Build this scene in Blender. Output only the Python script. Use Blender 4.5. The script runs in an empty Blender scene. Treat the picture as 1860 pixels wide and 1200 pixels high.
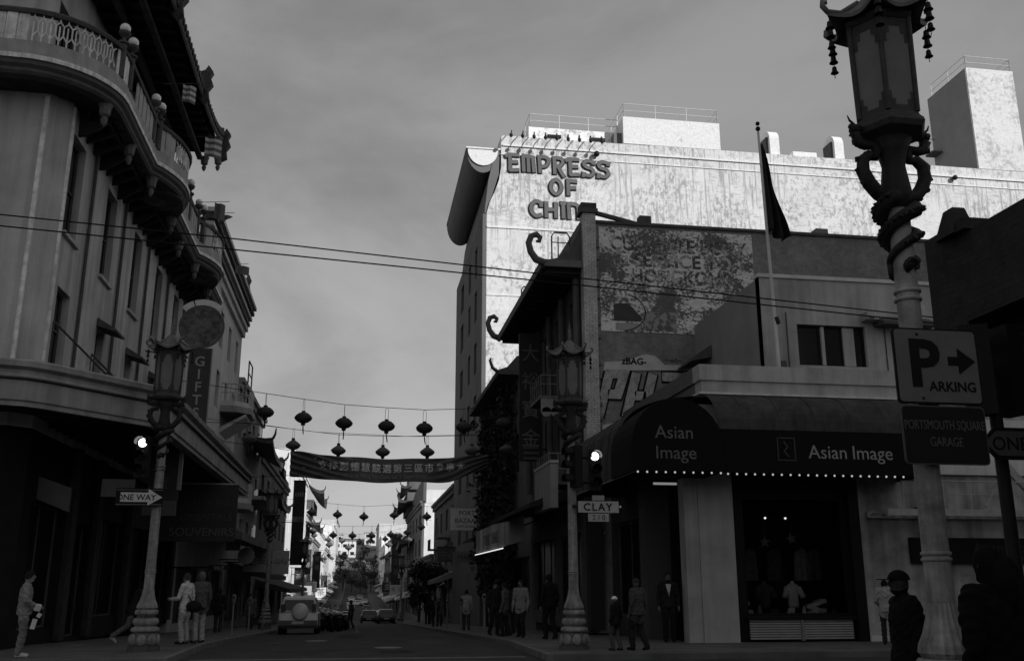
import bpy, bmesh, math, random
import numpy as np
from mathutils import Vector, Matrix
R = math.radians
random.seed(7)
sc = bpy.context.scene
col = sc.collection

# ------------------------------------------------------------------ camera
cam_d = bpy.data.cameras.new('camera')
cam_d.sensor_width = 36.0
cam_d.lens = 36.0 * 1742.0 / 1860.0
cam_d.clip_start = 0.1
cam_d.clip_end = 6000
cam = bpy.data.objects.new('camera', cam_d)
cam.location = (0, 0, 1.6)
cam.rotation_euler = (R(90 + 14.8), 0, R(-8.96))
col.objects.link(cam)
sc.camera = cam

# ------------------------------------------------------------------ sky and sun
SUN_EL, SUN_AZ = R(26), R(42)            # azimuth: from south towards east
wd = bpy.data.worlds.new('World'); sc.world = wd; wd.use_nodes = True
nt = wd.node_tree; nt.nodes.clear()
def N(t, tree=None, **kw):
    n = (tree or nt).nodes.new(t)
    for k, v in kw.items(): setattr(n, k, v)
    return n
out = N('ShaderNodeOutputWorld'); bg = N('ShaderNodeBackground')
sky = N('ShaderNodeTexSky', sky_type='NISHITA', sun_disc=False)
sky.sun_elevation = SUN_EL; sky.sun_rotation = math.pi - SUN_AZ
sky.air_density = 1.0; sky.dust_density = 0.6; sky.ozone_density = 1.0
sep = N('ShaderNodeSeparateColor'); nt.links.new(sky.outputs[0], sep.inputs[0])
m1 = N('ShaderNodeMath', operation='MULTIPLY'); m1.inputs[1].default_value = 0.2
m2 = N('ShaderNodeMath', operation='MULTIPLY_ADD'); m2.inputs[1].default_value = 0.3
nt.links.new(sep.outputs[0], m1.inputs[0]); nt.links.new(sep.outputs[1], m2.inputs[0]); nt.links.new(m1.outputs[0], m2.inputs[2])
mb_ = N('ShaderNodeMath', operation='MULTIPLY_ADD'); mb_.inputs[1].default_value = 0.5
nt.links.new(sep.outputs[2], mb_.inputs[0]); nt.links.new(m2.outputs[0], mb_.inputs[2])
tc = N('ShaderNodeTexCoord'); mp = N('ShaderNodeMapping')
mp.inputs['Scale'].default_value = (1.0, 0.8, 1.9); mp.inputs['Rotation'].default_value = (0.25, 0.35, 0.5)
nz = N('ShaderNodeTexNoise'); nz.inputs['Scale'].default_value = 1.9; nz.inputs['Detail'].default_value = 9
nz.inputs['Roughness'].default_value = 0.56; nz.inputs['Distortion'].default_value = 0.35
nt.links.new(tc.outputs['Generated'], mp.inputs[0]); nt.links.new(mp.outputs[0], nz.inputs['Vector'])
mr = N('ShaderNodeMapRange'); mr.inputs[1].default_value = 0.36; mr.inputs[2].default_value = 0.66
mr.inputs[3].default_value = 0.78; mr.inputs[4].default_value = 1.22; mr.interpolation_type = 'SMOOTHSTEP'
nt.links.new(nz.outputs[0], mr.inputs[0])
m3 = N('ShaderNodeMath', operation='MULTIPLY'); pw = N('ShaderNodeMath', operation='POWER'); pw.inputs[1].default_value = 0.45
nt.links.new(mb_.outputs[0], pw.inputs[0]); nt.links.new(pw.outputs[0], m3.inputs[0]); nt.links.new(mr.outputs[0], m3.inputs[1])
nt.links.new(m3.outputs[0], bg.inputs[0]); bg.inputs[1].default_value = 0.115
nt.links.new(bg.outputs[0], out.inputs[0])

sun_d = bpy.data.lights.new('sun', 'SUN'); sun_d.energy = 2.6; sun_d.angle = R(0.5); sun_d.color = (1, 1, 1)
sun = bpy.data.objects.new('sun', sun_d); col.objects.link(sun)
to_sun = Vector((math.cos(SUN_EL) * math.sin(SUN_AZ), -math.cos(SUN_EL) * math.cos(SUN_AZ), math.sin(SUN_EL)))
sun.rotation_euler = to_sun.to_track_quat('Z', 'Y').to_euler()
sun.location = (40, -40, 80)

vs = sc.view_settings
vs.view_transform = 'Standard'; vs.look = 'None'; vs.exposure = 0.72; vs.gamma = 1.0; vs.use_curve_mapping = False
sc.cycles.max_bounces = 6; sc.cycles.diffuse_bounces = 3

# ------------------------------------------------------------------ materials (black and white place: every colour is a grey)
MATS = {}
def gm(name, v, var=0.18, scale=2.0, rough=0.85, bump=0.0, bscale=None, spec=0.14, metal=0.0, streak=0.0, emit=0.0, alpha=None):
    """grey procedural material: base value v, blotches of relative size var, vertical rain streaks, fine relief"""
    if name in MATS: return MATS[name]
    m = bpy.data.materials.new(name); m.use_nodes = True; t = m.node_tree
    b = t.nodes['Principled BSDF']
    b.inputs['Roughness'].default_value = rough; b.inputs['Metallic'].default_value = metal
    b.inputs['Specular IOR Level'].default_value = spec
    g = N('ShaderNodeNewGeometry', t)
    def noise(sx, sy, sz, det=6):
        mpp = N('ShaderNodeMapping', t); mpp.inputs['Scale'].default_value = (sx, sy, sz)
        t.links.new(g.outputs['Position'], mpp.inputs[0])
        n = N('ShaderNodeTexNoise', t); n.inputs['Scale'].default_value = 1.0; n.inputs['Detail'].default_value = det
        n.inputs['Roughness'].default_value = 0.62
        t.links.new(mpp.outputs[0], n.inputs['Vector']); return n
    n1 = noise(scale, scale, scale)
    r1 = N('ShaderNodeMapRange', t); r1.inputs[1].default_value = 0.3; r1.inputs[2].default_value = 0.7
    r1.inputs[3].default_value = v * (1 - var); r1.inputs[4].default_value = v * (1 + var)
    t.links.new(n1.outputs[0], r1.inputs[0]); last = r1.outputs[0]
    if streak:
        n2 = noise(scale * 2.2, scale * 2.2, scale * 0.12)
        r2 = N('ShaderNodeMapRange', t); r2.inputs[1].default_value = 0.42; r2.inputs[2].default_value = 0.62
        r2.inputs[3].default_value = 1.0; r2.inputs[4].default_value = 1.0 - streak
        t.links.new(n2.outputs[0], r2.inputs[0])
        mm = N('ShaderNodeMath', t, operation='MULTIPLY'); t.links.new(last, mm.inputs[0]); t.links.new(r2.outputs[0], mm.inputs[1]); last = mm.outputs[0]
    t.links.new(last, b.inputs['Base Color'])
    if bump:
        s = bscale or scale * 8
        n3 = noise(s, s, s, 4)
        bp = N('ShaderNodeBump', t); bp.inputs['Strength'].default_value = bump; bp.inputs['Distance'].default_value = 0.02
        t.links.new(n3.outputs[0], bp.inputs['Height']); t.links.new(bp.outputs[0], b.inputs['Normal'])
    if emit:
        b.inputs['Emission Color'].default_value = (1, 1, 1, 1); b.inputs['Emission Strength'].default_value = emit
    MATS[name] = m; return m

def patch_mat(name, hi, lo, big, small, thr=0.5, soft=0.08, brick=None, bump=0.15, stretch=(1, 1, 1), rough=0.9):
    """two-tone peeling surface: patches of lo in hi; big noise decides where, small noise the ragged edge; optional brick courses"""
    if name in MATS: return MATS[name]
    m = bpy.data.materials.new(name); m.use_nodes = True; t = m.node_tree; b = t.nodes['Principled BSDF']
    b.inputs['Roughness'].default_value = rough; b.inputs['Specular IOR Level'].default_value = 0.2
    g = N('ShaderNodeNewGeometry', t)
    def noise(s, det=5, st=stretch, w=0.0):
        mpp = N('ShaderNodeMapping', t); mpp.inputs['Scale'].default_value = (s * st[0], s * st[1], s * st[2]); mpp.inputs['Location'].default_value = (w, w, w)
        t.links.new(g.outputs['Position'], mpp.inputs[0])
        n = N('ShaderNodeTexNoise', t); n.inputs['Scale'].default_value = 1; n.inputs['Detail'].default_value = det; n.inputs['Roughness'].default_value = 0.65
        t.links.new(mpp.outputs[0], n.inputs['Vector']); return n.outputs[0]
    nb, ns = noise(big, 3), noise(small, 7, w=13.0)
    ad = N('ShaderNodeMath', t, operation='MULTIPLY_ADD'); ad.inputs[1].default_value = 0.5
    t.links.new(nb, ad.inputs[0])
    hf = N('ShaderNodeMath', t, operation='MULTIPLY'); hf.inputs[1].default_value = 0.5; t.links.new(ns, hf.inputs[0]); t.links.new(hf.outputs[0], ad.inputs[2])
    mrr = N('ShaderNodeMapRange', t); mrr.inputs[1].default_value = thr - soft; mrr.inputs[2].default_value = thr + soft
    mrr.inputs[3].default_value = hi; mrr.inputs[4].default_value = lo
    t.links.new(ad.outputs[0], mrr.inputs[0]); last = mrr.outputs[0]
    n4 = noise(small * 3.1, 4, w=5.0); r4 = N('ShaderNodeMapRange', t); r4.inputs[1].default_value = 0.3; r4.inputs[2].default_value = 0.7; r4.inputs[3].default_value = 0.82; r4.inputs[4].default_value = 1.15
    t.links.new(n4, r4.inputs[0]); mm = N('ShaderNodeMath', t, operation='MULTIPLY'); t.links.new(last, mm.inputs[0]); t.links.new(r4.outputs[0], mm.inputs[1]); last = mm.outputs[0]
    hsrc = ad.outputs[0]
    if brick:
        axis, bw, bh, mort = brick
        sx = N('ShaderNodeSeparateXYZ', t); t.links.new(g.outputs['Position'], sx.inputs[0])
        cb = N('ShaderNodeCombineXYZ', t); t.links.new(sx.outputs[axis], cb.inputs[0]); t.links.new(sx.outputs[2], cb.inputs[1])
        bt = N('ShaderNodeTexBrick', t); bt.inputs['Scale'].default_value = 1.0
        bt.inputs['Brick Width'].default_value = bw; bt.inputs['Row Height'].default_value = bh; bt.inputs['Mortar Size'].default_value = bh * 0.09
        bt.inputs['Color1'].default_value = (1, 1, 1, 1); bt.inputs['Color2'].default_value = (0.82, 0.82, 0.82, 1); bt.inputs['Mortar'].default_value = (mort, mort, mort, 1)
        t.links.new(cb.outputs[0], bt.inputs['Vector'])
        m5 = N('ShaderNodeMath', t, operation='MULTIPLY'); t.links.new(last, m5.inputs[0]); t.links.new(bt.outputs['Color'], m5.inputs[1]); last = m5.outputs[0]
        hsrc = bt.outputs['Color']
    t.links.new(last, b.inputs['Base Color'])
    bp = N('ShaderNodeBump', t); bp.inputs['Strength'].default_value = bump; bp.inputs['Distance'].default_value = 0.02
    t.links.new(hsrc, bp.inputs['Height']); t.links.new(bp.outputs[0], b.inputs['Normal'])
    MATS[name] = m; return m

def stained_white(name, hi, lo):
    """weathered white paint: clusters of small flecks, rain streaks from the parapet, faint formwork panels"""
    m = bpy.data.materials.new(name); m.use_nodes = True; t = m.node_tree; b = t.nodes['Principled BSDF']; b.inputs['Roughness'].default_value = 0.9; b.inputs['Specular IOR Level'].default_value = 0.1
    g = N('ShaderNodeNewGeometry', t)
    def ns(sx, sy, sz, det, ro, lo_, hi_):
        mpp = N('ShaderNodeMapping', t); mpp.inputs['Scale'].default_value = (sx, sy, sz); t.links.new(g.outputs['Position'], mpp.inputs[0])
        n = N('ShaderNodeTexNoise', t); n.inputs['Scale'].default_value = 1; n.inputs['Detail'].default_value = det; n.inputs['Roughness'].default_value = ro
        t.links.new(mpp.outputs[0], n.inputs['Vector']); r = N('ShaderNodeMapRange', t, interpolation_type='SMOOTHSTEP'); r.inputs[1].default_value = lo_; r.inputs[2].default_value = hi_
        t.links.new(n.outputs[0], r.inputs[0]); return r.outputs[0]
    def mul(a, c):
        x = N('ShaderNodeMath', t, operation='MULTIPLY'); t.links.new(a, x.inputs[0])
        if isinstance(c, float): x.inputs[1].default_value = c
        else: t.links.new(c, x.inputs[1])
        return x.outputs[0]
    fleck = mul(ns(3.4, 3.4, 2.2, 10, 0.8, 0.49, 0.56), ns(0.2, 0.2, 0.3, 5, 0.7, 0.36, 0.56))
    hor = mul(ns(1.4, 1.4, 9.0, 6, 0.7, 0.53, 0.60), ns(0.3, 0.3, 0.5, 3, 0.5, 0.45, 0.6))
    ver = mul(ns(4.5, 4.5, 0.25, 7, 0.7, 0.50, 0.60), ns(0.22, 0.22, 0.1, 3, 0.5, 0.36, 0.56))
    s1 = N('ShaderNodeMath', t, operation='MAXIMUM'); t.links.new(fleck, s1.inputs[0]); t.links.new(mul(hor, 0.8), s1.inputs[1])
    s2 = N('ShaderNodeMath', t, operation='MAXIMUM'); t.links.new(s1.outputs[0], s2.inputs[0]); t.links.new(mul(ver, 0.95), s2.inputs[1])
    r = N('ShaderNodeMapRange', t); r.inputs[3].default_value = hi; r.inputs[4].default_value = lo; t.links.new(s2.outputs[0], r.inputs[0])
    sx = N('ShaderNodeSeparateXYZ', t); t.links.new(g.outputs['Position'], sx.inputs[0]); cb = N('ShaderNodeCombineXYZ', t); t.links.new(sx.outputs[0], cb.inputs[0]); t.links.new(sx.outputs[2], cb.inputs[1])
    bt = N('ShaderNodeTexBrick', t); bt.inputs['Scale'].default_value = 1; bt.inputs['Brick Width'].default_value = 1.6; bt.inputs['Row Height'].default_value = 1.15; bt.inputs['Mortar Size'].default_value = 0.012; bt.offset = 0.0
    bt.inputs['Color1'].default_value = (1, 1, 1, 1); bt.inputs['Color2'].default_value = (0.9, 0.9, 0.9, 1); bt.inputs['Mortar'].default_value = (0.86, 0.86, 0.86, 1); t.links.new(cb.outputs[0], bt.inputs['Vector'])
    t.links.new(mul(r.outputs[0], bt.outputs['Color']), b.inputs['Base Color']); MATS[name] = m; return m
def flat(v, rough=0.8): return gm('grey_%03d_%02d' % (int(v * 1000), int(rough * 100)), v, 0.1, 5.0, rough)
GLASS = gm('dark_glass', 0.012, 0.3, 0.7, rough=0.06, spec=0.5)
GLASS2 = gm('shop_glass', 0.008, 0.3, 0.7, rough=0.35, spec=0.06)
BLACK = gm('black_paint', 0.01, 0.2, 4, rough=0.5)
IRON = gm('dark_iron', 0.018, 0.3, 12, rough=0.5, bump=0.3)
LAMP = gm('lamp_grey_paint', 0.27, 0.4, 5, rough=0.6, bump=0.35, bscale=45, streak=0.3)
WIRE = gm('wire_black', 0.012, 0.1, 4, rough=0.7)

# ------------------------------------------------------------------ mesh building
W = {}
class MB:
    def __init__(s): s.v = []; s.f = []
    def add(s, vs, fs):
        o = len(s.v); s.v += [tuple(p) for p in vs]; s.f += [tuple(i + o for i in f) for f in fs]; return s
    def box(s, x0, x1, y0, y1, z0, z1):
        return s.add([(x0,y0,z0),(x1,y0,z0),(x1,y1,z0),(x0,y1,z0),(x0,y0,z1),(x1,y0,z1),(x1,y1,z1),(x0,y1,z1)],
                     [(0,3,2,1),(4,5,6,7),(0,1,5,4),(1,2,6,5),(2,3,7,6),(3,0,4,7)])
    def obox(s, c, sz, rot=(0, 0, 0)):
        M = Matrix.Rotation(rot[2], 3, 'Z') @ Matrix.Rotation(rot[1], 3, 'Y') @ Matrix.Rotation(rot[0], 3, 'X')
        t = MB().box(-sz[0]/2, sz[0]/2, -sz[1]/2, sz[1]/2, -sz[2]/2, sz[2]/2)
        return s.add([Vector(c) + M @ Vector(p) for p in t.v], t.f)
    def beam(s, a, b, w, h):
        a, b = Vector(a), Vector(b); d = (b - a).normalized()
        r = d.cross(Vector((0, 0, 1))) if abs(d.z) < 0.99 else Vector((1, 0, 0)); r.normalize(); u = r.cross(d)
        vs = [p + r * (w/2) * i + u * (h/2) * j for p in (a, b) for i, j in ((-1,-1),(1,-1),(1,1),(-1,1))]
        return s.add(vs, [(0,1,2,3),(7,6,5,4),(0,4,5,1),(1,5,6,2),(2,6,7,3),(3,7,4,0)])
    def tube(s, pts, r, n=8, cap=True, flat=1.0):
        pts = [Vector(p) for p in pts]; k = len(pts); rs = r if isinstance(r, (list, tuple)) else [r] * k
        d0 = (pts[1] - pts[0]).normalized(); up = Vector((0, 0, 1)) if abs(d0.z) < 0.9 else Vector((1, 0, 0))
        vs, fs = [], []
        for i in range(k):
            d = (pts[min(i + 1, k - 1)] - pts[max(i - 1, 0)]).normalized()
            x = up.cross(d)
            if x.length < 1e-5: x = Vector((1, 0, 0))
            x.normalize(); y = d.cross(x); up = y
            for j in range(n):
                a = 2 * math.pi * j / n; vs.append(pts[i] + x * rs[i] * math.cos(a) + y * rs[i] * flat * math.sin(a))
        for i in range(k - 1):
            for j in range(n):
                fs.append((i*n + j, i*n + (j+1) % n, (i+1)*n + (j+1) % n, (i+1)*n + j))
        if cap: fs += [tuple(range(n))[::-1], tuple((k-1)*n + j for j in range(n))]
        return s.add(vs, fs)
    def lathe(s, prof, n=16, c=(0, 0, 0), rot=0.0, flute=0.0, sx=1.0, sy=1.0):
        vs, fs = [], []; k = len(prof)
        for (r, z) in prof:
            for j in range(n):
                a = 2 * math.pi * j / n + rot; rr = r * (1 - flute * (j % 2))
                vs.append((c[0] + sx * rr * math.cos(a), c[1] + sy * rr * math.sin(a), c[2] + z))
        for i in range(k - 1):
            for j in range(n): fs.append((i*n + j, i*n + (j+1) % n, (i+1)*n + (j+1) % n, (i+1)*n + j))
        fs += [tuple(range(n))[::-1], tuple((k-1)*n + j for j in range(n))]
        return s.add(vs, fs)
    def ball(s, c, r, n=10, m=7, sc3=(1, 1, 1)):
        prof = [(max(1e-4, math.sin(math.pi * i / m)) , -math.cos(math.pi * i / m)) for i in range(m + 1)]
        t = MB().lathe(prof, n)
        return s.add([(c[0] + p[0]*r*sc3[0], c[1] + p[1]*r*sc3[1], c[2] + p[2]*r*sc3[2]) for p in t.v], t.f)
    def prism(s, poly, ax, a, b):
        """2D polygon extruded along axis ax ('x','y','z') from a to b; poly in the other two coordinates in order"""
        def P(q, t): return {'x': (t, q[0], q[1]), 'y': (q[0], t, q[1]), 'z': (q[0], q[1], t)}[ax]
        n = len(poly); vs = [P(q, a) for q in poly] + [P(q, b) for q in poly]
        fs = [tuple(range(n))[::-1], tuple(range(n, 2*n))] + [(i, (i+1) % n, n + (i+1) % n, n + i) for i in range(n)]
        return s.add(vs, fs)
    def sweep(s, path, prof, closed=True):
        """sweep a profile [(outward offset, z)] along a plan path; outward is to the right of travel; mitred corners"""
        n = len(path); k = len(prof); vs, fs = [], []
        for i in range(n):
            p = Vector(path[i]); a = (p - Vector(path[i-1])).normalized() if i > 0 else None; b = (Vector(path[i+1]) - p).normalized() if i < n-1 else None
            a = a or b; b = b or a
            na, nb = Vector((a.y, -a.x)), Vector((b.y, -b.x)); m = (na + nb).normalized(); sc_ = 1.0 / max(0.35, m.dot(na))
            for (o, z) in prof:
                q = p + m * o * sc_; vs.append((q.x, q.y, z))
        for i in range(n - 1):
            for j in range(k if closed else k - 1):
                fs.append((i*k + j, i*k + (j+1) % k, (i+1)*k + (j+1) % k, (i+1)*k + j))
        if closed: fs += [tuple(range(k)), tuple((n-1)*k + j for j in range(k))[::-1]]
        return s.add(vs, fs)
    def grid(s, fn, nu, nv):
        vs = [fn(i / nu, j / nv) for i in range(nu + 1) for j in range(nv + 1)]
        fs = [(i*(nv+1)+j, (i+1)*(nv+1)+j, (i+1)*(nv+1)+j+1, i*(nv+1)+j+1) for i in range(nu) for j in range(nv)]
        return s.add(vs, fs)
    def mesh(s, name, mat, smooth, off):
        me = bpy.data.meshes.new(name)
        me.from_pydata([(p[0]-off[0], p[1]-off[1], p[2]-off[2]) for p in s.v], [], s.f)
        bm = bmesh.new(); bm.from_mesh(me); bmesh.ops.recalc_face_normals(bm, faces=bm.faces); bm.to_mesh(me); bm.free()
        if smooth:
            for p in me.polygons: p.use_smooth = True
        me.materials.append(mat); return me
    def build(s, name, mat, parent=None, smooth=False, label=None):
        if parent is not None: off = W[parent.name]
        else:
            a = np.array(s.v); off = Vector(((a[:,0].min()+a[:,0].max())/2, (a[:,1].min()+a[:,1].max())/2, a[:,2].min()))
        o = bpy.data.objects.new(name, s.mesh(name, mat, smooth, off)); col.objects.link(o)
        if parent is not None: o.parent = parent
        else: o.location = off
        W[o.name] = Vector(off)
        if label: o['label'] = label
        return o
def inst(name, me, parent, loc, rz=0.0, scale=None):
    """a part that shares mesh data; loc in world coordinates"""
    o = bpy.data.objects.new(name, me); col.objects.link(o); o.parent = parent
    o.location = Vector(loc) - W[parent.name]; o.rotation_euler = (0, 0, rz)
    if scale: o.scale = scale
    W[o.name] = Vector(loc); return o
def thing(name, label, cat, loc, group=None):
    o = bpy.data.objects.new(name, None); col.objects.link(o); o.empty_display_size = 0.2
    o.location = loc; W[o.name] = Vector(loc); o['label'] = label; o['category'] = cat
    if group: o['group'] = group
    return o
def tag(o, label, cat, group=None):
    o['label'] = label; o['category'] = cat
    if group: o['group'] = group
    return o
def struct(o): o['kind'] = 'structure'; return o
def copy_tree(o, parent=None):
    c = o.copy(); col.objects.link(c); c.parent = parent
    W[c.name] = W[o.name]
    for ch in list(o.children): copy_tree(ch, c)
    return c
def place(o, loc, rz=0.0, label=None, group=None):
    o.location = loc; o.rotation_euler = (0, 0, rz); W[o.name] = Vector(loc)
    if label: o['label'] = label
    if group: o['group'] = group
    return o

ROT = {'S': (R(90), 0, 0), 'W': (R(90), 0, R(-90)), 'E': (R(90), 0, R(90))}
def text(s, size, parent, loc, side, mat, ext=0.01, name='lettering', sx=1.0, align='CENTER', bold=0.0, spacing=1.0, tilt=0.0):
    """flat lettering standing on a surface that faces S, W or E; loc = middle of the baseline, world"""
    cu = bpy.data.curves.new('t', 'FONT'); cu.body = s; cu.size = size; cu.extrude = ext; cu.align_x = align; cu.offset = bold
    cu.space_character = spacing; cu.resolution_u = 3
    ob = bpy.data.objects.new('t', cu); col.objects.link(ob)
    me = bpy.data.meshes.new_from_object(ob); bpy.data.objects.remove(ob); bpy.data.curves.remove(cu)
    me.materials.clear(); me.materials.append(mat)
    o = bpy.data.objects.new(name, me); col.objects.link(o); o.parent = parent
    o.location = Vector(loc) - W[parent.name]; o.rotation_euler = ROT[side]; o.scale = (sx, 1, 1)
    if tilt: o.rotation_euler.rotate_axis('Z', tilt)
    W[o.name] = Vector(loc); return o

# a facade plane: side S (faces -y, u = x), W (faces -x, u = y), E (faces +x, u = y); d = depth behind the plane
def FP(side, pos, u, d, z):
    return (u, pos + d, z) if side == 'S' else ((pos + d, u, z) if side == 'W' else (pos - d, u, z))
def fbox(mb, side, pos, ua, ub, da, db, za, zb):
    p, q = FP(side, pos, ua, da, za), FP(side, pos, ub, db, zb)
    return mb.box(min(p[0], q[0]), max(p[0], q[0]), min(p[1], q[1]), max(p[1], q[1]), min(p[2], q[2]), max(p[2], q[2]))
def facade(parent, side, pos, u0, u1, z0, z1, ops, mat, depth=0.3, name='wall', label=None):
    us = sorted({u0, u1, *[o[0] for o in ops], *[o[1] for o in ops]}); zs = sorted({z0, z1, *[o[2] for o in ops], *[o[3] for o in ops]})
    mb = MB(); Q = lambda u, d, z: FP(side, pos, u, d, z)
    for i in range(len(us) - 1):
        for j in range(len(zs) - 1):
            uc, zc = (us[i] + us[i+1]) / 2, (zs[j] + zs[j+1]) / 2
            if any(o[0] < uc < o[1] and o[2] < zc < o[3] for o in ops): continue
            mb.add([Q(us[i], 0, zs[j]), Q(us[i+1], 0, zs[j]), Q(us[i+1], 0, zs[j+1]), Q(us[i], 0, zs[j+1])], [(0, 1, 2, 3)])
    rect = lambda a, b, c, e: mb.add([Q(a, 0, c), Q(b, 0, e), Q(b, depth, e), Q(a, depth, c)], [(0, 1, 2, 3)])
    for a, b, c, e in ops + [(u0, u1, z0, z1)]:
        rect(a, a, c, e); rect(b, b, c, e); rect(a, b, e, e); rect(a, b, c, c)
    return mb.build(name, mat, parent, label=label)
def window(parent, side, pos, op, fmat, pane=None, nu=2, nz=2, dep=0.2, fr=0.06, sill=None, name='window'):
    a, b, c, e = op; mb = MB()
    B = lambda ua, ub, za, zb, d0=dep - 0.05, d1=dep + 0.03: fbox(mb, side, pos, ua, ub, d0, d1, za, zb)
    B(a, a + fr, c, e); B(b - fr, b, c, e); B(a + fr, b - fr, c, c + fr); B(a + fr, b - fr, e - fr, e)
    for i in range(1, nu): u = a + (b - a) * i / nu; B(u - fr*0.4, u + fr*0.4, c + fr, e - fr, dep - 0.03, dep + 0.02)
    for i in range(1, nz): z = c + (e - c) * i / nz; B(a + fr, b - fr, z - fr*0.4, z + fr*0.4, dep - 0.04, dep + 0.025)
    w = mb.build(name, fmat, parent)
    fbox(MB(), side, pos, a + 0.01, b - 0.01, dep, dep + 0.015, c + 0.01, e - 0.01).build('pane', pane or GLASS, w) if True else None
    if sill: fbox(MB(), side, pos, a - 0.08, b + 0.08, -0.1, 0.12, c - 0.1, c - 0.003).build('sill', sill, w)
    return w
def grid_ops(u0, u1, n, wf, zs):
    """n openings in u0..u1 filling fraction wf of each bay, for each (z0, z1)"""
    o = []; bw = (u1 - u0) / n
    for (a, b) in zs:
        for i in range(n): o.append((u0 + bw * (i + 0.5 - wf/2), u0 + bw * (i + 0.5 + wf/2), a, b))
    return o

def gz(y):
    """street profile: flat crossing, long fall to the north, then the far hill"""
    P = [(-3000, -0.15), (5, -0.15), (20, 0), (27, 0), (200, -5.2), (330, -2.2), (430, 5), (600, 28), (900, 34), (3000, 10)]
    for (a, za), (b, zb) in zip(P, P[1:]):
        if a <= y <= b: return za + (zb - za) * (y - a) / (b - a)
    return 0.0
# ------------------------------------------------------------------ ground, road, pavements
def strip(name, path_y, x0, x1, dz, mat, thick=None):
    mb = MB()
    for a, b in zip(path_y, path_y[1:]):
        za, zb = gz(a) + dz, gz(b) + dz
        if thick:
            mb.add([(x0,a,za),(x1,a,za),(x1,b,zb),(x0,b,zb),(x0,a,za-thick),(x1,a,za-thick),(x1,b,zb-thick),(x0,b,zb-thick)],
                   [(0,1,2,3),(0,4,5,1),(1,5,6,2),(2,6,7,3),(3,7,4,0)])
        else: mb.add([(x0,a,za),(x1,a,za),(x1,b,zb),(x0,b,zb)], [(0,1,2,3)])
    return struct(mb.build(name, mat))
ASPH = gm('asphalt', 0.055, 0.3, 1.4, rough=0.9, bump=0.4, bscale=40)
PAVE = gm('pavement_concrete', 0.13, 0.3, 0.9, rough=0.9, bump=0.25, bscale=30, streak=0.1)
EARTH = gm('hill_ground', 0.06, 0.3, 0.05, rough=1.0)
ys = [-3000, -400, -60, 5, 9.5, 20, 21.5, 27, 60, 110, 160, 200, 240, 290, 330, 380, 430, 500, 600, 900, 3000]
strip('ground', ys, -3000, 3000, -0.06, EARTH)
strip('road', ys[2:15], -3.9, 4.3, 0.0, ASPH)
for xa, xb in ((-120, -3.9), (4.3, 120)): strip('cross_road', [9.3, 13, 17, 20, 21.7], xa, xb, -0.004, ASPH)
YN = [y for y in ys if 21.5 <= y <= 500]
strip('pavement', YN, -8.4, -3.9, 0.13, PAVE, 0.3)
strip('pavement', YN, 4.3, 8.7, 0.13, PAVE, 0.3)
for (x0, x1, y0, y1) in ((-120, -8.4, 21.5, 24.9), (8.7, 120, 21.5, 25.3), (4.3, 120, -60, 9.5), (-120, -3.9, -60, 9.5)):
    struct(MB().box(x0, x1, y0, y1, -0.3, 0.128 if y0 > 10 else -0.01).build('pavement', PAVE))
for i, (x, y, w, l, v) in enumerate(((-1.9, 25.2, 1.6, 2.4, .035), (1.7, 29, 1.2, 5, .075), (0.6, 24.3, 0.9, 1.1, .03), (-0.6, 37, 1.0, 7, .035), (2.6, 41, 1.3, 3, .08), (-2.6, 31, .8, 2, .08))):
    struct(MB().add([(x, y, gz(y) + .003), (x + w, y + .1, gz(y) + .003), (x + w - .1, y + l, gz(y + l) + .003), (x + .05, y + l - .1, gz(y + l) + .003)], [(0, 1, 2, 3)]).build('road_patch', gm('asphalt_patch_%d' % i, v, .3, 3, rough=.95)))
for (x, y, lab) in ((0.9, 26.4, 'round manhole cover in the road left of the middle lamp'), (-1.2, 33.5, 'round manhole cover farther up the road')):
    tag(MB().lathe([(.36, 0), (.36, .008), (.3, .012), (.05, .012)], 20, (x, y, gz(y) + .002)).build('manhole_cover', gm('manhole_iron', .1, .3, 12, rough=.5)), lab, 'manhole cover')
KERB = gm('kerb_stone', 0.16, 0.25, 3)
for x in (-3.9, 4.15):
    strip('kerb', YN, x, x + 0.15, 0.135, KERB, 0.3)
LINE = gm('road_paint', 0.16, 0.4, 2.5, rough=0.8)
for y in (22.6, 19.2): struct(MB().box(-3.5, 3.9, y, y + 0.28, 0.0, 0.005).build('crossing_line', LINE))
for i, y in enumerate((50, 58, 66, 74, 82, 90)):
    z = gz(y); struct(MB().add([(0.1,y,z+.006),(0.25,y,z+.006),(0.25,y+3,gz(y+3)+.006),(0.1,y+3,gz(y+3)+.006)], [(0,1,2,3)]).build('lane_line', LINE))
# ------------------------------------------------------------------ left corner building with the curved balcony
STUC = gm('grey_stucco', 0.52, 0.16, 0.8, rough=0.9, bump=0.2, bscale=25, streak=0.32)
TRIM = gm('pale_trim', 0.42, 0.2, 3, rough=0.8, streak=0.15)
TRIM2 = gm('weathered_white_board', 0.8, 0.3, 4, rough=0.8, streak=0.3)
DTRIM = gm('dark_trim', 0.09, 0.25, 3, rough=0.8)
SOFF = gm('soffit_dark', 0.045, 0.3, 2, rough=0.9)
TILE = gm('dark_roof_tile', 0.07, 0.35, 5, rough=0.6, bump=0.3)
L1 = thing('corner_building', 'grey stuccoed corner building with a curved lattice balcony and deep tiled eaves', 'building', (-9, 25, 0))
ops_up = [(25.3 + 3.75 * i, 26.5 + 3.75 * i, 10.6, 13.4) for i in range(5)]
ops_lo = [(25.5 + 3.75 * i, 26.65 + 3.75 * i, 7.1, 9.15) if i in (0,) else (25.75 + 3.75 * i, 26.6 + 3.75 * i, 7.4, 9.05) for i in range(5)]
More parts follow.
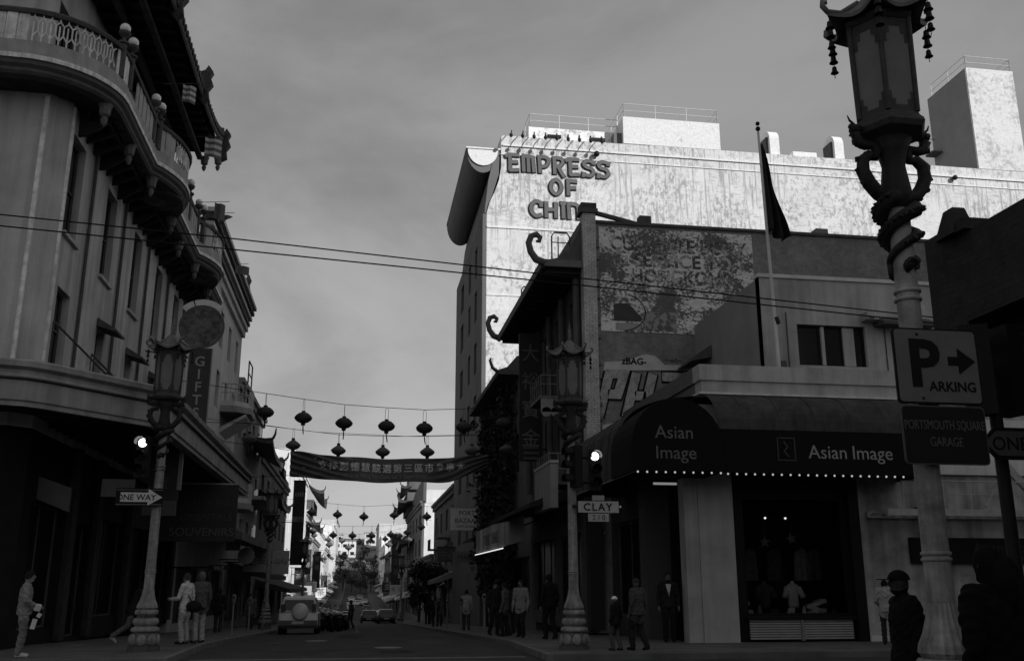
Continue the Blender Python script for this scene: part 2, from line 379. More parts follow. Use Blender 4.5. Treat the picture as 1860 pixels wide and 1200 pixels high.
ops_top = [(25.6 + 3.75 * i, 27.6 + 3.75 * i, 14.7, 17.6) for i in range(5)]
ops_gr = [(25.6, 28.4, 0.5, 3.6), (29.3, 31.2, 0.15, 3.3), (32.0, 35.6, 0.6, 3.6), (36.4, 40.0, 0.6, 3.6), (40.8, 44.2, 0.6, 3.6)]
facade(L1, 'E', -8.0, 24.95, 45.0, 5.3, 14.3, ops_up + ops_lo, STUC); facade(L1, 'E', -8.9, 25.4, 45.0, 14.42, 19.4, ops_top, STUC)
SHOPD = gm('dark_shopfront', 0.014, 0.3, 1.5, rough=0.7)  # dark shopfront, its tone deepened for the shade under the canopy
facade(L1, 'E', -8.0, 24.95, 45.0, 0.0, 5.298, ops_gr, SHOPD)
sops = [(-14.4, -13.2, 10.6, 13.4), (-14.2, -13.2, 7.3, 9.1), (-11.6, -10.4, 10.6, 13.4), (-15.0, -12.0, 0.5, 3.6), (-11.0, -9.3, 0.15, 3.4)]
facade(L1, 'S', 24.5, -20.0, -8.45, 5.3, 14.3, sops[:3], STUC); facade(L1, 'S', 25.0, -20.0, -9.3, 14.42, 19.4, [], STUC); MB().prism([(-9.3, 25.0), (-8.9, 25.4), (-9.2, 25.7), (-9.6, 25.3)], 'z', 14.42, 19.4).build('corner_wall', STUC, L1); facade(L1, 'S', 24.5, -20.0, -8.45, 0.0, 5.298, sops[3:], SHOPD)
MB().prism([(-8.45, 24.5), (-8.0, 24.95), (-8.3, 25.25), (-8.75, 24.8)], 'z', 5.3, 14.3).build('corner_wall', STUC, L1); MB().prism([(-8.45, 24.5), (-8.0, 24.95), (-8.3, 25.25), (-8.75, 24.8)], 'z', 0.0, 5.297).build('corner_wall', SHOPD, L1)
MB().box(-20, -8.32, 24.82, 45.0, 0, 14.2).build('inner_walls', SOFF, L1); MB().box(-20, -9.22, 25.32, 45.0, 14.42, 19.45).build('inner_walls', SOFF, L1)
for o in ops_top: window(L1, 'E', -8.9, o, DTRIM, nu=2, nz=2, dep=0.24)
for i, o in enumerate(ops_up + ops_lo): window(L1, 'E', -8.0, o, DTRIM, nu=1 if o[1]-o[0] < 1 else 2, nz=2, sill=TRIM if o in ops_up else None, dep=0.24)
for o in ops_gr: window(L1, 'E', -8.0, o, DTRIM, GLASS2, nu=2, nz=1, name='shop_window', dep=0.24)
for o in sops: window(L1, 'S', 24.5, o, DTRIM, nu=2, nz=2, dep=0.24)
# corner pilaster strips and drainpipes
for (x, y) in ((-8.50, 24.47), (-7.985, 25.02)):
    MB().box(x - 0.05, x + 0.05, y - 0.05, y + 0.05, 6.6, 14.0).build('pilaster_strip', TRIM2, L1)
for i in range(5):
    y = 27.35 + 3.75 * i
    MB().tube([(-7.93, y, 6.4), (-7.93, y, 14.0)], 0.05, 6).build('drainpipe', DTRIM, L1)
# small hoods over the lower windows, and slack banner poles
for i in (1, 2, 3):
    y = 25.75 + 3.75 * i
    MB().prism([(-7.98, 9.35), (-7.4, 9.0), (-7.4, 8.93), (-7.98, 9.1)], 'y', y - 0.1, y + 0.95).build('window_hood', DTRIM, L1)
for y in (25.2, 28.9):
    m = MB(); m.tube([(-7.9, y, 8.1), (-6.6, y + 3.2, 6.75)], 0.03, 6); m.tube([(-7.9, y, 6.6), (-7.9, y, 8.1)], 0.02, 5); m.build('awning_arm', DTRIM, L1)
# --- canopy over the pavement
cpath = [(-20, 22.3), (-8.0, 22.3), (-7.45, 22.45), (-7.1, 22.75), (-5.25, 25.0), (-5.05, 25.35), (-5.0, 25.7), (-5.0, 45.0)]
CAN = gm('canopy_fascia', 0.34, 0.2, 1.2, rough=0.85, streak=0.25)
cprof = [(-0.35, 5.46), (0.0, 5.42), (0.0, 5.52), (0.05, 5.55), (0.05, 6.0), (0.12, 6.04), (0.12, 6.12), (0.06, 6.15), (0.06, 6.22), (0.20, 6.28), (0.22, 6.40), (0.10, 6.46), (-0.35, 6.5)]
MB().sweep(cpath, cprof).build('canopy_fascia', CAN, L1)
m = MB(); m.sweep(cpath, [(0.053, 5.99), (0.14, 6.025), (0.14, 6.055), (0.053, 6.03)]); m.build('canopy_moulding', DTRIM, L1)
inner = [(-20, 22.6), (-7.9, 22.6), (-7.35, 22.85), (-5.35, 25.4), (-5.3, 25.8), (-5.3, 45), (-8.0, 45), (-8.0, 24.95), (-8.45, 24.5), (-20, 24.5)]
MB().prism(inner, 'z', 5.62, 6.42).build('canopy_deck', SOFF, L1)
for i in range(30):
    y = 26.0 + i * 0.63
    MB().box(-7.95, -5.36, y, y + 0.1, 5.48, 5.618).build('soffit_slat', SOFF, L1)
# --- balcony
bpath = [(-20, 23.4), (-9.3, 23.4)]
for k in range(1, 10):
    a = R(-90 + 9 * k * 10 / 9.0); bpath.append((-9.0 + 2.1 * math.cos(a), 25.4 + 2.0 * math.sin(a)))
def bulge(yc, half=2.0, d=0.62):
    return [(-6.9 + d * math.cos(math.pi * t / 2) ** 0.8 if abs(t) < 1 else -6.9, yc + half * t) for t in (-1, -0.85, -0.65, -0.4, -0.15, 0.15, 0.4, 0.65, 0.85, 1)]
bpath += [(-6.9, 26.5)] + bulge(31.4) + bulge(40.0) + [(-6.9, 45.0)]
BAL = gm('balcony_grey', 0.36, 0.2, 2, rough=0.85, streak=0.2)
MB().sweep(bpath, [(-0.3, 14.05), (0.0, 14.05), (0.06, 14.12), (0.06, 14.2), (0.14, 14.28), (0.14, 14.4), (-0.3, 14.42)]).build('balcony_cornice', DTRIM, L1)
MB().sweep(bpath, [(0.1, 14.405), (0.19, 14.405), (0.19, 14.53), (0.1, 14.53)]).build('balcony_white_edge', TRIM2, L1)
MB().sweep(bpath, [(0.0, 14.535), (0.12, 14.535), (0.10, 14.95), (0.0, 14.95)]).build('balcony_band', BAL, L1)
MB().sweep(bpath, [(-0.03, 15.72), (0.13, 15.72), (0.16, 15.80), (0.09, 15.88), (0.0, 15.88)]).build('balcony_rail', DTRIM, L1)
inn = [(p[0] - 0.05, p[1] + (0.05 if p[0] < -8.9 else 0)) for p in bpath] + [(-8.0, 45), (-8.0, 24.95), (-8.45, 24.5), (-20, 24.5)]
MB().prism(inn, 'z', 14.1, 14.4).build('balcony_slab', SOFF, L1)
# arc-length walk along the balcony for its panels, posts and globes
acc = [0.0]
for p, q in zip(bpath, bpath[1:]): acc.append(acc[-1] + (Vector(q) - Vector(p)).length)
def along(s):
    for i in range(len(bpath) - 1):
        if acc[i] <= s <= acc[i+1] + 1e-6:
            t = (s - acc[i]) / (acc[i+1] - acc[i]); p, q = Vector(bpath[i]), Vector(bpath[i+1]); d = (q - p).normalized()
            return p.lerp(q, t), d
    return Vector(bpath[-1]), Vector((0, 1))
def lattice(s0, s1, n):
    """stretched-hexagon fretwork between two points of the walk"""
    m = MB(); z0, z1 = 14.95, 15.72; cw = (s1 - s0) / n
    def P(u, z):
        p, d = along(s0 + u * cw); nrm = Vector((d.y, -d.x)); p = p + nrm * 0.06; return (p.x, p.y, z)
    def bar(a, b): m.beam(P(*a), P(*b), 0.03, 0.035)
    h = z1 - z0; A, B, C, D = z0 + h*0.2, z0 + h*0.4, z0 + h*0.75, z0 + h*0.9
    for i in range(n):
        bar((i, z0), (i, A)); bar((i, A), (i + .5, B)); bar((i + .5, B), (i + 1, A)); bar((i + .5, B), (i + .5, C))
        bar((i + .5, C), (i, D)); bar((i + .5, C), (i + 1, D)); bar((i, D), (i, z1)); bar((i, B), (i, C)); bar((i, B), (i - 0.0, A))
    return m
def boards(s0, s1, nb, mat):
    for i in range(nb):
        a, b = s0 + (s1 - s0) * i / nb + 0.015, s0 + (s1 - s0) * (i + 1) / nb - 0.015
        p, _ = along(a); q, d = along(b); nr = Vector((d.y, -d.x)); dz = 0.02 * (i % 2)
        p += nr * (0.05 + dz); q += nr * (0.05 + dz)
        MB().beam((p.x, p.y, 15.335), (q.x, q.y, 15.335), 0.04, 0.765).build('railing_board', mat, L1)
s_corner = acc[1]
TOT = acc[-1]
posts = [s_corner - 2.3, s_corner - 0.95]
s = s_corner + 0.45
SECT = [(s_corner - 8, s_corner - 2.35, 'b'), (s_corner - 2.25, s_corner - 1.0, 'b'), (s_corner - 0.9, s_corner + 0.5, 'b'), (s_corner + 0.6, s_corner + 2.75, 'l'), (s_corner + 2.85, s_corner + 3.6, 'b')]
y0s = acc[11]                                    # where the straight street side starts
def sy(y): return next(acc[i] + (y - bpath[i][1]) / max(1e-6, bpath[i+1][1] - bpath[i][1]) * (acc[i+1] - acc[i]) for i in range(10, len(bpath) - 1) if bpath[i][1] <= y <= bpath[i+1][1] + 1e-6)
SECT += [(sy(26.55), sy(29.3), 'b'), (sy(29.5), sy(30.3), 'b'), (sy(30.4), sy(32.3), 'l'), (sy(32.4), sy(33.2), 'b'), (sy(33.5), sy(37.9), 'b'), (sy(38.1), sy(38.9), 'b'), (sy(39.0), sy(41.0), 'l'), (sy(41.1), sy(44.9), 'b')]
for a, b, k in SECT:
    n = max(2, int((b - a) / (0.19 if k == 'l' else 0.24)))
    if k == 'l': lattice(a, b, n).build('lattice_panel', TRIM2, L1)['kind'] = 'stuff'
    else: boards(a, b, n, TRIM2 if b < s_corner + 4 else TRIM)
PS = [s_corner - 2.3, s_corner - 0.95, s_corner + 3.05, s_corner + 3.75, sy(28.9), sy(29.5), sy(33.3), sy(33.9), sy(35.6), sy(37.6), sy(38.2), sy(41.8), sy(42.4)]
pm = MB().lathe([(0.10, 0), (0.10, 1.0), (0.15, 1.02), (0.15, 1.08), (0.06, 1.12), (0.05, 1.2), (0.15, 1.3), (0.17, 1.38), (0.06, 1.40)], 10).mesh('post', DTRIM, False, (0, 0, 0))
GLOBE = gm('milk_glass_globe', 0.9, 0.03, 3, rough=0.15, spec=0.6)
gme = MB().ball((0, 0, 0), 0.145, 14, 9).mesh('globe', GLOBE, True, (0, 0, 0))
bowl = MB().lathe([(0.04, 0), (0.16, 0.1), (0.2, 0.2), (0.15, 0.22)], 10).mesh('bowl', DTRIM, True, (0, 0, 0))
for i, q in enumerate(PS):
    p, d = along(q); nr = Vector((d.y, -d.x)); p += nr * 0.06
    po = inst('post', pm, L1, (p.x, p.y, 14.95))
    if i >= 2: inst('globe', gme, po, (p.x, p.y, 16.46))
    else: inst('bowl', bowl, po, (p.x, p.y, 16.34))
# pendants and ribs under the balcony
pend = MB().lathe([(0.02, -0.62), (0.07, -0.55), (0.1, -0.45), (0.06, -0.36), (0.14, -0.3), (0.16, -0.1), (0.2, 0.0)], 8).mesh('pendant', gm('pendant_grey', 0.16, 0.2, 6), False, (0, 0, 0))
for q in (s_corner - 1.6, s_corner + 2.9, sy(27.3), sy(29.6), sy(33.2), sy(35.6), sy(38.2), sy(41.8), sy(44.0)):
    p, d = along(q); nr = Vector((d.y, -d.x)); p -= nr * 0.16
    inst('pendant', pend, L1, (p.x, p.y, 14.06))
for i in range(26):
    y = 25.6 + i * 0.745; k = 0.16 if i % 3 else 0.0
    MB().prism([(-7.99, 13.45 + k), (-7.8, 13.5 + k), (-7.45, 13.72 + k * .6), (-7.2, 13.98), (-7.0, 14.02), (-7.0, 14.09), (-7.99, 14.09)], 'y', y, y + 0.09).build('bracket', SOFF, L1)
for x in (-7.75, -7.35): MB().box(x, x + .09, 25.3, 44.9, 13.93, 14.03).build('soffit_rib', SOFF, L1)
for yc in (31.4, 40.0):
    m = MB(); m.lathe([(0.95, 0.0), (0.9, -0.1), (0.78, -0.12), (0.7, -0.04), (0.45, -0.05), (0.35, -0.16), (0.05, -0.22)], 20, (-7.15, yc, 14.09)); m.build('ceiling_rose', DTRIM, L1)
# --- tiled eaves
ex, ez = -6.45, 19.45
m = MB(); m.box(-20, ex - 0.2, 22.9, 39.4, 19.47, 19.7); m.build('eaves_deck', SOFF, L1)
for i in range(23):
    y = 23.2 + i * 0.71; MB().box(-8.88, ex - 0.22, y, y + 0.16, 19.28, 19.466).build('rafter', SOFF, L1)
for x in (-8.2, -7.4): MB().box(x, x + 0.2, 23.0, 39.4, 19.12, 19.277).build('purlin', DTRIM, L1)
def ecurve(t):  # rise of the eave line towards its ends
    return 0.9 * abs(2 * t - 1) ** 5
m = MB()
def fas(u, v):
    y = 22.6 + 17.2 * u; return (ex + [0.0, 0.06, 0.06, -0.3][int(round(v * 3))], y, [19.3, 19.36, 19.72, 20.1][int(round(v * 3))] + ecurve(u))
m.grid(fas, 30, 3); m.build('eaves_fascia', DTRIM, L1)
tl = MB().lathe([(0.13, 0), (0.13, 0.05), (0.06, 0.06)], 8); tl.v = [(p[2], p[0], p[1]) for p in tl.v]; tlm = tl.mesh('tile_end', TILE, False, (0, 0, 0))
m = MB()
for i in range(46):
    u = i / 45.0; inst('tile_end', tlm, L1, (ex + 0.062, 22.7 + 17.0 * u, 19.62 + ecurve(u)))
    y = 22.7 + 17.0 * u; MB().tube([(ex, y, 19.8 + ecurve(u)), (ex - 1.0, y, 20.25 + 0.5 * ecurve(u)), (ex - 3.0, y, 21.6)], 0.12, 6).build('roof_tile', TILE, L1)
MB().prism([(ex - 0.1, 19.74), (ex - 1.2, 20.2), (ex - 3.2, 21.6), (-20, 21.7), (-20, 19.73)], 'y', 23.0, 39.3).build('roof', TILE, L1)
for y in (28.6, 34.2, 39.5):
    m = MB(); m.prism([(0.0, -0.25), (0.25, -0.1), (0.2, 0.25), (0.36, 0.5), (0.24, 0.8), (0.34, 1.0), (0.16, 1.25), (0.05, 1.05), (-0.25, 0.9), (-0.3, 0.1)], 'y', y - 0.14, y + 0.14)
    m.v = [(p[0] + ex, p[1], p[2] + 19.4) for p in m.v]; m.build('roof_ornament', TILE, L1)
inst('pendant', pend, L1, (ex - 0.1, 39.45, 19.3)); inst('pendant', pend, L1, (ex - 0.6, 39.1, 19.1))
# --- things under the canopy: shop posts and fronts
WOOD = gm('shopfront_board', 0.045, 0.3, 3, rough=0.8)
for (x, y, w) in ((-7.95, 28.85, 0.5), (-7.95, 31.6, 0.55), (-7.95, 36.0, 0.5), (-7.95, 40.4, 0.5), (-7.95, 44.6, 0.5)):
    MB().box(x - 0.04, x + 0.12, y - w/2, y + w/2, 0.13, 5.3).build('shop_pilaster', WOOD, L1)
MB().box(-9.2, -8.85, 24.2, 24.47, 0.13, 5.2).build('shop_pilaster', WOOD, L1)
MB().prism([(-8.2, 3.75), (-7.2, 3.35), (-7.2, 3.95), (-8.2, 4.3)], 'y', 25.9, 26.0).build('fascia_board', flat(0.1), L1)

# small flags hung from the balcony
def flag(label, x, y, z, w, h, stripes, tri=False):
    t = thing('flag', label, 'flag', (x, y, z), 'small flags on the balcony')
    m = MB(); m.tube([(x - 0.7, y, z + 0.02), (x + 0.45, y, z + 0.12)], 0.012, 5); m.build('pole', DTRIM, t)
    ns = 6; mats = (flat(0.55), flat(0.16))
    for i in range(ns):
        a, b = i / ns, (i + 1) / ns; m = MB()
        def P(u, v):
            hh = h * ((1 - u) if tri else 1); return (x - 0.1 + u * w, y + 0.06 * math.sin(u * 7 + v), z + 0.06 - v * hh - u * 0.1)
        m.grid(lambda u, v: P(u, a + (b - a) * v), 5, 1); m.build('stripe', mats[i % 2] if stripes else mats[1], t)
flag('pale striped flag nearest the globe lamps of the curved balcony', -6.2, 30.0, 17.55, 0.42, 0.6, True)
flag('striped flag on the balcony, under the middle of the eaves', -6.0, 33.6, 17.4, 0.6, 0.75, True)
flag('pale flag below the far end of the tiled eaves', -5.9, 36.2, 15.9, 0.4, 0.65, False)
flag('small dark pennant sticking out past the balcony globes', -5.75, 36.6, 15.6, 0.5, 0.5, False, True)
flag('small dark flag at the far bulge of the balcony, by the wires', -5.75, 42.0, 15.3, 0.6, 0.4, False)

# gifts sign with its disc
g = thing('shop_sign', 'tall dark vertical sign reading GIFTS hung from the left canopy building', 'sign', (-6.0, 36.0, 6.6))
MB().box(-6.4, -5.62, 35.94, 36.06, 6.6, 10.05).build('board', flat(0.075), g)
for x in (-6.43, -5.62): MB().box(x, x + 0.03, 35.92, 36.08, 6.6, 10.05).build('edge_strip', flat(0.3), g)
for i, ch in enumerate('GIFTS'): text(ch, 0.52, g, (-6.01, 35.93, 9.38 - i * 0.48), 'S', flat(0.4), 0.008, 'letter', bold=0.006)
text('&', 0.42, g, (-6.01, 35.93, 6.72), 'S', flat(0.2), 0.008, 'letter')
m = MB(); m.tube([(-8.0, 36, 9.9), (-6.4, 36, 9.7)], 0.03, 5); m.tube([(-8.0, 36, 7.3), (-6.4, 36, 7.6)], 0.03, 5); m.tube([(-8, 36, 8.5), (-6.4, 36, 7.6)], 0.03, 5); m.build('bracket', DTRIM, g)
d = thing('round_sign', 'round weathered disc sign with a pale arc on top, above the GIFTS sign', 'sign', (-6.05, 36.0, 10.1))
m = MB(); m.lathe([(0.80, 0), (0.80, 0.14)], 32); m.v = [(p[0] - 6.05, 35.93 + p[2], p[1] + 10.88) for p in m.v]
m.build('disc', patch_mat('disc_worn_paint', 0.20, 0.08, 1.2, 5.0, 0.5, 0.07), d)
m = MB()
for (a0, a1) in ((112, 137), (48, 109)):
    pl = [(-6.05 + r * math.cos(R(a0 + (a1 - a0) * t / 8)), 10.88 + r * math.sin(R(a0 + (a1 - a0) * t / 8))) for r, rng in ((0.84, range(9)), (1.06, range(8, -1, -1))) for t in rng]
    m.prism(pl, 'y', 35.95, 36.05)
m.build('arc_panel', flat(0.8), d)
m = MB(); m.tube([(-6.05 + .8 * math.cos(R(a)), 35.95, 10.88 + .8 * math.sin(R(a))) for a in range(0, 361, 12)], .035, 6); m.build('rim', flat(0.14), d)

# hanging signs under the canopy
g = thing('hanging_sign', 'wide dark board lettered SOUVENIRS hanging below the left canopy', 'sign', (-5.6, 37.0, 3.2))
MB().box(-7.3, -4.42, 36.95, 37.05, 3.1, 5.15).build('board', flat(0.05), g)
text('SOUVENIRS', 0.42, g, (-5.62, 36.94, 3.3), 'S', flat(0.13), 0.006, sx=1.05)
text('CHOUNG', 0.4, g, (-5.4, 36.94, 4.35), 'S', flat(0.075), 0.006)
text('ORIENTALS', 0.36, g, (-5.5, 36.94, 3.85), 'S', flat(0.085), 0.006)
m = MB(); m.box(-7.3, -4.42, 36.93, 37.07, 5.152, 5.2); m.build('top_strip', flat(0.4), g)
g = thing('hanging_sign', 'narrow upright sign board with a light frame hanging behind the left street lamp', 'sign', (-5.75, 30.0, 3.9))
MB().box(-6.2, -5.32, 29.95, 30.05, 4.0, 5.45).build('board', flat(0.05), g); m = MB(); m.box(-5.36, -5.26, 29.9, 30.1, 4.3, 5.5); m.build('edge_strip', flat(0.22), g)
MB().box(-6.3, -5.35, 29.93, 30.07, 3.55, 3.99).build('lower_panel', flat(0.1), g)
text('珠', 0.4, g, (-5.8, 29.94, 4.9), 'S', flat(0.1), 0.004); text('寶', 0.4, g, (-5.8, 29.94, 4.35), 'S', flat(0.1), 0.004)
m = MB(); m.tube([(-5.8, 30, 5.45), (-5.8, 30, 5.62)], 0.02, 5); m.build('hanger', DTRIM, g)
g = tag(MB().box(-6.5, -5.7, 26.0, 26.06, 3.75, 4.2).build('hanging_sign', flat(0.1)), 'small plain sign hanging in the dark doorway under the left canopy', 'sign')
# ------------------------------------------------------------------ right corner shop (awning) with its upper storey
CONC = gm('painted_concrete', 0.45, 0.22, 0.9, rough=0.85, bump=0.15, streak=0.25)
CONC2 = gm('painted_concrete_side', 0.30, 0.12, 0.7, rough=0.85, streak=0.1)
WHT = gm('white_paint', 0.62, 0.15, 1.5, rough=0.7, streak=0.15)
AWN = gm('awning_canvas', 0.055, 0.35, 1.6, rough=0.75, bump=0.15, bscale=8, streak=0.35)
AWNB = gm('awning_black_canvas', 0.008, 0.2, 2, rough=0.9)
GREYT = gm('sign_lettering_grey', 0.30, 0.1, 5)
R1 = thing('corner_shop', 'pale corner shop with long black awning lettered Asian Image', 'building', (12, 27, 0))
wop = (10.25, 13.3, 0.75, 3.95)
facade(R1, 'S', 25.2, 9.98, 13.6, 0.0, 6.7, [wop], gm('shopfront_black', 0.012, 0.2, 1, rough=0.6), 0.4)
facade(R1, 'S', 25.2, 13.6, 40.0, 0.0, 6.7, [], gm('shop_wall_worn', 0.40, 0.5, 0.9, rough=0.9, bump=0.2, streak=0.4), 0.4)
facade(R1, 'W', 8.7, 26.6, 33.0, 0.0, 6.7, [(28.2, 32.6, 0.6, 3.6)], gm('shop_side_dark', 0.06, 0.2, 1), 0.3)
window(R1, 'W', 8.7, (28.2, 32.6, 0.6, 3.6), DTRIM, GLASS2, 3, 1, name='shop_window')
MB().box(9.1, 40, 26.9, 33.0, 0.0, 6.68).build('inner_walls', BLACK, R1)
MB().box(10.0, 10.2, 25.5, 26.9, 0.0, 6.68).build('inner_walls', BLACK, R1); MB().box(13.4, 13.6, 25.65, 26.9, 0.0, 6.68).build('inner_walls', BLACK, R1)
MB().box(10.2, 13.4, 25.62, 26.9, 0.0, 0.72).build('display_floor', flat(0.12), R1)
MB().box(8.62, 9.0, 25.05, 25.5, 0.13, 6.4).build('pillar', CONC, R1); MB().box(9.003, 9.98, 25.0, 25.45, 0.13, 6.4).build('pillar', gm('pillar_white', 0.40, 0.18, 0.9, bump=0.1, streak=0.15), R1)
MB().box(8.1, 8.7, 26.9, 27.6, 0.13, 6.5).build('pilaster', gm('pilaster_grey', 0.07, 0.2, 1), R1)
MB().box(8.7, 9.1, 26.4, 26.6, 0, 6.68).build('doorway_wall', BLACK, R1)
fr = window(R1, 'S', 25.2, wop, BLACK, GLASS2, 1, 1, dep=0.1, fr=0.1, name='shop_window')
bpy.data.objects.remove([c for c in fr.children][0])
gl = bpy.data.materials.new('clear_shop_glass'); gl.use_nodes = True; gb = gl.node_tree.nodes['Principled BSDF']
gb.inputs['Transmission Weight'].default_value = 1.0; gb.inputs['Roughness'].default_value = 0.02; gb.inputs['Base Color'].default_value = (0.8, 0.8, 0.8, 1); gb.inputs['IOR'].default_value = 1.22
MB().box(10.35, 13.2, 25.33, 25.34, 0.85, 3.85).build('pane', gl, fr)
MB().box(13.32, 13.62, 25.0, 25.19, 0.13, 4.4).build('window_jamb', BLACK, R1)
for i in range(8):
    z = 0.2 + i * 0.063; MB().prism([(25.06, z), (25.12, z), (25.15, z + 0.045), (25.09, z + 0.045)], 'x', 10.3, 13.2).build('louvre_slat', flat(0.3), R1)
MB().box(11.72, 11.79, 25.03, 25.17, 0.16, 0.74).build('louvre_post', flat(0.2), R1)
MB().box(10.2, 13.3, 25.0, 25.18, 0.70, 0.78).build('window_ledge', BLACK, R1)
MB().box(13.62, 40, 25.02, 25.19, 0.13, 0.62).build('plinth', CONC, R1)
MB().box(13.62, 40, 24.95, 25.18, 0.13, 0.27).build('plinth', WHT, R1)
# awnings: vaulted profile on both streets
def vault(n=9):
    pts = [(0.0, 2.33)] + [(1.5 * math.sin(R(90 * i / n)) ** 1.0 , 1.25 + 1.05 * math.cos(R(90 * i / n))) for i in range(1, n + 1)] + [(1.56, 0.6), (1.6, 0.0)]
    return pts
VP = vault()
m = MB()
for (o, z), (o2, z2) in zip(VP, VP[1:]): m.add([(9.17, 25.2 - o, 4.37 + z), (14.95, 25.2 - o, 4.37 + z), (14.95, 25.2 - o2, 4.37 + z2), (9.17, 25.2 - o2, 4.37 + z2)], [(0, 1, 2, 3)])
m.add([(14.95, 25.2 - o, 4.37 + z) for o, z in VP] + [(14.95, 25.2, 4.37)], [tuple(range(len(VP) + 1))])
m.build('awning', AWN, R1, True)
MB().box(9.18, 14.94, 23.578, 23.598, 4.37, 5.5).build('awning_valance', AWNB, R1)
m = MB(); XW = 9.25
for (o, z), (o2, z2) in zip(VP, VP[1:]):
    k = 1.5; m.add([(XW - o*k, 25.3, 4.37 + z), (XW - o*k, 31.2, 4.37 + z), (XW - o2*k, 31.2, 4.37 + z2), (XW - o2*k, 25.3, 4.37 + z2)], [(0, 1, 2, 3)])
m.add([(XW - o*1.5, 31.2, 4.37 + z) for o, z in VP] + [(XW, 31.2, 4.37)], [tuple(range(len(VP) + 1))])
m.build('side_awning', AWN, R1, True)
MB().tube([(6.86, 23.6, 4.36), (6.86, 31.2, 4.36)], 0.02, 5).build('awning_rod', flat(0.25), R1)
# barrel entrance hood
dome = [(6.78, 4.37), (9.2, 4.37)] + [(7.99 + 1.21 * math.cos(R(a)), 5.05 + 1.2 * math.sin(R(a))) for a in range(0, 181, 12)]
MB().prism(dome, 'y', 23.45, 25.6).build('entrance_hood', AWNB, R1)
text('Asian', 0.47, R1, (7.9, 23.44, 5.2), 'S', flat(0.14), 0.004); text('Image', 0.47, R1, (7.92, 23.44, 4.68), 'S', flat(0.14), 0.004)
text('Asian', 0.50, R1, (12.12, 23.572, 4.78), 'S', GREYT, 0.004); text('Image', 0.50, R1, (13.37, 23.572, 4.78), 'S', GREYT, 0.004)
m = MB()
for b in ((10.72, 11.22, 5.28, 5.31), (10.72, 11.22, 4.7, 4.73), (10.72, 10.75, 4.73, 5.28), (11.19, 11.22, 4.73, 5.28)): m.box(b[0], b[1], 23.568, 23.576, b[2], b[3])
m.tube([(10.9, 23.572, 5.2), (11.0, 23.572, 5.05), (10.9, 23.572, 4.95), (11.02, 23.572, 4.8)], 0.03, 5); m.build('emblem', flat(0.06), R1)
bulb = MB().ball((0, 0, 0), 0.028, 8, 6).mesh('bulb', gm('small_bulb_glow', 0.8, 0.05, 5, emit=0.22), True, (0, 0, 0))
for i in range(31): inst('bulb', bulb, R1, (6.9 + i * 0.243, 23.44 if 6.9 + i * 0.243 < 9.25 else 23.57, 4.335))
MB().box(7.85, 8.5, 25.2, 25.25, 4.2, 4.26).build('tube_light', gm('tube_light_dim', 0.6, 0.05, 3, emit=0.12), R1)
# awning frame seams
for i in range(5):
    x = 9.9 + i * 1.0; MB().tube([(x, 25.2 - o, 4.375 + z) for o, z in VP], 0.014, 5).build('awning_seam', AWN, R1)
for i in range(7):
    y = 25.6 + i * .92; MB().tube([(XW - o*1.5, y, 4.375 + z) for o, z in VP], 0.016, 5).build('awning_seam', AWN, R1)
# cornice bands at the roof edge
for (z0, z1, o, mt) in ((6.72, 7.1, 0.0, CONC), (7.104, 7.55, 0.06, CONC), (6.70, 6.76, 0.1, WHT)):
    MB().sweep([(9.3, 33.0), (9.3, 25.1), (40, 25.1)][::1], [(0.5, z0), (-o, z0), (-o, z1), (0.5, z1)]) if False else None
    m = MB(); m.box(9.3 - o, 40, 25.1 - o, 25.6, z0, z1); m.build('cornice', mt, R1)
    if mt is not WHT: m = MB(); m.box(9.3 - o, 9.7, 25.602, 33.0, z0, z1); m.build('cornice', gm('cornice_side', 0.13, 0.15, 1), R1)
MB().box(9.4, 40, 25.55, 33.0, 6.69, 7.2).build('roof_deck', DTRIM, R1)
# upper storey
uop = (13.2, 15.47, 8.1, 9.4)
facade(R1, 'S', 27.0, 12.06, 40.0, 7.2, 10.86, [uop], CONC)
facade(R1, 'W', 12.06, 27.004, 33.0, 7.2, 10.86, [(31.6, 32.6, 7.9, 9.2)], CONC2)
MB().box(12.35, 40, 27.3, 33, 7.2, 10.84).build('inner_walls', BLACK, R1)
w = window(R1, 'S', 27.0, uop, BLACK, GLASS, 3, 1, dep=0.18)
MB().box(14.02, 14.12, 27.08, 27.16, 8.14, 9.36).build('mullion', CONC, w); MB().box(14.75, 15.12, 27.10, 27.17, 8.14, 9.36).build('blind', CONC, w)
window(R1, 'W', 12.06, (31.6, 32.6, 7.9, 9.2), BLACK, GLASS, 1, 1)
MB().box(12.0, 40, 26.94, 27.3, 10.862, 10.98).build('parapet_cap', gm('cap_white', 0.6, 0.15, 2), R1)
MB().prism([(12.04, 9.75), (11.35, 9.25), (11.3, 9.15), (12.04, 9.3)], 'y', 31.3, 32.9).build('window_hood', DTRIM, R1)
m = MB(); m.prism([(26.98, 9.75), (26.35, 9.45), (26.35, 9.35), (26.98, 9.4)], 'x', 15.75, 17.6); m.build('door_hood', DTRIM, R1)
m = MB(); m.box(15.35, 15.75, 26.6, 26.98, 9.55, 9.8); m.lathe([(0.1, 0), (0.1, 0.05)], 10, (15.5, 26.55, 9.6)); m.build('vent_box', CONC, R1)
for x in (12.85, 16.1): MB().tube([(x, 26.97, 8.0), (x, 26.97, 9.75)], 0.02, 5).build('conduit', DTRIM, R1)
m = MB(); m.box(12.5, 12.75, 26.95, 26.98, 7.9, 8.2); m.build('meter_box', DTRIM, R1)
ORDW = ['first', 'second', 'third', 'fourth', 'fifth', 'sixth', 'seventh']
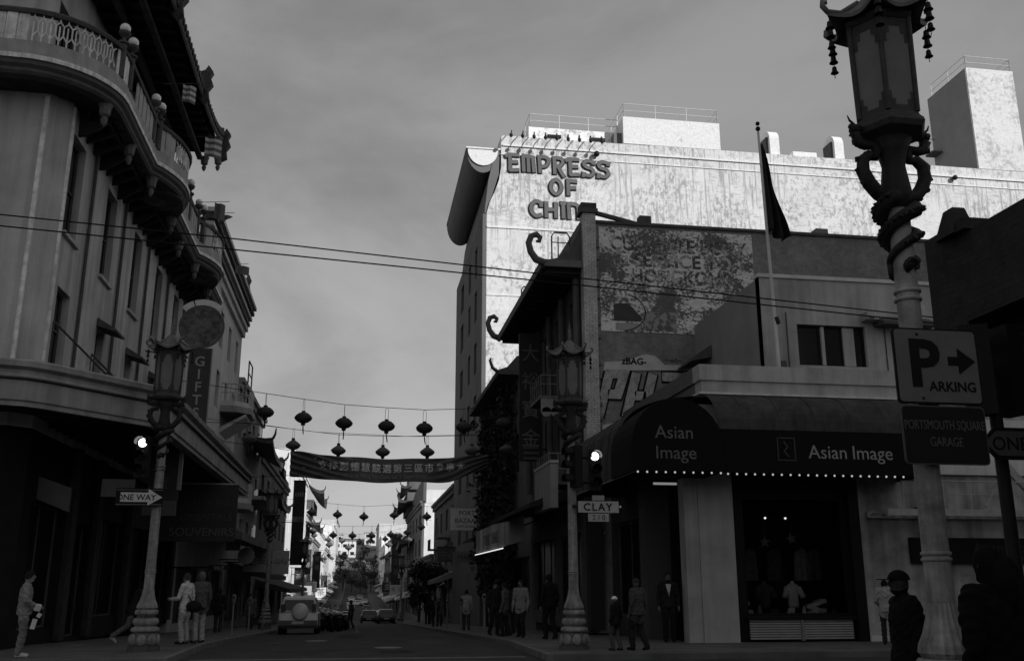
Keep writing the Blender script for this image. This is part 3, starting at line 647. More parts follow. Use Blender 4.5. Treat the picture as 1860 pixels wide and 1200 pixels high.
# display: clothes and hanging stars behind the glass
def torso_form(label, x, y, z, v, sc_=1.0):
    t = thing('clothes_form', label, 'mannequin', (x, y, z), 'clothes in the shop window')
    m = MB(); m.lathe([(0.14, 0), (0.16, 0.1), (0.14, 0.3), (0.19, 0.5), (0.17, 0.6), (0.06, 0.66), (0.05, 0.72)], 12, (x, y, z + 0.25), sy=0.65)
    m.tube([(x - 0.17, y, z + 0.8), (x - 0.27, y - 0.05, z + 0.52)], [0.07, 0.085], 8); m.tube([(x + 0.17, y, z + 0.8), (x + 0.27, y - 0.05, z + 0.52)], [0.07, 0.085], 8)
    m.build('shirt', flat(v), t, True); MB().tube([(x, y, z), (x, y, z + 0.3)], 0.025, 6).build('stand', IRON, t); return t
torso_form('pale short-sleeved top on a form in the shop window', 12.0, 26.05, 0.72, 0.35)
torso_form('dark jacket on a form left of the pale top in the shop window', 11.2, 26.1, 0.72, 0.05)
for i, (x, z, s_) in enumerate(((10.5, 0.73, .5), (12.6, 0.73, .45))):
    t = thing('folded_clothes', ('pale pile of cloth at the left end of the shop window', 'bundle of pale goods at the right end of the shop window')[i], 'clothes', (x, 25.9, z))
    m = MB()
    for k in range(5): m.obox((x + random.uniform(-.15, .15), 25.9, z + 0.08 + k * 0.08), (s_ - k * 0.05, 0.3, 0.1), (0, random.uniform(-.4, .4), random.uniform(-.5, .5)))
    m.build('cloth', flat(0.3), t)
for i, (x, lab) in enumerate(((11.75, 'small pale price card left of centre in the shop window'), (12.45, 'small white price card right of centre in the shop window'))):
    tag(MB().obox((x, 25.7, 0.86), (0.2, 0.02, 0.24), (R(15), 0, 0)).build('price_card', flat(0.4)), lab, 'card')
for i, (x, z) in enumerate(((11.35, 2.75), (12.15, 2.85))):
    m = MB(); pl = [(x + (0.17 if k % 2 == 0 else 0.07) * math.cos(R(90 + 36*k + 14*i)), z + (0.17 if k % 2 == 0 else 0.07) * math.sin(R(90 + 36*k + 14*i))) for k in range(10)]
    m.prism(pl, 'y', 26.2, 26.24); m.tube([(x, 26.22, z + 0.15), (x, 26.22, 3.9)], 0.006, 4)
    tag(m.build('hanging_star', flat(0.14)), ('left star ornament hanging in the shop window', 'right star ornament hanging in the shop window')[i], 'ornament')
gn = ['dark coat', 'striped pale dress', 'grey jacket', 'pale robe', 'dark gown']
for i, (x, v) in enumerate(((10.6, .04), (11.0, .10), (11.75, .05), (12.55, .12), (12.95, .05))):
    t = thing('hanging_garment', '%s hanging at the back of the shop window, %s from the left' % (gn[i], ORDW[i]), 'garment', (x, 26.5, 1.5), 'garments on the back rail')
    m = MB(); m.grid(lambda u, w_: (x - .2 + .4 * u * (1 + .25 * w_) - .05 * w_, 26.5 + .05 * math.sin(u * 15) + (.05 if w_ > .1 else 0), 2.6 - .9 * w_ - (.12 * abs(2 * u - 1) if w_ < .1 else 0)), 14, 8); m.build('cloth', gm('garment_%d' % i, v, .4, 9), t, True)
    m = MB(); m.tube([(x - .2, 26.5, 2.5), (x, 26.5, 2.62), (x + .2, 26.5, 2.5)], .012, 4); m.tube([(x, 26.5, 2.62), (x, 26.5, 2.75)], .008, 4); m.build('hanger', IRON, t)
tag(MB().tube([(10.25, 26.5, 2.75), (13.35, 26.5, 2.75)], .015, 6).build('clothes_rail', IRON), 'clothes rail along the back of the shop window', 'rail')
gd = ['small pale box', 'tall vase', 'dark box', 'round pot', 'pale figurine', 'low bowl', 'small dark vase']
for i in range(7):
    x = 10.45 + i * .43; h = (.16, .34, .22, .2, .3, .12, .26)[i]; rr = (.1, .07, .1, .11, .06, .13, .07)[i]
    m = MB(); m.obox((x, 25.78, .73 + h / 2), (rr * 1.6, rr * 1.4, h), (0, 0, i)) if i in (0, 2) else m.lathe([(rr * .6, 0), (rr, h * .4), (rr * .8, h * .7), (rr * .4, h * .85), (rr * .55, h)], 12, (x, 25.78, .73))
    tag(m.build('souvenir', flat((.3, .12, .06, .2, .35, .25, .05)[i])), '%s on the shop window ledge, %s from the left' % (gd[i], ORDW[i]), 'souvenir', 'souvenirs on the window ledge')
spot = gm('spotlight_glow', 0.8, 0.05, 3, emit=0.7)
for i, x in enumerate((10.55, 11.3, 11.9)):
    t = thing('spotlight', ('leftmost', 'middle', 'rightmost')[i] + ' of the three lit spotlights at the top of the shop window', 'light', (x, 26.0, 3.4))
    MB().lathe([(0.04, 0), (0.06, 0.1), (0.03, 0.14)], 8, (x, 26.0, 3.41)).build('housing', BLACK, t); MB().ball((x, 25.98, 3.40), 0.035, 8, 6).build('lamp', spot, t)

# flagpole and flag
fp = thing('flagpole', 'tall white flagpole rising from the roof edge of the corner shop', 'flagpole', (12.25, 26.4, 7.3))
zt = 15.55
MB().tube([(12.25, 26.4, 7.3), (12.12, 26.42, zt)], [0.06, 0.04], 8).build('pole', WHT, fp); m = MB(); m.ball((12.12, 26.42, zt + 0.1), 0.08); m.ball((12.12, 26.42, zt + 0.28), 0.07); m.build('finial', IRON, fp)
MB().tube([(12.3, 26.37, 9.2), (12.25, 26.4, 9.4)], 0.08, 6).build('cleat', IRON, fp)
m = MB()
def flg(u, v):
    x = 12.16 + v * .06 + u * (0.05 + 0.58 * v ** 0.9) + .03 * math.sin(v * 9) * u; z = 15.1 - v * 3.0 - 0.22 * u * v + .1 * math.sin(u * 8) * v; y = 26.4 + 0.16 * math.sin(u * 14 + v * 3) * (0.3 + v); return (x, y, z)
m.grid(flg, 28, 18); f = tag(m.build('flag', gm('flag_dark_cloth', 0.025, 0.3, 2, rough=0.9), smooth=True), 'dark flag hanging limp from the white flagpole above the corner shop', 'flag')
sm = f.modifiers.new('thickness', 'SOLIDIFY'); sm.thickness = 0.006

# fire escape and sign on the shop's east wall
fe = thing('fire_escape', 'pale steel fire-escape platform with rails and raised stair on the wall right of the shop', 'fire escape', (17, 24.6, 3.4))
STL = gm('fire_escape_paint', 0.34, 0.2, 4, rough=0.6)
z0 = 3.55
m = MB(); m.box(13.9, 19.6, 24.0, 24.12, z0 - 0.18, z0); m.box(13.9, 19.6, 25.05, 25.15, z0 - 0.18, z0); m.build('side_beam', STL, fe)
for i in range(18): MB().box(14.0 + i * 0.32, 14.1 + i * 0.32, 24.12, 25.05, z0 - 0.1, z0 - 0.04).build('tread', STL, fe)
m = MB()
for x in (14.4, 16.4, 18.4): m.tube([(x, 24.06, z0), (x, 24.06, z0 + 0.75)], 0.022, 5)
m.tube([(14.4, 24.06, z0 + 0.75), (18.4, 24.06, z0 + 0.75)], 0.022, 5); m.tube([(14.4, 24.06, z0 + 0.4), (18.4, 24.06, z0 + 0.4)], 0.015, 5); m.build('railing', STL, fe)
m = MB(); m.beam((17.6, 24.3, z0 + 1.3), (18.8, 24.3, z0), 0.1, 0.12); m.beam((18.0, 24.8, z0 + 1.5), (19.3, 24.8, z0), 0.1, 0.12); m.beam((17.7, 24.2, z0 + 1.25), (16.9, 24.2, z0 + 0.1), 0.05, 0.08); m.build('stair_stringer', STL, fe)
m = MB(); m.tube([(15.6, 25.0, z0 + 0.1), (15.6, 25.0, z0 + 1.6)], 0.05, 6); m.box(15.3, 15.9, 24.9, 25.1, z0, z0 + 0.12); m.build('counterweight', IRON, fe)
g = thing('wall_sign', 'long dark sign board lettered Image on the wall under the fire escape', 'sign', (17.5, 25.15, 2.2))
MB().box(15.1, 19.8, 25.08, 25.18, 2.15, 2.85).build('board', flat(0.012), g); text('Asian Image', 0.42, g, (18.0, 25.07, 2.45), 'S', flat(0.04), 0.004); text('IMPORTS', 0.14, g, (18.6, 25.07, 2.25), 'S', flat(0.04), 0.004)
MB().box(19.9, 26, 25.05, 25.18, 3.9, 5.9).build('wall_panel', WHT, R1)
MB().box(14.3, 26, 25.04, 25.18, 4.6, 6.2).build('wall_panel', WHT, R1)

# ------------------------------------------------------------------ brick building with painted wall
BRK = patch_mat('brick_wall_dark', 0.30, 0.19, 0.35, 2.0, 0.5, 0.12, (0, 0.22, 0.075, 0.75))
AD = patch_mat('peeling_painted_ad', 0.80, 0.15, 0.7, 9.0, 0.497, 0.03, (0, 0.22, 0.075, 0.8), stretch=(1, 1, 1.25))
BRKW = patch_mat('white_brick', 0.62, 0.36, 0.5, 3.0, 0.56, 0.1, (0, 0.22, 0.085, 0.35))
R2 = thing('brick_building', 'tall brick building with a peeling painted advertisement and graffiti on its side wall', 'building', (9, 38, 0))
MB().box(8.2, 40, 33.0, 44.4, 0.0, 14.72).build('wall', BRK, R2)
MB().box(8.1, 40, 32.93, 33.4, 14.724, 14.84).build('coping', DTRIM, R2)
MB().box(7.85, 8.34, 32.8, 33.3, 4.6, 15.05).build('white_brick_pier', BRKW, R2); MB().box(7.86, 8.33, 32.81, 33.3, 0.13, 4.598).build('pier_foot', flat(0.04), R2); MB().box(7.74, 8.42, 32.72, 33.38, 15.053, 15.22).build('pier_cap', flat(0.1), R2); MB().box(7.79, 8.38, 32.76, 33.34, 15.223, 15.45).build('pier_cap', flat(0.07), R2)
m = MB()
for i in range(46): z = 3.0 + i * 0.25; m.box(8.343, 8.343 + (0.12 if i % 2 else 0.06), 32.86, 33.0, z, z + 0.125) if i % 3 else None
m.build('brick_toothing', flat(0.16), R2)['kind'] = 'stuff'
MB().beam((8.35, 33.1, 15.2), (10.3, 33.3, 14.86), 0.14, 0.14).build('roof_brace', DTRIM, R2)
m = MB(); m.box(10.15, 10.6, 33.1, 33.5, 14.84, 15.2); m.build('chimney', DTRIM, R2); MB().box(17.3, 17.8, 33.1, 33.5, 14.84, 15.1).build('vent', flat(0.2), R2)
MB().box(8.5, 14.55, 32.978, 32.996, 10.55, 14.6).build('painted_advertisement', AD, R2)
adt = patch_mat('worn_ad_lettering', 0.08, 0.5, 1.2, 9.0, 0.54, 0.05)
text('CUANNILE BODY', 0.74, R2, (11.6, 32.974, 13.72), 'S', adt, 0.002, sx=0.92, bold=0.02); text('SERVICE TO', 0.72, R2, (11.75, 32.973, 13.12), 'S', adt, 0.002, sx=1.0, bold=0.02); text('HONGKONG', 0.72, R2, (11.7, 32.972, 12.5), 'S', adt, 0.002, sx=0.92, bold=0.02)
m = MB(); m.prism([(9.0, 11.6), (9.55, 11.65), (9.75, 11.45), (10.1, 11.05), (10.0, 10.95), (8.98, 10.95)], 'y', 32.970, 32.976); m.build('painted_figure', flat(0.07), R2)
m = MB(); pts = [(9.25 + 0.95 * math.cos(R(a)), 32.972, 11.3 + 0.72 * math.sin(R(a))) for a in range(-80, 76, 8)]; m.tube(pts, 0.022, 4); m.build('painted_ring', flat(0.04), R2)
MB().box(9.05, 10.0, 32.970, 32.977, 10.62, 10.88).build('painted_label', flat(0.32), R2)
MB().box(10.15, 11.4, 32.971, 32.977, 10.62, 11.35).build('painted_label', patch_mat('ad_pale_patch', 0.36, 0.14, 1.2, 5.0, 0.52, 0.03, (0, 0.22, 0.075, 0.7)), R2)
# graffiti: leaning block letters with dark outlines
GRF = patch_mat('graffiti_fill', 0.48, 0.24, 1.0, 6, 0.55, 0.08, (0, 0.22, 0.075, 0.75)); GRO = flat(0.015)
def smooth_line(p, n=4):
    if len(p) < 4: return p
    cl = p[0] == p[-1]; o = []
    for i in range(len(p) - 1):
        p0 = p[i-1] if i > 0 else (p[-2] if cl else p[0]); p1, p2 = p[i], p[i+1]; p3 = p[i+2] if i + 2 < len(p) else (p[1] if cl else p[-1])
        for k in range(n):
            t = k / n; o.append(tuple(0.5 * (2*b_ + (c_ - a_) * t + (2*a_ - 5*b_ + 4*c_ - d_) * t*t + (3*b_ - a_ - 3*c_ + d_) * t**3) for a_, b_, c_, d_ in zip(p0, p1, p2, p3)))
    return o + [p[-1]]
def ribbon(mb, pts, w, y0, y1):
    P = [Vector(q) for q in pts]; cl = (P[0] - P[-1]).length < 1e-6; n = len(P); L_, R_ = [], []
    for i in range(n):
        a = (P[i] - P[i-1]).normalized() if i > 0 else ((P[0] - P[-2]).normalized() if cl else None); b = (P[i+1] - P[i]).normalized() if i < n-1 else ((P[1] - P[0]).normalized() if cl else None)
        a = a or b; b = b or a; na, nb = Vector((-a.y, a.x)), Vector((-b.y, b.x)); m_ = (na + nb).normalized(); q = w / 2 / max(.5, m_.dot(na)); e = Vector((0, 0))
        if not cl and i == 0: e = -b * w * .18
        if not cl and i == n-1: e = a * w * .18
        L_.append(P[i] + m_ * q + e); R_.append(P[i] - m_ * q + e)
    vs = [(p.x, y, p.y) for y in (y0, y1) for S_ in (L_, R_) for p in S_]; fs = []
    for i in range(n - 1): fs += [(i, i+1, n+i+1, n+i), (2*n+i, 2*n+i+1, 3*n+i+1, 3*n+i), (i, i+1, 2*n+i+1, 2*n+i), (n+i, n+i+1, 3*n+i+1, 3*n+i)]
    if not cl: fs += [(0, n, 3*n, 2*n), (n-1, 2*n-1, 4*n-1, 3*n-1)]
    mb.add(vs, fs)
def graf(pts, lab):
    m = MB(); ribbon(m, pts, 0.46, 32.965, 32.985); m.build('graffiti_outline', GRO, R2); m = MB(); ribbon(m, pts, 0.33, 32.945, 32.96); m.build('graffiti_letter', GRF, R2)
sh = lambda x, z: (8.35 + x + z * 0.27, 7.45 + z)
graf([sh(0, 0), sh(0, 1.5), sh(0.55, 1.5), sh(0.5, 0.75), sh(0.2, 0.75)], 'P')
graf([sh(1.0, 0), sh(1.0, 1.5)], 'H'); graf([sh(1.62, 0.15), sh(1.62, 1.5)], 'H'); graf([sh(1.2, 0.72), sh(1.5, 0.72)], 'H')
graf([sh(2.05, 1.45), sh(2.6, 1.45), sh(2.55, 0.8), sh(2.1, 0.6), sh(2.05, 0.1)], 'A'); graf([sh(2.85, 1.5), sh(3.5, 1.5)], 'T'); graf([sh(3.0, 1.3), sh(2.95, 0.9)], 'T')
m = MB(); m.prism([(8.55, 9.1), (8.6, 9.38), (9.4, 9.45), (10.1, 9.72), (10.5, 9.68), (10.85, 9.35), (12.0, 9.36), (12.2, 9.2), (8.55, 9.06)], 'y', 32.962, 32.99); m.build('graffiti_cloud', gm('graffiti_pale', 0.5, 0.15, 3), R2)
text('zBAG-', 0.34, R2, (9.7, 32.955, 9.33), 'S', GRO, 0.003, 'graffiti_tag', bold=0.01); text('~wt~', 0.3, R2, (11.2, 32.97, 9.45), 'S', flat(0.05), 0.003, 'graffiti_tag')
MB().prism([(8.45, 6.85), (9.2, 7.15), (9.2, 7.22), (8.45, 7.08)], 'y', 32.96, 32.99).build('graffiti_cloud', MATS['graffiti_pale'], R2)
# street front
ops = [(34.4 + 2.6 * i, 35.6 + 2.6 * i, a, b) for i in range(4) for a, b in ((6.2, 8.4), (9.6, 12.2))]
facade(R2, 'W', 7.9, 33.42, 44.4, 0.0, 12.9, ops + [(34.2, 38.4, 0.5, 3.4), (39.2, 43.8, 0.5, 3.4)], gm('brick_front', 0.11, 0.2, 1.5, streak=0.1), 0.29)
for o in ops: window(R2, 'W', 7.9, o, DTRIM, nu=2, nz=2)
for o in ((34.2, 38.4, 0.5, 3.4), (39.2, 43.8, 0.5, 3.4)): window(R2, 'W', 7.9, o, DTRIM, GLASS2, 3, 1, name='shop_window')
for y in (33.7, 36.4, 39.0, 41.6, 44.1): MB().tube([(7.75, y, 5.6), (7.75, y, 12.7)], 0.13, 8).build('column', gm('column_grey', 0.13, 0.2, 2), R2)
# eaves with curled horns
EV = gm('eaves_grey', 0.10, 0.2, 3)
for (y0, y1, zb, xo, tagn) in ((33.0, 44.4, 12.95, 6.35, 'upper'),):
    prof = [(xo, zb), (xo - 0.02, zb + 0.22), (6.9, zb + 0.34), (7.4, zb + 0.75), (7.75, zb + 1.45), (7.9, zb + 2.0), (8.2, zb + 2.0), (8.2, zb + 0.02)]
    MB().prism(prof, 'y', y0 + 0.05, y1).build('eaves', EV, R2)
    for i in range(19): MB().box(6.5, 7.88, y0 + 0.3 + i * 0.6, y0 + 0.42 + i * 0.6, zb - 0.18, zb - 0.003).build('rafter', SOFF, R2)
    MB().box(6.3, 6.42, y0, y1, zb - 0.06, zb + 0.26).build('eaves_board', flat(0.14), R2)
    MB().box(6.34, 7.9, y0 - 0.06, y0 + 0.04, zb - 0.02, zb + 0.24).build('eaves_board', flat(0.16), R2)
    for y in (y0 - 0.02, y1):
        pts = [(6.42, y, zb + 0.1), (6.1, y, zb + 0.22), (5.9, y, zb + 0.5), (5.82, y, zb + 0.85), (5.92, y, zb + 1.12), (6.12, y, zb + 1.2), (6.26, y, zb + 1.08), (6.22, y, zb + 0.93), (6.1, y, zb + 0.93)]
        MB().tube(pts, [0.15, 0.15, 0.13, 0.12, 0.12, 0.12, 0.1, 0.08, 0.05], 8).build('curled_horn', flat(0.13), R2, True)
for y in (34.0, 41.0):
    m = MB(); m.tube([(6.9, y, 13.2), (6.9, y, 14.5), (7.0, y, 14.65), (7.5, y, 14.65), (7.6, y, 14.5), (7.6, y, 13.9)], 0.03, 6); m.tube([(7.15, y, 13.3), (7.15, y, 14.5)], 0.025, 6); m.tube([(6.9, y, 14.25), (7.6, y, 14.25)], 0.02, 6); m.build('ladder_head', DTRIM, R2)
# balconies on the brick front
for (y, z, h) in ((35.6, 8.6, 0.8), (34.2, 5.2, 1.0)):
    m = MB(); m.box(6.7, 7.88, y, y + 2.2, z - 0.12, z); m.build('balcony_floor', flat(0.16), R2)
    m = MB()
    for t in range(6): m.tube([(6.74, y + t * 0.44, z), (6.74, y + t * 0.44, z + h)], 0.02, 5)
    for zz in (0.45, h): m.tube([(6.74, y, z + zz), (6.74, y + 2.2, z + zz)], 0.025, 5); m.tube([(6.74, y, z + zz), (7.88, y, z + zz)], 0.025, 5)
    for t in range(3): m.tube([(7.1 + t * 0.3, y, z), (7.1 + t * 0.3, y, z + h)], 0.02, 5)
    m.build('balcony_railing', flat(0.2), R2)
m = MB(); m.box(6.72, 7.85, 35.5, 35.58, 7.95, 8.45)
for k in range(3): m.lathe([(0.19, 0), (0.19, 0.08)], 12, (0, 0, 0)); vv = m.v[-24:]; m.v[-24:] = [(p[0] + 6.93 + k * 0.36, 35.5 + p[2], p[1] + 7.95) for p in vv]
m.build('scalloped_pelmet', flat(0.28), R2)
# canopies and signs along the brick front
MB().prism([(7.9, 5.1), (5.9, 4.35), (5.9, 4.2), (7.9, 4.6)], 'y', 33.6, 44.3).build('shop_canopy', gm('dark_canopy', 0.03, 0.3, 2), R2)
g = thing('shop_sign', 'pale box sign facing the street beside the middle street lamp', 'sign', (6.55, 34.0, 4.3))
MB().box(6.4, 6.66, 32.2, 35.2, 4.1, 5.6).build('box', flat(0.28), g); text('K', 0.9, g, (6.39, 33.9, 4.35), 'W', flat(0.4), 0.004, 'letter', sx=0.5); text('I', 0.9, g, (6.39, 33.45, 4.35), 'W', flat(0.4), 0.004, 'letter', sx=0.5); MB().box(6.38, 6.68, 32.15, 35.25, 5.603, 5.7).build('top_strip', flat(0.4), g)
g = thing('vertical_sign', 'tall vertical sign with four Chinese characters on the brick front', 'sign', (7.0, 39.0, 6.4))
MB().box(6.45, 7.4, 38.9, 39.1, 6.5, 11.9).build('board', flat(0.035), g)
for i, ch in enumerate('大裕寶金'): text(ch, 0.8, g, (6.92, 38.89, 10.75 - i * 1.2), 'S', flat(0.12 if i < 2 else 0.17), 0.006, 'character')
for i in range(3): MB().box(6.6, 7.25, 38.86, 38.895, 6.55 + i * 0.22, 6.65 + i * 0.22).build('strip', flat(0.1), g)
m = MB(); m.tube([(7.4, 39, 11.6), (7.9, 39, 11.6)], 0.03, 5); m.tube([(7.4, 39, 7), (7.9, 39, 7)], 0.03, 5); m.build('bracket', IRON, g)
g = thing('long_sign', 'long pale sign board above the right pavement with a lit tube below', 'sign', (6.9, 48, 3.0))
MB().box(6.85, 6.98, 41.0, 57.0, 3.35, 4.55).build('board', gm('stained_sign', 0.5, 0.25, 0.5, streak=0.5), g)
MB().box(6.80, 6.84, 46.0, 57.0, 3.22, 3.27).build('tube_light', gm('tube_light_glow', 0.8, 0.02, 3, emit=0.5), g)
text('TONG', 0.8, g, (6.84, 52, 3.6), 'W', flat(0.13), 0.004); text('SHING', 0.8, g, (6.84, 49, 3.6), 'W', flat(0.13), 0.004); m = MB(); [m.tube([(6.95, y, 4.0), (8.0, y, 4.4)], 0.03, 5) for y in (42, 49, 56)]; m.build('bracket', IRON, g)
# ------------------------------------------------------------------ narrow building with ivy, between the brick building and the tall white one
R3 = thing('narrow_building', 'narrow grey building with two small dark windows behind the vertical sign', 'building', (9, 50, gz(50)))
R3M = gm('grey_side_plaster', 0.15, 0.15, 1, streak=0.15)
MB().box(8.4, 30, 44.45, 61.9, gz(62) - .2, 12.2).build('inner_walls', R3M, R3)
o3 = [(45.6, 46.7, 8.6, 9.4), (45.6, 46.7, 7.0, 7.8), (49, 50.5, 7.2, 9.2), (54, 55.5, 7.2, 9.2), (58, 59.5, 7.2, 9.2), (46, 52, 0.3, 2.9), (54, 60, 0.2, 2.9)]
facade(R3, 'W', 8.1, 44.45, 61.9, gz(62) - .2, 12.2, o3, R3M)
for o in o3: window(R3, 'W', 8.1, o, DTRIM, GLASS2, 2, 1)
prof = [(6.9, 12.2), (6.85, 12.4), (7.4, 12.6), (7.9, 13.2), (8.4, 13.3), (8.4, 12.2)]
MB().prism(prof, 'y', 48.5, 61.8).build('eaves', EV, R3)
MB().tube([(6.9, 48.5, 12.3), (6.6, 48.4, 12.5), (6.45, 48.3, 12.85), (6.5, 48.3, 13.0)], [.1, .09, .07, .03], 6).build('curled_horn', EV, R3)
MB().prism([(8.1, 4.9), (6.6, 4.2), (6.6, 4.05), (8.1, 4.5)], 'y', 57.2, 61.8).build('shop_canopy', MATS['dark_canopy'], R3)

def leaves(n, fn, size, mat, parent, name='foliage', seed=1):
    rng = random.Random(seed); m = MB()
    for i in range(n):
        c, k = fn(rng); s_ = size * rng.uniform(0.6, 1.3) * k
        a, b, g_ = rng.uniform(0, 6.28), rng.uniform(-0.9, 0.9), rng.uniform(0, 6.28)
        M = Matrix.Rotation(a, 3, 'Z') @ Matrix.Rotation(b, 3, 'X') @ Matrix.Rotation(g_, 3, 'Y')
        m.add([Vector(c) + M @ Vector(q) * s_ for q in ((-.5, -.1, 0), (0, -.32, .06), (.55, 0, 0), (0, .32, .06))], [(0, 1, 2, 3)])
    return m.build(name, mat, parent)
LEAF = gm('leaf_dark', 0.035, 0.5, 6, rough=0.7, spec=0.2)
LEAF2 = gm('leaf_mid', 0.06, 0.5, 3, rough=0.7, spec=0.2)
iv = thing('climbing_plant', 'dark climbing plant covering the street front before the tall white building', 'plant', (7.8, 55, gz(55)))
def ivf(r):
    while True:
        y, z = r.uniform(49.5, 61.5), r.uniform(1.0, 11.9)
        d = 0.35 + 0.9 * abs(math.sin(y * 1.7 + 3 * math.sin(z * 0.9))) * (0.55 + 0.45 * math.sin(z * 1.3 + y))
        if math.sin(y * 2.1 + z * 0.5) + math.sin(z * 1.9 - y) > -1.2: return (8.05 - r.uniform(0.05, 1) * d, y, z), 1.0
leaves(5200, ivf, 0.34, LEAF, iv, seed=3)['kind'] = 'stuff'
m = MB()
for k in range(6):
    y = 50.5 + k * 2; m.tube([(8.0, y, gz(y)), (7.95, y + .4, 3), (8.0, y - .2, 6), (7.95, y + .5, 9), (8.0, y, 11.5)], [.09, .07, .06, .05, .03], 5)
m.build('stem', flat(0.05), iv)

# ------------------------------------------------------------------ the tall white restaurant building
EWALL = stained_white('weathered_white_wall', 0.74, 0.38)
EW2 = patch_mat('white_bulkhead', 0.78, 0.5, 0.5, 3, 0.62, 0.05)
EDK = gm('dark_curved_eave', 0.16, 0.12, 0.6, rough=0.8)
R4 = thing('restaurant_building', 'tall white weathered building lettered EMPRESS OF CHINA across its side', 'building', (14, 64, gz(64)))
pl = [(8.0, -1.5), (8.0, 26.6), (8.2, 27.4), (8.55, 28.2), (8.85, 29.1), (9.0, 30.1), (9.0, 32.55), (20.0, 32.55), (20.0, -1.5)]
MB().prism(pl, 'y', 62.0, 80.0).build('wall', EWALL, R4)
MB().box(20.0, 56.0, 62.0, 69.0, -1.5, 32.6).build('wall', EWALL, R4)
MB().box(9.1, 56, 61.9, 62.0, 31.72, 31.84).build('ledge', EW2, R4); MB().box(8.0, 30, 61.93, 61.999, 25.5, 25.62).build('ledge', EW2, R4); MB().box(8.95, 56, 61.94, 61.999, 31.05, 31.1).build('ledge', EW2, R4)
MB().box(8.0, 12, 61.95, 61.999, 20.6, 20.68).build('ledge', EW2, R4)
# street face
ops = [(65.0, 66.4, z, z + 2.2) for z in (4.5, 8.3, 12.1, 15.9, 19.7, 23.0)] + [(69.0, 70.4, z, z + 2.2) for z in (4.5, 8.3, 12.1, 15.9, 19.7, 23.0)] + [(74.0, 76.0, z, z + 2.2) for z in (4.5, 8.3, 12.1, 15.9, 19.7, 23.0)]
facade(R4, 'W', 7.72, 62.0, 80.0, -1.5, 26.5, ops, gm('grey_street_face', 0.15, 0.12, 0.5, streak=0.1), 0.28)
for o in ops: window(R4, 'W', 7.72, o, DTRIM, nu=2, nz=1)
# deep curved eave over the street and its pale bowl end
ev = [(6.55, 31.4)] + [(7.7 - 1.15 * math.cos(R(a)), 31.4 - 1.75 * math.sin(R(a))) for a in range(12, 169, 12)] + [(8.85, 31.4)]
MB().prism(ev, 'y', 62.15, 77.5).build('curved_eave', EDK, R4, False)
MB().prism([(8.0, 26.6), (8.85, 29.6), (8.9, 31.4), (8.5, 31.0), (8.1, 29.0), (7.85, 26.6)], 'y', 62.1, 77.4).build('cove', EDK, R4)
ev2 = [(6.62, 31.36)] + [(7.7 - 1.08 * math.cos(R(a)), 31.36 - 1.2 * math.sin(R(a))) for a in range(12, 169, 12)] + [(8.8, 31.36)]
MB().prism(ev2, 'y', 62.05, 62.148).build('eave_end', EW2, R4)
MB().box(6.5, 8.95, 62.0, 77.6, 31.405, 31.52).build('eave_cap', EW2, R4)
# bulkheads, tower, rails on the roof
MB().box(11.2, 18.0, 63.2, 68.0, 32.6, 34.0).build('bulkhead', patch_mat('bulkhead_worn', 0.85, 0.4, 0.6, 2.2, 0.54, 0.04), R4)
for x in (12.6, 15.9): MB().box(x, x + 1.0, 63.1, 63.198, 33.2, 33.45).build('vent_slot', BLACK, R4)
MB().box(18.0, 25.4, 61.98, 68.0, 32.603, 34.75).build('bulkhead', EW2, R4)
MB().box(17.4, 17.99, 62.4, 66, 32.6, 33.6).build('bulkhead_shaded_side', EDK, R4)  # shade of the bulkhead's west side put into a dark grey box
MB().box(46.3, 50.4, 61.97, 67.2, 32.61, 41.3).build('tower', patch_mat('tower_worn', 0.72, 0.45, 0.35, 3, 0.55, 0.05), R4)
m = MB(); m.box(46.22, 46.298, 62.0, 67.2, 32.6, 41.25); m.build('tower_shaded_side', gm('tower_dark_side', 0.26, 0.1, 1), R4)  # shade of the west face painted as a thin darker sheet
def rails(name, pts, h, n):
    m = MB()
    for a, b in zip(pts, pts[1:]):
        a, b = Vector(a), Vector(b); k = max(1, int((b - a).length / n))
        for i in range(k + 1): p = a.lerp(b, i / k); m.tube([p, p + Vector((0, 0, h))], 0.035, 5)
        for t in (0.5, 1.0): m.tube([a + Vector((0, 0, h*t)), b + Vector((0, 0, h*t))], 0.03, 5)
    return m.build(name, flat(0.6), R4)
rails('roof_railing', [(11.3, 67.5, 34.0), (11.3, 63.3, 34.0), (17.9, 63.3, 34.0)], 1.1, 1.7)
rails('roof_railing', [(18.1, 67.5, 34.75), (18.1, 62.1, 34.75), (25.3, 62.1, 34.75), (25.3, 67.5, 34.75)], 1.1, 1.8)
rails('roof_railing', [(46.4, 66.8, 41.3), (46.4, 62.1, 41.3), (50.3, 62.1, 41.3), (50.3, 66.8, 41.3)], 1.1, 2.0)
m = MB(); m.tube([(46.0, 66.5, 36.0), (45.4, 66.5, 36.0), (45.4, 66.5, 37.2), (46.0, 66.5, 37.2)], 0.04, 5); m.box(45.3, 46.2, 66, 67, 35.8, 35.95); m.build('tower_landing', DTRIM, R4)
MB().lathe([(0.9, 0), (0.9, 3.5), (0.5, 4.0), (0.2, 4.2)], 12, (52.6, 63.2, 32.6)).build('water_tank', flat(0.5), R4)
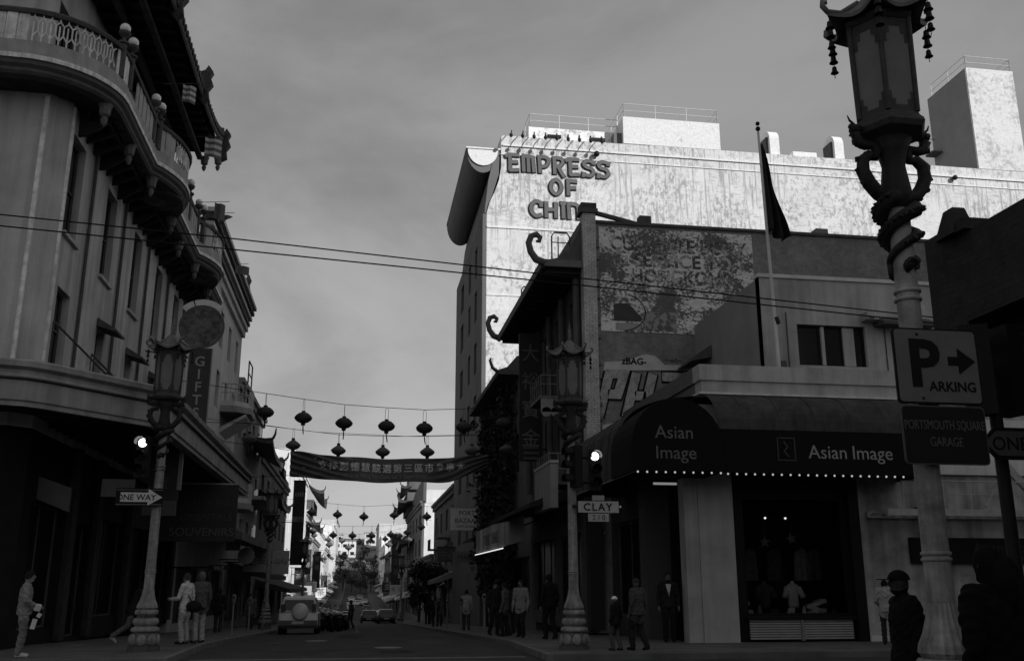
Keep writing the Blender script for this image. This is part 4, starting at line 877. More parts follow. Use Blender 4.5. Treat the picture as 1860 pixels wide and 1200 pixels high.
# gooseneck lamps along the parapet
for i in range(9):
    x = 9.2 + i * 0.82; m = MB(); m.tube([(x + 0.5, 62.0, 32.6), (x + 0.5, 61.7, 32.85), (x + 0.45, 61.3, 32.6), (x + 0.35, 61.0, 32.2)], 0.035, 5); m.ball((x + 0.35, 60.95, 32.1), 0.13, 8, 6, (1, 1, 1.3)); m.build('sign_lamp', IRON, R4)
m = MB(); m.ball((15.9, 61.75, 31.5), 0.22, 10, 7); m.build('vent_cap', IRON, R4); m = MB(); m.ball((44.0, 61.75, 31.6), 0.2, 10, 7); m.build('vent_cap', IRON, R4)
for x in (29.5, 34.7):
    m = MB(); pl = [(62.4, 32.6), (62.4, 34.1)] + [(63.3 - 0.9 * math.cos(R(a)), 34.1 + 0.85 * math.sin(R(a))) for a in range(15, 166, 15)] + [(64.2, 34.1), (64.2, 32.6)]
    m.prism(pl, 'x', x, x + 0.75); m.build('roof_fan', EW2, R4); MB().box(x - 0.16, x - 0.002, 62.7, 63.9, 32.7, 34.3).build('fan_grille', DTRIM, R4)
MB().box(31.4, 33.3, 62.6, 64, 32.6, 33.25).build('roof_unit', EW2, R4)
# lettering, stroke by stroke
ST = {'E': [[(.05, 1), (.95, 1)], [(.18, 1), (.2, 0)], [(.2, .52), (.85, .55)], [(.2, 0), (.95, .04)], [(-.18, .88), (.1, 1)]],
      'M': [[(.02, 1), (.08, 0)], [(.02, 1), (.45, .95), (.5, 0)], [(.5, .98), (.85, .92), (.95, 0)]],
      'P': [[(.1, 1), (.18, 0)], [(.0, 1), (.7, .98), (.9, .75), (.7, .45), (.25, .38)]],
      'R': [[(.1, 1), (.15, 0)], [(.0, 1), (.7, .98), (.85, .75), (.6, .5), (.3, .48)], [(.45, .45), (.7, .1), (.95, -.18)]],
      'S': [[(.95, 1), (.9, .78)], [(.9, .92), (.4, .98), (.08, .78), (.3, .58), (.75, .48), (.92, .25), (.65, .03), (.1, .08)], [(.08, .22), (.02, -.05)]],
      'O': [[(.5, 1), (.12, .75), (.08, .3), (.5, 0), (.92, .3), (.88, .75), (.5, 1)]],
      'F': [[(.1, 1), (.95, .98)], [(.2, 1), (.22, 0)], [(.22, .5), (.85, .52)]],
      'C': [[(.95, .88), (.5, 1), (.12, .72), (.12, .3), (.5, .02), (.95, .12)], [(.95, 1), (.9, .68)]],
      'H': [[(.1, 1), (.12, 0)], [(.9, 1), (.92, 0)], [(.12, .48), (.9, .52)]],
      'I': [[(.4, 1), (.45, 0)], [(.1, 1), (.75, 1)]],
      'N': [[(.1, .95), (.15, 0)], [(.05, .98), (.6, .98), (.9, .8), (.92, 0)]],
      'A': [[(.5, 1), (.08, 0)], [(.5, 1), (.92, 0)], [(.25, .35), (.75, .35)]]}
LF, LS = gm('letter_face', 0.135, 0.1, 2, rough=0.7), gm('letter_edge', 0.03, 0.1, 2, rough=0.7)
def word(wd_, xs_, zb, w, h, th):
    for i, ch in enumerate(wd_):
        lx = xs_[i]; mf, me_ = MB(), MB()
        for k, s_ in enumerate(ST[ch]):
            pts = smooth_line([(lx + u * w * (0.6 if ch == 'I' else 1), zb + v * h - 0.012 * i) for u, v in s_])
            ribbon(me_, pts, th + 0.10, 61.93 - 0.003 * k, 61.99 - 0.003 * k); ribbon(mf, pts, th, 61.88 - 0.004 * k, 61.95 - 0.004 * k)
        o = mf.build('letter', LF, R4); me_.build('letter_edge', LS, o)
word('EMPRESS', [9.45 + 1.09 * i for i in range(7)], 29.85, 0.84, 1.2, 0.24)
word('OF', [12.5, 13.62], 28.25, 0.84, 1.1, 0.25)
word('CHINA', [11.05, 12.1, 13.2, 13.72, 14.8], 26.5, 0.86, 1.12, 0.25)

# ------------------------------------------------------------------ near building at the right edge: dark brick box above the pavement
R0 = thing('near_corner_building', 'dark brick building edge jutting over the pavement at the right', 'building', (9, 5, 0.13))
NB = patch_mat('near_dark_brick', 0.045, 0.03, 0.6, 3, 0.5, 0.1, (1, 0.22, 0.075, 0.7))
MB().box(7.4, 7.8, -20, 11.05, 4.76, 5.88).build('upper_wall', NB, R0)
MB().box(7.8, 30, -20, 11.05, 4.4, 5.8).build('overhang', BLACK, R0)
MB().prism([(7.3, 11.05), (7.3, 10.7), (7.42, 10.5), (7.6, 11.05)], 'z', 4.6, 6.0).build('corner_buttress', NB, R0)
m = MB(); m.add([(7.25, 10.35, 5.88), (7.6, 10.35, 5.88), (7.6, 10.75, 5.88), (7.25, 10.75, 5.88), (7.33, 10.42, 6.25), (7.5, 10.42, 6.25), (7.5, 10.62, 6.25), (7.33, 10.62, 6.25)], [(0,1,2,3),(4,5,6,7),(0,1,5,4),(1,2,6,5),(2,3,7,6),(3,0,4,7)])
m.box(7.3, 7.7, 10.2, 10.346, 5.885, 6.03); m.build('parapet_post', NB, R0)
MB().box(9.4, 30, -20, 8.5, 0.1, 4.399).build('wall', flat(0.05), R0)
MB().box(7.9, 30, -20, 10.5, 5.802, 8).build('upper_block', flat(0.05), R0) if False else None

# unseen towers added behind the camera to block the sun from the street
def tower(name, label, x0, x1, y0, y1, h, mat):
    t = thing(name, label, 'building', ((x0 + x1)/2, (y0 + y1)/2, 0))
    MB().box(x0, x1, y0, y1, 0, h).build('wall', mat, t)
    for z in range(4, int(h) - 2, 4): MB().box(x0 - .05, x1 + .05, y1 - .2, y1 + .08, z, z + 1.6).build('window_band', GLASS, t)
OFF = gm('office_concrete', 0.3, 0.1, 0.3)
tower('office_tower', 'tall unseen tower added far behind the camera to shade the street', 98, 161.5, -150, -110, 140, OFF)
tower('office_tower', 'lower unseen tower added behind the camera to the right to shade the street', 162.5, 240, -150, -110, 118, OFF)

# ------------------------------------------------------------------ the rest of the street
def row(name, label, side, y0, y1, ztop, mat, floors, bays, wf=0.5, frame=None, pane=None, x=None, depth=14, cornice=True, shop=True, group=None, sill=None, wmat=None):
    x = x if x is not None else (-8.0 if side == 'E' else 8.0); zb = min(gz(y0), gz(y1)) - 0.3; sgn = -1 if side == 'E' else 1
    t = thing(name, label, 'building', (x + sgn * 2, (y0 + y1)/2, zb), group)
    z1 = gz(y0) + (3.9 if shop else 0.8); fh = (ztop - 0.8 - z1) / max(1, floors)
    zs = [(z1 + fh * i + fh * 0.28, z1 + fh * i + fh * 0.88) for i in range(floors)]
    ops = grid_ops(y0 + 0.4, y1 - 0.4, bays, wf, zs)
    sops = grid_ops(y0 + 0.4, y1 - 0.4, max(1, bays // 2), 0.8, [(max(gz(y0), gz(y1)) + 0.4, max(gz(y0), gz(y1)) + 2.9)]) if shop else []
    facade(t, side, x, y0, y1, zb, ztop, ops + sops, mat, 0.3)
    a, b = (x - depth, x - 0.3) if side == 'E' else (x + 0.3, x + depth)
    MB().box(a, b, y0 + 0.01, y1 - 0.01, zb, ztop - 0.02).build('side_walls', wmat or mat, t)
    for o in ops: window(t, side, x, o, frame or DTRIM, pane, 2 if y1 < 170 else 1, 2 if y1 < 170 else 1, sill=sill)
    for o in sops: window(t, side, x, o, DTRIM, GLASS2, 3, 1, name='shop_window')
    if cornice:
        m = MB(); fbox(m, side, x, y0, y1, -0.35, 0.3, ztop + 0.003, ztop + 0.3); fbox(m, side, x, y0, y1, -0.2, -0.003, ztop - 0.4, ztop); m.build('cornice', mat, t)
    return t
LW = gm('cream_plaster', 0.52, 0.12, 0.8, streak=0.15); LG = gm('mid_plaster', 0.28, 0.15, 0.8, streak=0.15); LD = gm('dark_plaster', 0.12, 0.15, 0.8, streak=0.1)
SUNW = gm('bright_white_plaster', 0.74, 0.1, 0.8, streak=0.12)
L2 = row('stepped_cornice_building', 'pale building with banded stepped cornice beyond the GIFTS sign', 'E', 45.05, 63, 17.6, LW, 4, 5, 0.34)
for i in range(4): MB().box(-8.0, -7.55 + i * 0.12, 45.06, 62.99, 17.95 + i * 0.36, 18.16 + i * 0.36).build('cornice_band', LW if i % 2 else DTRIM, L2)
m = MB(); m.lathe([(0.2, 0), (0.12, 0.5), (0.22, 0.8), (0.05, 1.2)], 8, (-7.5, 60, 19.4)); m.build('finial', DTRIM, L2)
for (ya, z) in ((55.5, 11.4), (58.0, 6.2)):
    m = MB(); pl = [(-8, ya), (-7.2, ya + .1), (-6.5, ya + 0.9), (-6.5, ya + 3.2), (-7.2, ya + 4), (-8, ya + 4.1)]; m.prism(pl, 'z', z, z + 0.28); m.build('bay_floor', LW, L2)
    m = MB(); m.prism([(p[0] + (0.15 if p[0] > -8 else 0), p[1]) for p in pl], 'z', z - 0.35, z - 0.003); m.build('bay_soffit', LG, L2)
    m = MB()
    for a, b in zip(pl, pl[1:]):
        k = max(2, int((Vector(b) - Vector(a)).length / 0.22))
        for i in range(k): p = Vector(a).lerp(Vector(b), i / k); m.tube([(p.x, p.y, z + .28), (p.x, p.y, z + 1.25)], 0.02, 4)
        for zz in (0.75, 1.25): m.tube([(a[0], a[1], z + zz), (b[0], b[1], z + zz)], 0.03, 5)
    m.build('bay_railing', flat(0.4), L2)
MB().prism([(-8, 10.2), (-6.6, 11.0), (-6.6, 10.85), (-8, 9.9)], 'y', 56.0, 59).build('bay_bracket', LW, L2)
MB().prism([(-8.0, 4.6), (-5.2, 3.9), (-5.2, 3.55), (-8.0, 4.1)], 'y', 46, 62.9).build('shop_awning', gm('striped_awning', 0.14, 0.4, 1.2), L2)
L3 = row('low_pale_building', 'lower pale building with a small pagoda porch on the left side', 'E', 63.05, 80, 14.3, LG, 3, 4, 0.36)
m = MB(); m.tube([(-7.6, 64.5, 14.5), (-7.6, 64.5, 16.0), (-7.6, 66.5, 16.0), (-7.6, 66.5, 14.5)], 0.05, 5); m.tube([(-7.6, 64.5, 15.2), (-7.6, 66.5, 15.2)], 0.04, 5); m.build('roof_frame', DTRIM, L3)
def pagoda_eave(parent, side, x, y0, y1, z, out_, mat, rise=0.8, thick=0.25, roofh=1.0):
    """projecting tiled eave with upturned ends"""
    sg = 1 if side == 'E' else -1
    def f(u, v):
        y = y0 - 0.5 + (y1 - y0 + 1.0) * u; e = abs(2*u - 1) ** 4 * rise; return (x + sg * out_ * (1 - v), y, z + e * (1 - v) + roofh * v ** 1.6)
    m = MB(); m.grid(f, 16, 5); m.grid(lambda u, v: (f(u, v)[0], f(u, v)[1], f(u, v)[2] - thick * (1 - v) - 0.02), 16, 5)
    m.grid(lambda u, v: (x + sg * out_, f(u, 0)[1], f(u, 0)[2] - thick * v), 16, 1)
    for e_ in (0, 1): m.add([f(e_, k / 5) for k in range(6)] + [(f(e_, k/5)[0], f(e_, k/5)[1], f(e_, k/5)[2] - thick * (1 - k/5) - 0.02) for k in range(5, -1, -1)], [tuple(range(12))])
    o = m.build('pagoda_eave', mat, parent)
    m = MB()
    for i in range(17): u = i / 16; m.tube([f(u, k / 4) for k in range(5)], 0.07, 5)
    for e_, s2 in ((0, -1), (1, 1)):
        p = f(e_, 0); m.tube([p, (p[0] + sg * .15, p[1] + s2 * .3, p[2] + .25), (p[0] + sg * .2, p[1] + s2 * .4, p[2] + .65)], [.1, .08, .04], 5)
    m.build('tile_rib', mat, o)['kind'] = 'stuff'; return o
pagoda_eave(L3, 'E', -8.0, 68.0, 79.0, 10.6, 2.0, TILE, 0.7, 0.35)
MB().box(-8, -6.4, 68.3, 78.6, 7.2, 7.45).build('porch_floor', LG, L3)
L4 = row('dark_gabled_building', 'dark building with a stepped gable before the bright bank building', 'E', 80.05, 112, 11.6, LD, 3, 6, 0.4)
for i, (a, b, h) in enumerate(((93, 112, 12.6), (98, 107, 13.4), (101, 103.5, 14.2))): MB().box(-8.25, -7.9, a, b, 11.95 + 0.001 * i, h).build('gable_step', LD, L4)
pagoda_eave(L4, 'E', -8, 81, 92, 8.0, 1.8, TILE, 0.6, 0.3)
MB().prism([(-8, 3.0), (-5.4, 2.2), (-5.4, 1.9), (-8, 2.4)], 'y', 64, 79.5).build('shop_awning', gm('awning_dark2', 0.05, 0.3, 1), L3)
MB().prism([(-8, 2.0), (-5.2, 1.2), (-5.2, 0.9), (-8, 1.4)], 'y', 82, 110).build('shop_awning', MATS['awning_dark2'], L4)
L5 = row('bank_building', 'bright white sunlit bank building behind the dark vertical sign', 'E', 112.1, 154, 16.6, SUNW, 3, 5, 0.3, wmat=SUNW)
L6 = row('pagoda_top_building', 'sunlit building with a dark curved pagoda roof, left side far down the street', 'E', 154.1, 182, 12.5, LW, 3, 4, 0.45)
pagoda_eave(L6, 'E', -8, 154.5, 170, 14.2, 2.6, TILE, 1.6, 0.5, 2.6); MB().box(-12, -7.0, 155, 169.5, 12.81, 14.4).build('roof_drum', LD, L6)
pagoda_eave(L6, 'E', -8, 155, 169, 10.0, 2.2, TILE, 0.9, 0.4)
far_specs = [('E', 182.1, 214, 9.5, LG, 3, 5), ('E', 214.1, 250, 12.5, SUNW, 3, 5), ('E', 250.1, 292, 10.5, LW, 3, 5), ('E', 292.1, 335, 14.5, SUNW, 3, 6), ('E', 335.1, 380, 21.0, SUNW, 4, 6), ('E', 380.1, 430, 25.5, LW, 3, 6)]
labs = ['low grey sunlit shophouse left, just beyond the dark pagoda roof', 'taller white sunlit shophouse left, second beyond the pagoda roof', 'cream sunlit shophouse left, third beyond the pagoda roof', 'white sunlit house far left, fourth beyond the pagoda roof', 'tall white sunlit house at the far left end of the street', 'cream house on the slope at the far left end of the street']
for sp, lb in zip(far_specs, labs):
    o = row('shophouse', lb, *sp[:5], sp[5], sp[6], 0.45, group='far houses on the left side')
pagoda_eave(bpy.data.objects['shophouse'], 'E', -8, 186, 210, 6.0, 1.8, LG, 0.8, 0.4)
# right side beyond the white building
R5 = row('dark_side_building', 'dark plain building right of the bright gap, beyond the tall white one', 'W', 80.05, 104, 9.4, LD, 2, 4, 0.3)
MB().lathe([(1.6, 0), (1.5, .8), (1.0, 1.5), (0.3, 1.9), (0.05, 2.3)], 14, (9.6, 82.5, 9.4)).build('roof_dome', LD, R5)
R6 = row('one_storey_shop', 'single-storey shop in the gap on the right side', 'W', 104.05, 124, 4.4, LD, 1, 4, 0.4, shop=False)
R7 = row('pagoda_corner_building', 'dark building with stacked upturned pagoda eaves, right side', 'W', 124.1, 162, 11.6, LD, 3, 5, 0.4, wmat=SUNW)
MB().prism([(124.1, 11.6), (162, 11.6), (162, 11.9), (143, 14.4), (124.1, 14.9)], 'x', 8.1, 8.5).build('gable', LD, R7); MB().box(8.5, 16, 124.1, 125, 11.6, 13.3).build('parapet', SUNW, R7)
pagoda_eave(R7, 'W', 8, 146, 162, 12.4, 2.2, TILE, 1.6, 0.5, 1.2); pagoda_eave(R7, 'W', 8, 150, 161, 15.0, 1.7, TILE, 1.4, 0.4, 1.2); MB().box(7.3, 10, 149, 161.5, 11.95, 15.2).build('pagoda_drum', LD, R7); MB().box(7.6, 9.5, 151.5, 160, 15.9, 17.2).build('pagoda_drum', LD, R7); MB().lathe([(.9, 0), (.6, .5), (.7, 1), (.1, 1.8)], 10, (8.3, 156, 17.2)).build('finial', TILE, R7)
pagoda_eave(R7, 'W', 8, 140, 162, 7.0, 2.2, TILE, 0.6, 0.5, 0.8)
specs = [(162.1, 200, 9.0, LD, 3, 5), (200.1, 240, 11.5, LG, 3, 5), (240.1, 285, 9.0, LD, 3, 5), (285.1, 330, 12.5, SUNW, 3, 6), (330.1, 375, 17.0, SUNW, 3, 6), (375.1, 425, 24, LW, 3, 6)]
labs = ['dark shophouse right, just beyond the stacked pagoda eaves', 'grey shophouse right, second beyond the pagoda eaves', 'dark low shophouse right, third beyond the pagoda eaves', 'white house far right, fourth beyond the pagoda eaves', 'white house at the far right end of the street', 'cream house on the slope at the far right end of the street']
for sp, lb in zip(specs, labs): row('shophouse', lb, 'W', *sp[:4], sp[4], sp[5], 0.45, group='far houses on the right side')
# awnings, fire escapes and box signs crowding the far fronts
rng = random.Random(11)
for o in [q for q in bpy.data.objects if q.name.startswith(('shophouse', 'bank_building', 'pagoda_top', 'dark_side', 'pagoda_corner'))]:
    fx = [c for c in o.children if c.name.startswith('wall')]
    if not fx: continue
    w_ = fx[0]; vs_ = np.array([v.co[:] for v in w_.data.vertices]) + np.array(W[o.name]); ya, yb = vs_[:, 1].min(), vs_[:, 1].max(); sg = 1 if vs_[:, 0].mean() < 0 else -1; xw = -8.0 * sg
    y = ya + 1
    while y < yb - 6:
        L_ = rng.uniform(5, 9); zz = gz(y) + rng.uniform(2.9, 3.6); ov = rng.uniform(1.4, 2.6)
        MB().prism([(xw, zz + .8), (xw + sg * ov, zz), (xw + sg * ov, zz - .3), (xw, zz + .3)], 'y', y, min(y + L_, yb - .2)).build('awning', flat(rng.choice((.05, .12, .3, .5, .65))), o); y += L_ + rng.uniform(.5, 3)
    for k in range(int((yb - ya) / 9)):
        y = ya + 3 + k * 9 + rng.uniform(0, 3); z = gz(y) + rng.uniform(5.5, 8)
        m = MB(); m.box(min(xw, xw + sg * 1.1), max(xw, xw + sg * 1.1), y, y + 3, z, z + .12)
        for t_ in range(7): m.tube([(xw + sg * 1.08, y + t_ * .5, z), (xw + sg * 1.08, y + t_ * .5, z + 1)], .03, 4)
        m.tube([(xw + sg * 1.08, y, z + 1), (xw + sg * 1.08, y + 3, z + 1)], .04, 4); m.build('balcony', flat(rng.choice((.08, .2, .5))), o)
# hill houses and trees closing the street
rng = random.Random(4)
for i, (x, y, w, h, v) in enumerate(((-22, 470, 14, 11, .72), (-6, 500, 11, 9, .7), (-13, 545, 10, 8, .6), (16, 480, 12, 10, .75), (27, 520, 13, 12, .7), (9, 560, 10, 8, .6), (20, 585, 12, 9, .68), (-28, 560, 12, 10, .66))):
    zb = gz(y) - 1; t = thing('hillside_house', ['white flat-roofed house left on the far hill', 'white house beside the far trees, left', 'small pale house high on the left of the far hill', 'white house right of the far trees', 'tall white house right on the far hill', 'small pale house near the top of the far hill', 'pale house near the top right of the far hill', 'grey-white house at the left top of the far hill'][i], 'house', (x, y, zb), 'houses on the far hill')
    MB().box(x - w/2, x + w/2, y, y + 10, zb, zb + h).build('wall', flat(v), t); MB().box(x - w/2 - .3, x + w/2 + .3, y - .3, y + 10.3, zb + h + .01, zb + h + .5).build('roof', flat(0.3), t)
    for a in range(3):
        for b in range(2): MB().box(x - w/2 + (a + .25) * w/3, x - w/2 + (a + .75) * w/3, y - .06, y - .005, zb + 2.2 + b * h * .42, zb + 3.8 + b * h * .42).build('window', GLASS, t)
def tree(label, x, y, zb, h, r, n, mat, seed, group=None, size=None, name='leafy_tree'):
    t = thing(name, label, 'tree', (x, y, zb), group); rg = random.Random(seed); m = MB()
    m.tube([(x, y, zb - .3), (x + .1 * r, y, zb + h * .3), (x - .05 * r, y, zb + h * .6), (x, y, zb + h * .9)], [h * .03, h * .022, h * .014, h * .004], 7)
    cl = []
    for k in range(9):
        a = rg.uniform(0, 6.28); zz = rg.uniform(.38, .92); rr = r * rg.uniform(.35, .85) * (1.15 - zz * .55)
        c = (x + math.cos(a) * rr, y + math.sin(a) * rr, zb + h * zz); cl.append((c, r * rg.uniform(.3, .5)))
        m.tube([(x, y, zb + h * (zz - .22)), (x + math.cos(a) * rr * .5, y + math.sin(a) * rr * .5, zb + h * (zz - .08)), c], [h * .012, h * .008, h * .003], 5)
    m.build('trunk', flat(0.05), t)
    def fn(g_):
        c, q = g_.choice(cl); d = Vector((g_.gauss(0, 1), g_.gauss(0, 1), g_.gauss(0, .8))).normalized() * q * g_.uniform(.35, 1.1); return (c[0] + d.x, c[1] + d.y, c[2] + d.z), 1.0
    leaves(n, fn, size or r * 0.16, mat, t, 'crown', seed)['kind'] = 'stuff'; return t
tl_ = ['leftmost dark tree on the far hill', 'tallest tree in the middle of the far hill', 'tree right of the tallest on the far hill', 'low tree at the foot of the far hill, left', 'low tree at the foot of the far hill, right', 'small tree between the far hill houses', 'dark round tree at the end of the street', 'dark tree at the right edge of the far hill']
for i, (x, y, h, r) in enumerate(((-4.5, 352, 9, 3), (2.5, 375, 17, 4.2), (6.5, 365, 11, 3.5), (-1.5, 345, 6, 2.8), (5, 346, 7, 3), (-7, 430, 11, 4.5), (1.5, 341, 5, 2.6), (13, 440, 11, 5))):
    tree(tl_[i], x, y, gz(y), h, r, 900, LEAF2, 20 + i, 'trees on the far hill')
tree('black bushy street tree on the right pavement, below the bright gap', 6.2, 84, gz(84), 5.2, 1.9, 2200, LEAF, 51, size=0.28, name='street_tree')
tree('small dark street tree on the right pavement beyond the bushy one', 6.3, 100, gz(100), 5.0, 1.6, 1500, LEAF, 52, size=0.28, name='street_tree')
# ------------------------------------------------------------------ dragon street lamps
PANE = gm('lantern_pane', 0.15, 0.15, 3, rough=0.4)
DRG = gm('dragon_iron', 0.028, 0.3, 14, rough=0.55, bump=0.5, bscale=70)
LTN = gm('lantern_frame_iron', 0.05, 0.3, 10, rough=0.55, bump=0.3)
ROOFL = gm('lamp_roof', 0.14, 0.25, 8, rough=0.6)
def make_lamp():
    t = thing('street_lamp', 'lamp', 'street lamp', (0, 0, 0), 'dragon lantern street lamps')
    MB().lathe([(0.40, 0), (0.40, 0.05), (0.36, 0.08), (0.36, 0.24)], 8, rot=R(22.5)).build('plinth', flat(0.09), t)
    MB().lathe([(0.30, 0.24), (0.32, 0.3), (0.32, 0.48), (0.27, 0.54)], 8, rot=R(22.5)).build('base', flat(0.12), t)
    for k in range(8):
        a = R(45 * k); m = MB(); m.ball((0, 0, 0), 1, 12, 8, (0.05, 0.115, 0.125))
        m.v = [(0.30 * math.cos(a) + p[0] * math.cos(a) - p[1] * math.sin(a), 0.30 * math.sin(a) + p[0] * math.sin(a) + p[1] * math.cos(a), p[2] + 0.38) for p in m.v]
        m.build('base_pad', LAMP, t, True)
    MB().lathe([(0.24, 0.54), (0.31, 0.56), (0.32, 0.60), (0.30, 0.64), (0.24, 0.66), (0.23, 0.69)], 24).build('ring', LAMP, t, True)
    MB().lathe([(0.22, 0.69), (0.26, 0.70), (0.285, 0.75), (0.285, 0.80), (0.25, 0.85), (0.2, 0.855)], 24).build('ring', LAMP, t, True)
    MB().lathe([(0.19, 0.857), (0.19, 0.92), (0.25, 0.925), (0.265, 0.98), (0.24, 1.03), (0.2, 1.035)], 24).build('ring', LAMP, t, True)
    MB().lathe([(0.2, 1.037), (0.235, 1.08), (0.225, 1.14), (0.18, 1.24), (0.145, 1.36), (0.12, 1.5)], 40, flute=0.07).build('fluted_bell', LAMP, t)
    MB().lathe([(0.118, 1.5), (0.118, 1.503), (0.1175, 1.52), (0.112, 2.5), (0.104, 4.2), (0.1, 5.18), (0.1, 5.199), (0.1, 5.2)], 20).build('shaft', LAMP, t, True)
    for z, r in ((1.86, .13), (1.91, .13), (3.0, .118), (4.24, .125), (4.32, .125)): MB().lathe([(r - .015, z - .02), (r, z - .01), (r, z + .01), (r - .015, z + .02)], 20).build('shaft_ring', LAMP, t, True)
    # dragons: tail coil round the shaft, then an S-shaped neck out to the lantern tray
    for s_ in (0, 1):
        a0 = R(180 * s_ + 150); pts, rr = [], []
        for k in range(12):                           # curled tail
            u = k / 11; a = a0 + R(-60) + R(300) * u; q = 0.02 + 0.075 * u
            pts.append((0, 0, 0)); pts[-1] = ((0.125) * math.cos(a0 + R(-40) + 0.9 * q * math.cos(a) / 0.1), 0.125 * math.sin(a0 + R(-40) + 0.9 * q * math.cos(a) / 0.1), 4.55 + q * math.sin(a)); rr.append(0.014 + 0.014 * u)
        st = 34
        for k in range(st):                           # spiral up
            u = k / (st - 1); a = a0 + R(0) + R(430) * u; rad = 0.125 + 0.03 * u; pts.append((rad * math.cos(a), rad * math.sin(a), 4.62 + 0.62 * u)); rr.append(0.03 + 0.05 * min(1, u * 1.2))
        ae = R(180 * s_ + 5); ca, sa = math.cos(ae), math.sin(ae)
        for (r_, z, q) in ((0.2, 5.30, .085), (0.29, 5.40, .085), (0.345, 5.52, .08), (0.335, 5.64, .075), (0.26, 5.70, .065), (0.19, 5.69, .055), (0.165, 5.75, .055), (0.2, 5.81, .055), (0.29, 5.80, .06), (0.36, 5.82, .065), (0.385, 5.90, .06), (0.36, 5.98, .045)):
            pts.append((r_ * ca, r_ * sa, z)); rr.append(q * 0.82)
        dr = MB(); dr.tube(pts, rr, 8); d = dr.build('dragon', DRG, t, True)
        m = MB()
        for i in range(20, len(pts), 1):              # spines along the back
            p = Vector(pts[i]); n = Vector((p.x, p.y, 0)).normalized() * rr[i]; m.obox(p + n * 0.95, (0.035, 0.035, 0.05), (0.4, 0.5, i))
        m.build('spine', DRG, d)['kind'] = 'stuff'
        m = MB(); hx, hy = 0.38 * ca, 0.38 * sa
        m.ball((hx, hy, 5.96), 0.06, 8, 6, (1.2, 1.2, 0.8)); m.tube([(hx, hy, 6.0), (0.44 * ca, 0.44 * sa, 6.05), (0.46 * ca, 0.46 * sa, 6.1)], [.015, .012, .005], 5); m.tube([(hx, hy, 5.97), (0.45 * ca, 0.45 * sa, 5.99)], [.04, .025], 6); m.build('dragon_head', DRG, d)
    MB().lathe([(0.12, 5.15), (0.15, 5.3), (0.13, 5.45), (0.11, 5.6), (0.14, 5.75), (0.2, 5.87)], 14).build('collar', DRG, t, True)
    MB().lathe([(0.18, 5.86), (0.34, 5.92), (0.37, 5.97), (0.36, 6.0), (0.325, 6.04), (0.31, 6.08)], 6).build('lantern_tray', LTN, t)
    zb, zt, rb, rt = 6.08, 7.1, 0.305, 0.32
    for k in range(6):
        a, b = R(60 * k), R(60 * k + 60); P = lambda r_, an, z: Vector((r_ * math.cos(an), r_ * math.sin(an), z))
        MB().tube([P(rb, a, zb), P(rt, a, zt)], 0.026, 6).build('lantern_post', LTN, t)
        A, B, C, D = P(rb - .02, a, zb), P(rb - .02, b, zb), P(rt - .02, b, zt), P(rt - .02, a, zt)
        pn = MB(); n = ((B - A).cross(D - A)).normalized() * 0.012; pn.add([A, B, C, D, A + n, B + n, C + n, D + n], [(0,1,2,3),(4,5,6,7),(0,1,5,4),(1,2,6,5),(2,3,7,6),(3,0,4,7)]); pane = pn.build('pane', PANE, t)
        fw = MB()                                       # stepped fretwork in the corners of each pane
        def Q(u, v, o=0.0): return A.lerp(B, u).lerp(D.lerp(C, u), v) + (Vector((math.cos((a+b)/2), math.sin((a+b)/2), 0)) * 0.018)
        for (u0, u1, v0, v1) in ((0, 1, 0, .06), (0, .28, .06, .12), (.72, 1, .06, .12), (0, .16, .12, .2), (.84, 1, .12, .2), (0, 1, .9, 1), (0, .3, .82, .9), (.7, 1, .82, .9), (0, .18, .72, .82), (.82, 1, .72, .82)):
            fw.add([Q(u0, v0), Q(u1, v0), Q(u1, v1), Q(u0, v1)], [(0, 1, 2, 3)])
        fw.build('fretwork', LTN, pane)['kind'] = 'stuff'
    MB().lathe([(0.33, 7.09), (0.36, 7.12), (0.36, 7.16), (0.30, 7.2)], 6).build('lantern_head', LTN, t)
    # hipped roof with upturned corners
    m = MB()
    def rf(u, v):
        k = u * 6; i = int(k) % 6; f = k - int(k); e = abs(2 * f - 1) ** 2.2
        r_ = (0.47 + 0.09 * e) * (1 - v) + 0.05 * v; r_ *= (math.cos(R(30)) / math.cos(R(60 * f - 30))) ** (1.0)
        z = 7.17 + 0.10 * e * (1 - v) ** 2 + 0.42 * (v ** 1.7); an = u * 2 * math.pi; return (r_ * math.cos(an), r_ * math.sin(an), z)
    m.grid(rf, 48, 8); m.grid(lambda u, v: (rf(u, v)[0] * .98, rf(u, v)[1] * .98, rf(u, v)[2] - 0.04 * (1 - v)), 48, 4)
    m.grid(lambda u, v: (rf(u, 0)[0] * (1 - .02 * v), rf(u, 0)[1] * (1 - .02 * v), rf(u, 0)[2] - 0.04 * v), 48, 1); m.build('roof', ROOFL, t, True)
    for k in range(6):
        a = R(60 * k); ca, sa = math.cos(a), math.sin(a); P = lambda r_, z: (r_ * ca, r_ * sa, z)
        MB().tube([P(0.2, 7.42), P(0.4, 7.27), P(0.54, 7.27), P(0.59, 7.33), P(0.585, 7.39), P(0.55, 7.40), P(0.545, 7.36)], [.02, .028, .03, .03, .026, .02, .012], 7).build('roof_curl', ROOFL, t, True)
        b = MB(); x, y = 0.53 * ca, 0.53 * sa; b.tube([(x, y, 7.25), (x, y, 6.8)], 0.005, 4)
        for zz, q in ((7.08, 1.0), (6.98, 1.0), (6.86, 0.9)): b.lathe([(0.012, .085 * q), (0.025 * q, .075 * q), (0.03 * q, 0.03 * q), (0.048 * q, 0.0)], 10, (x, y, zz))
        b.build('bell', IRON, t)
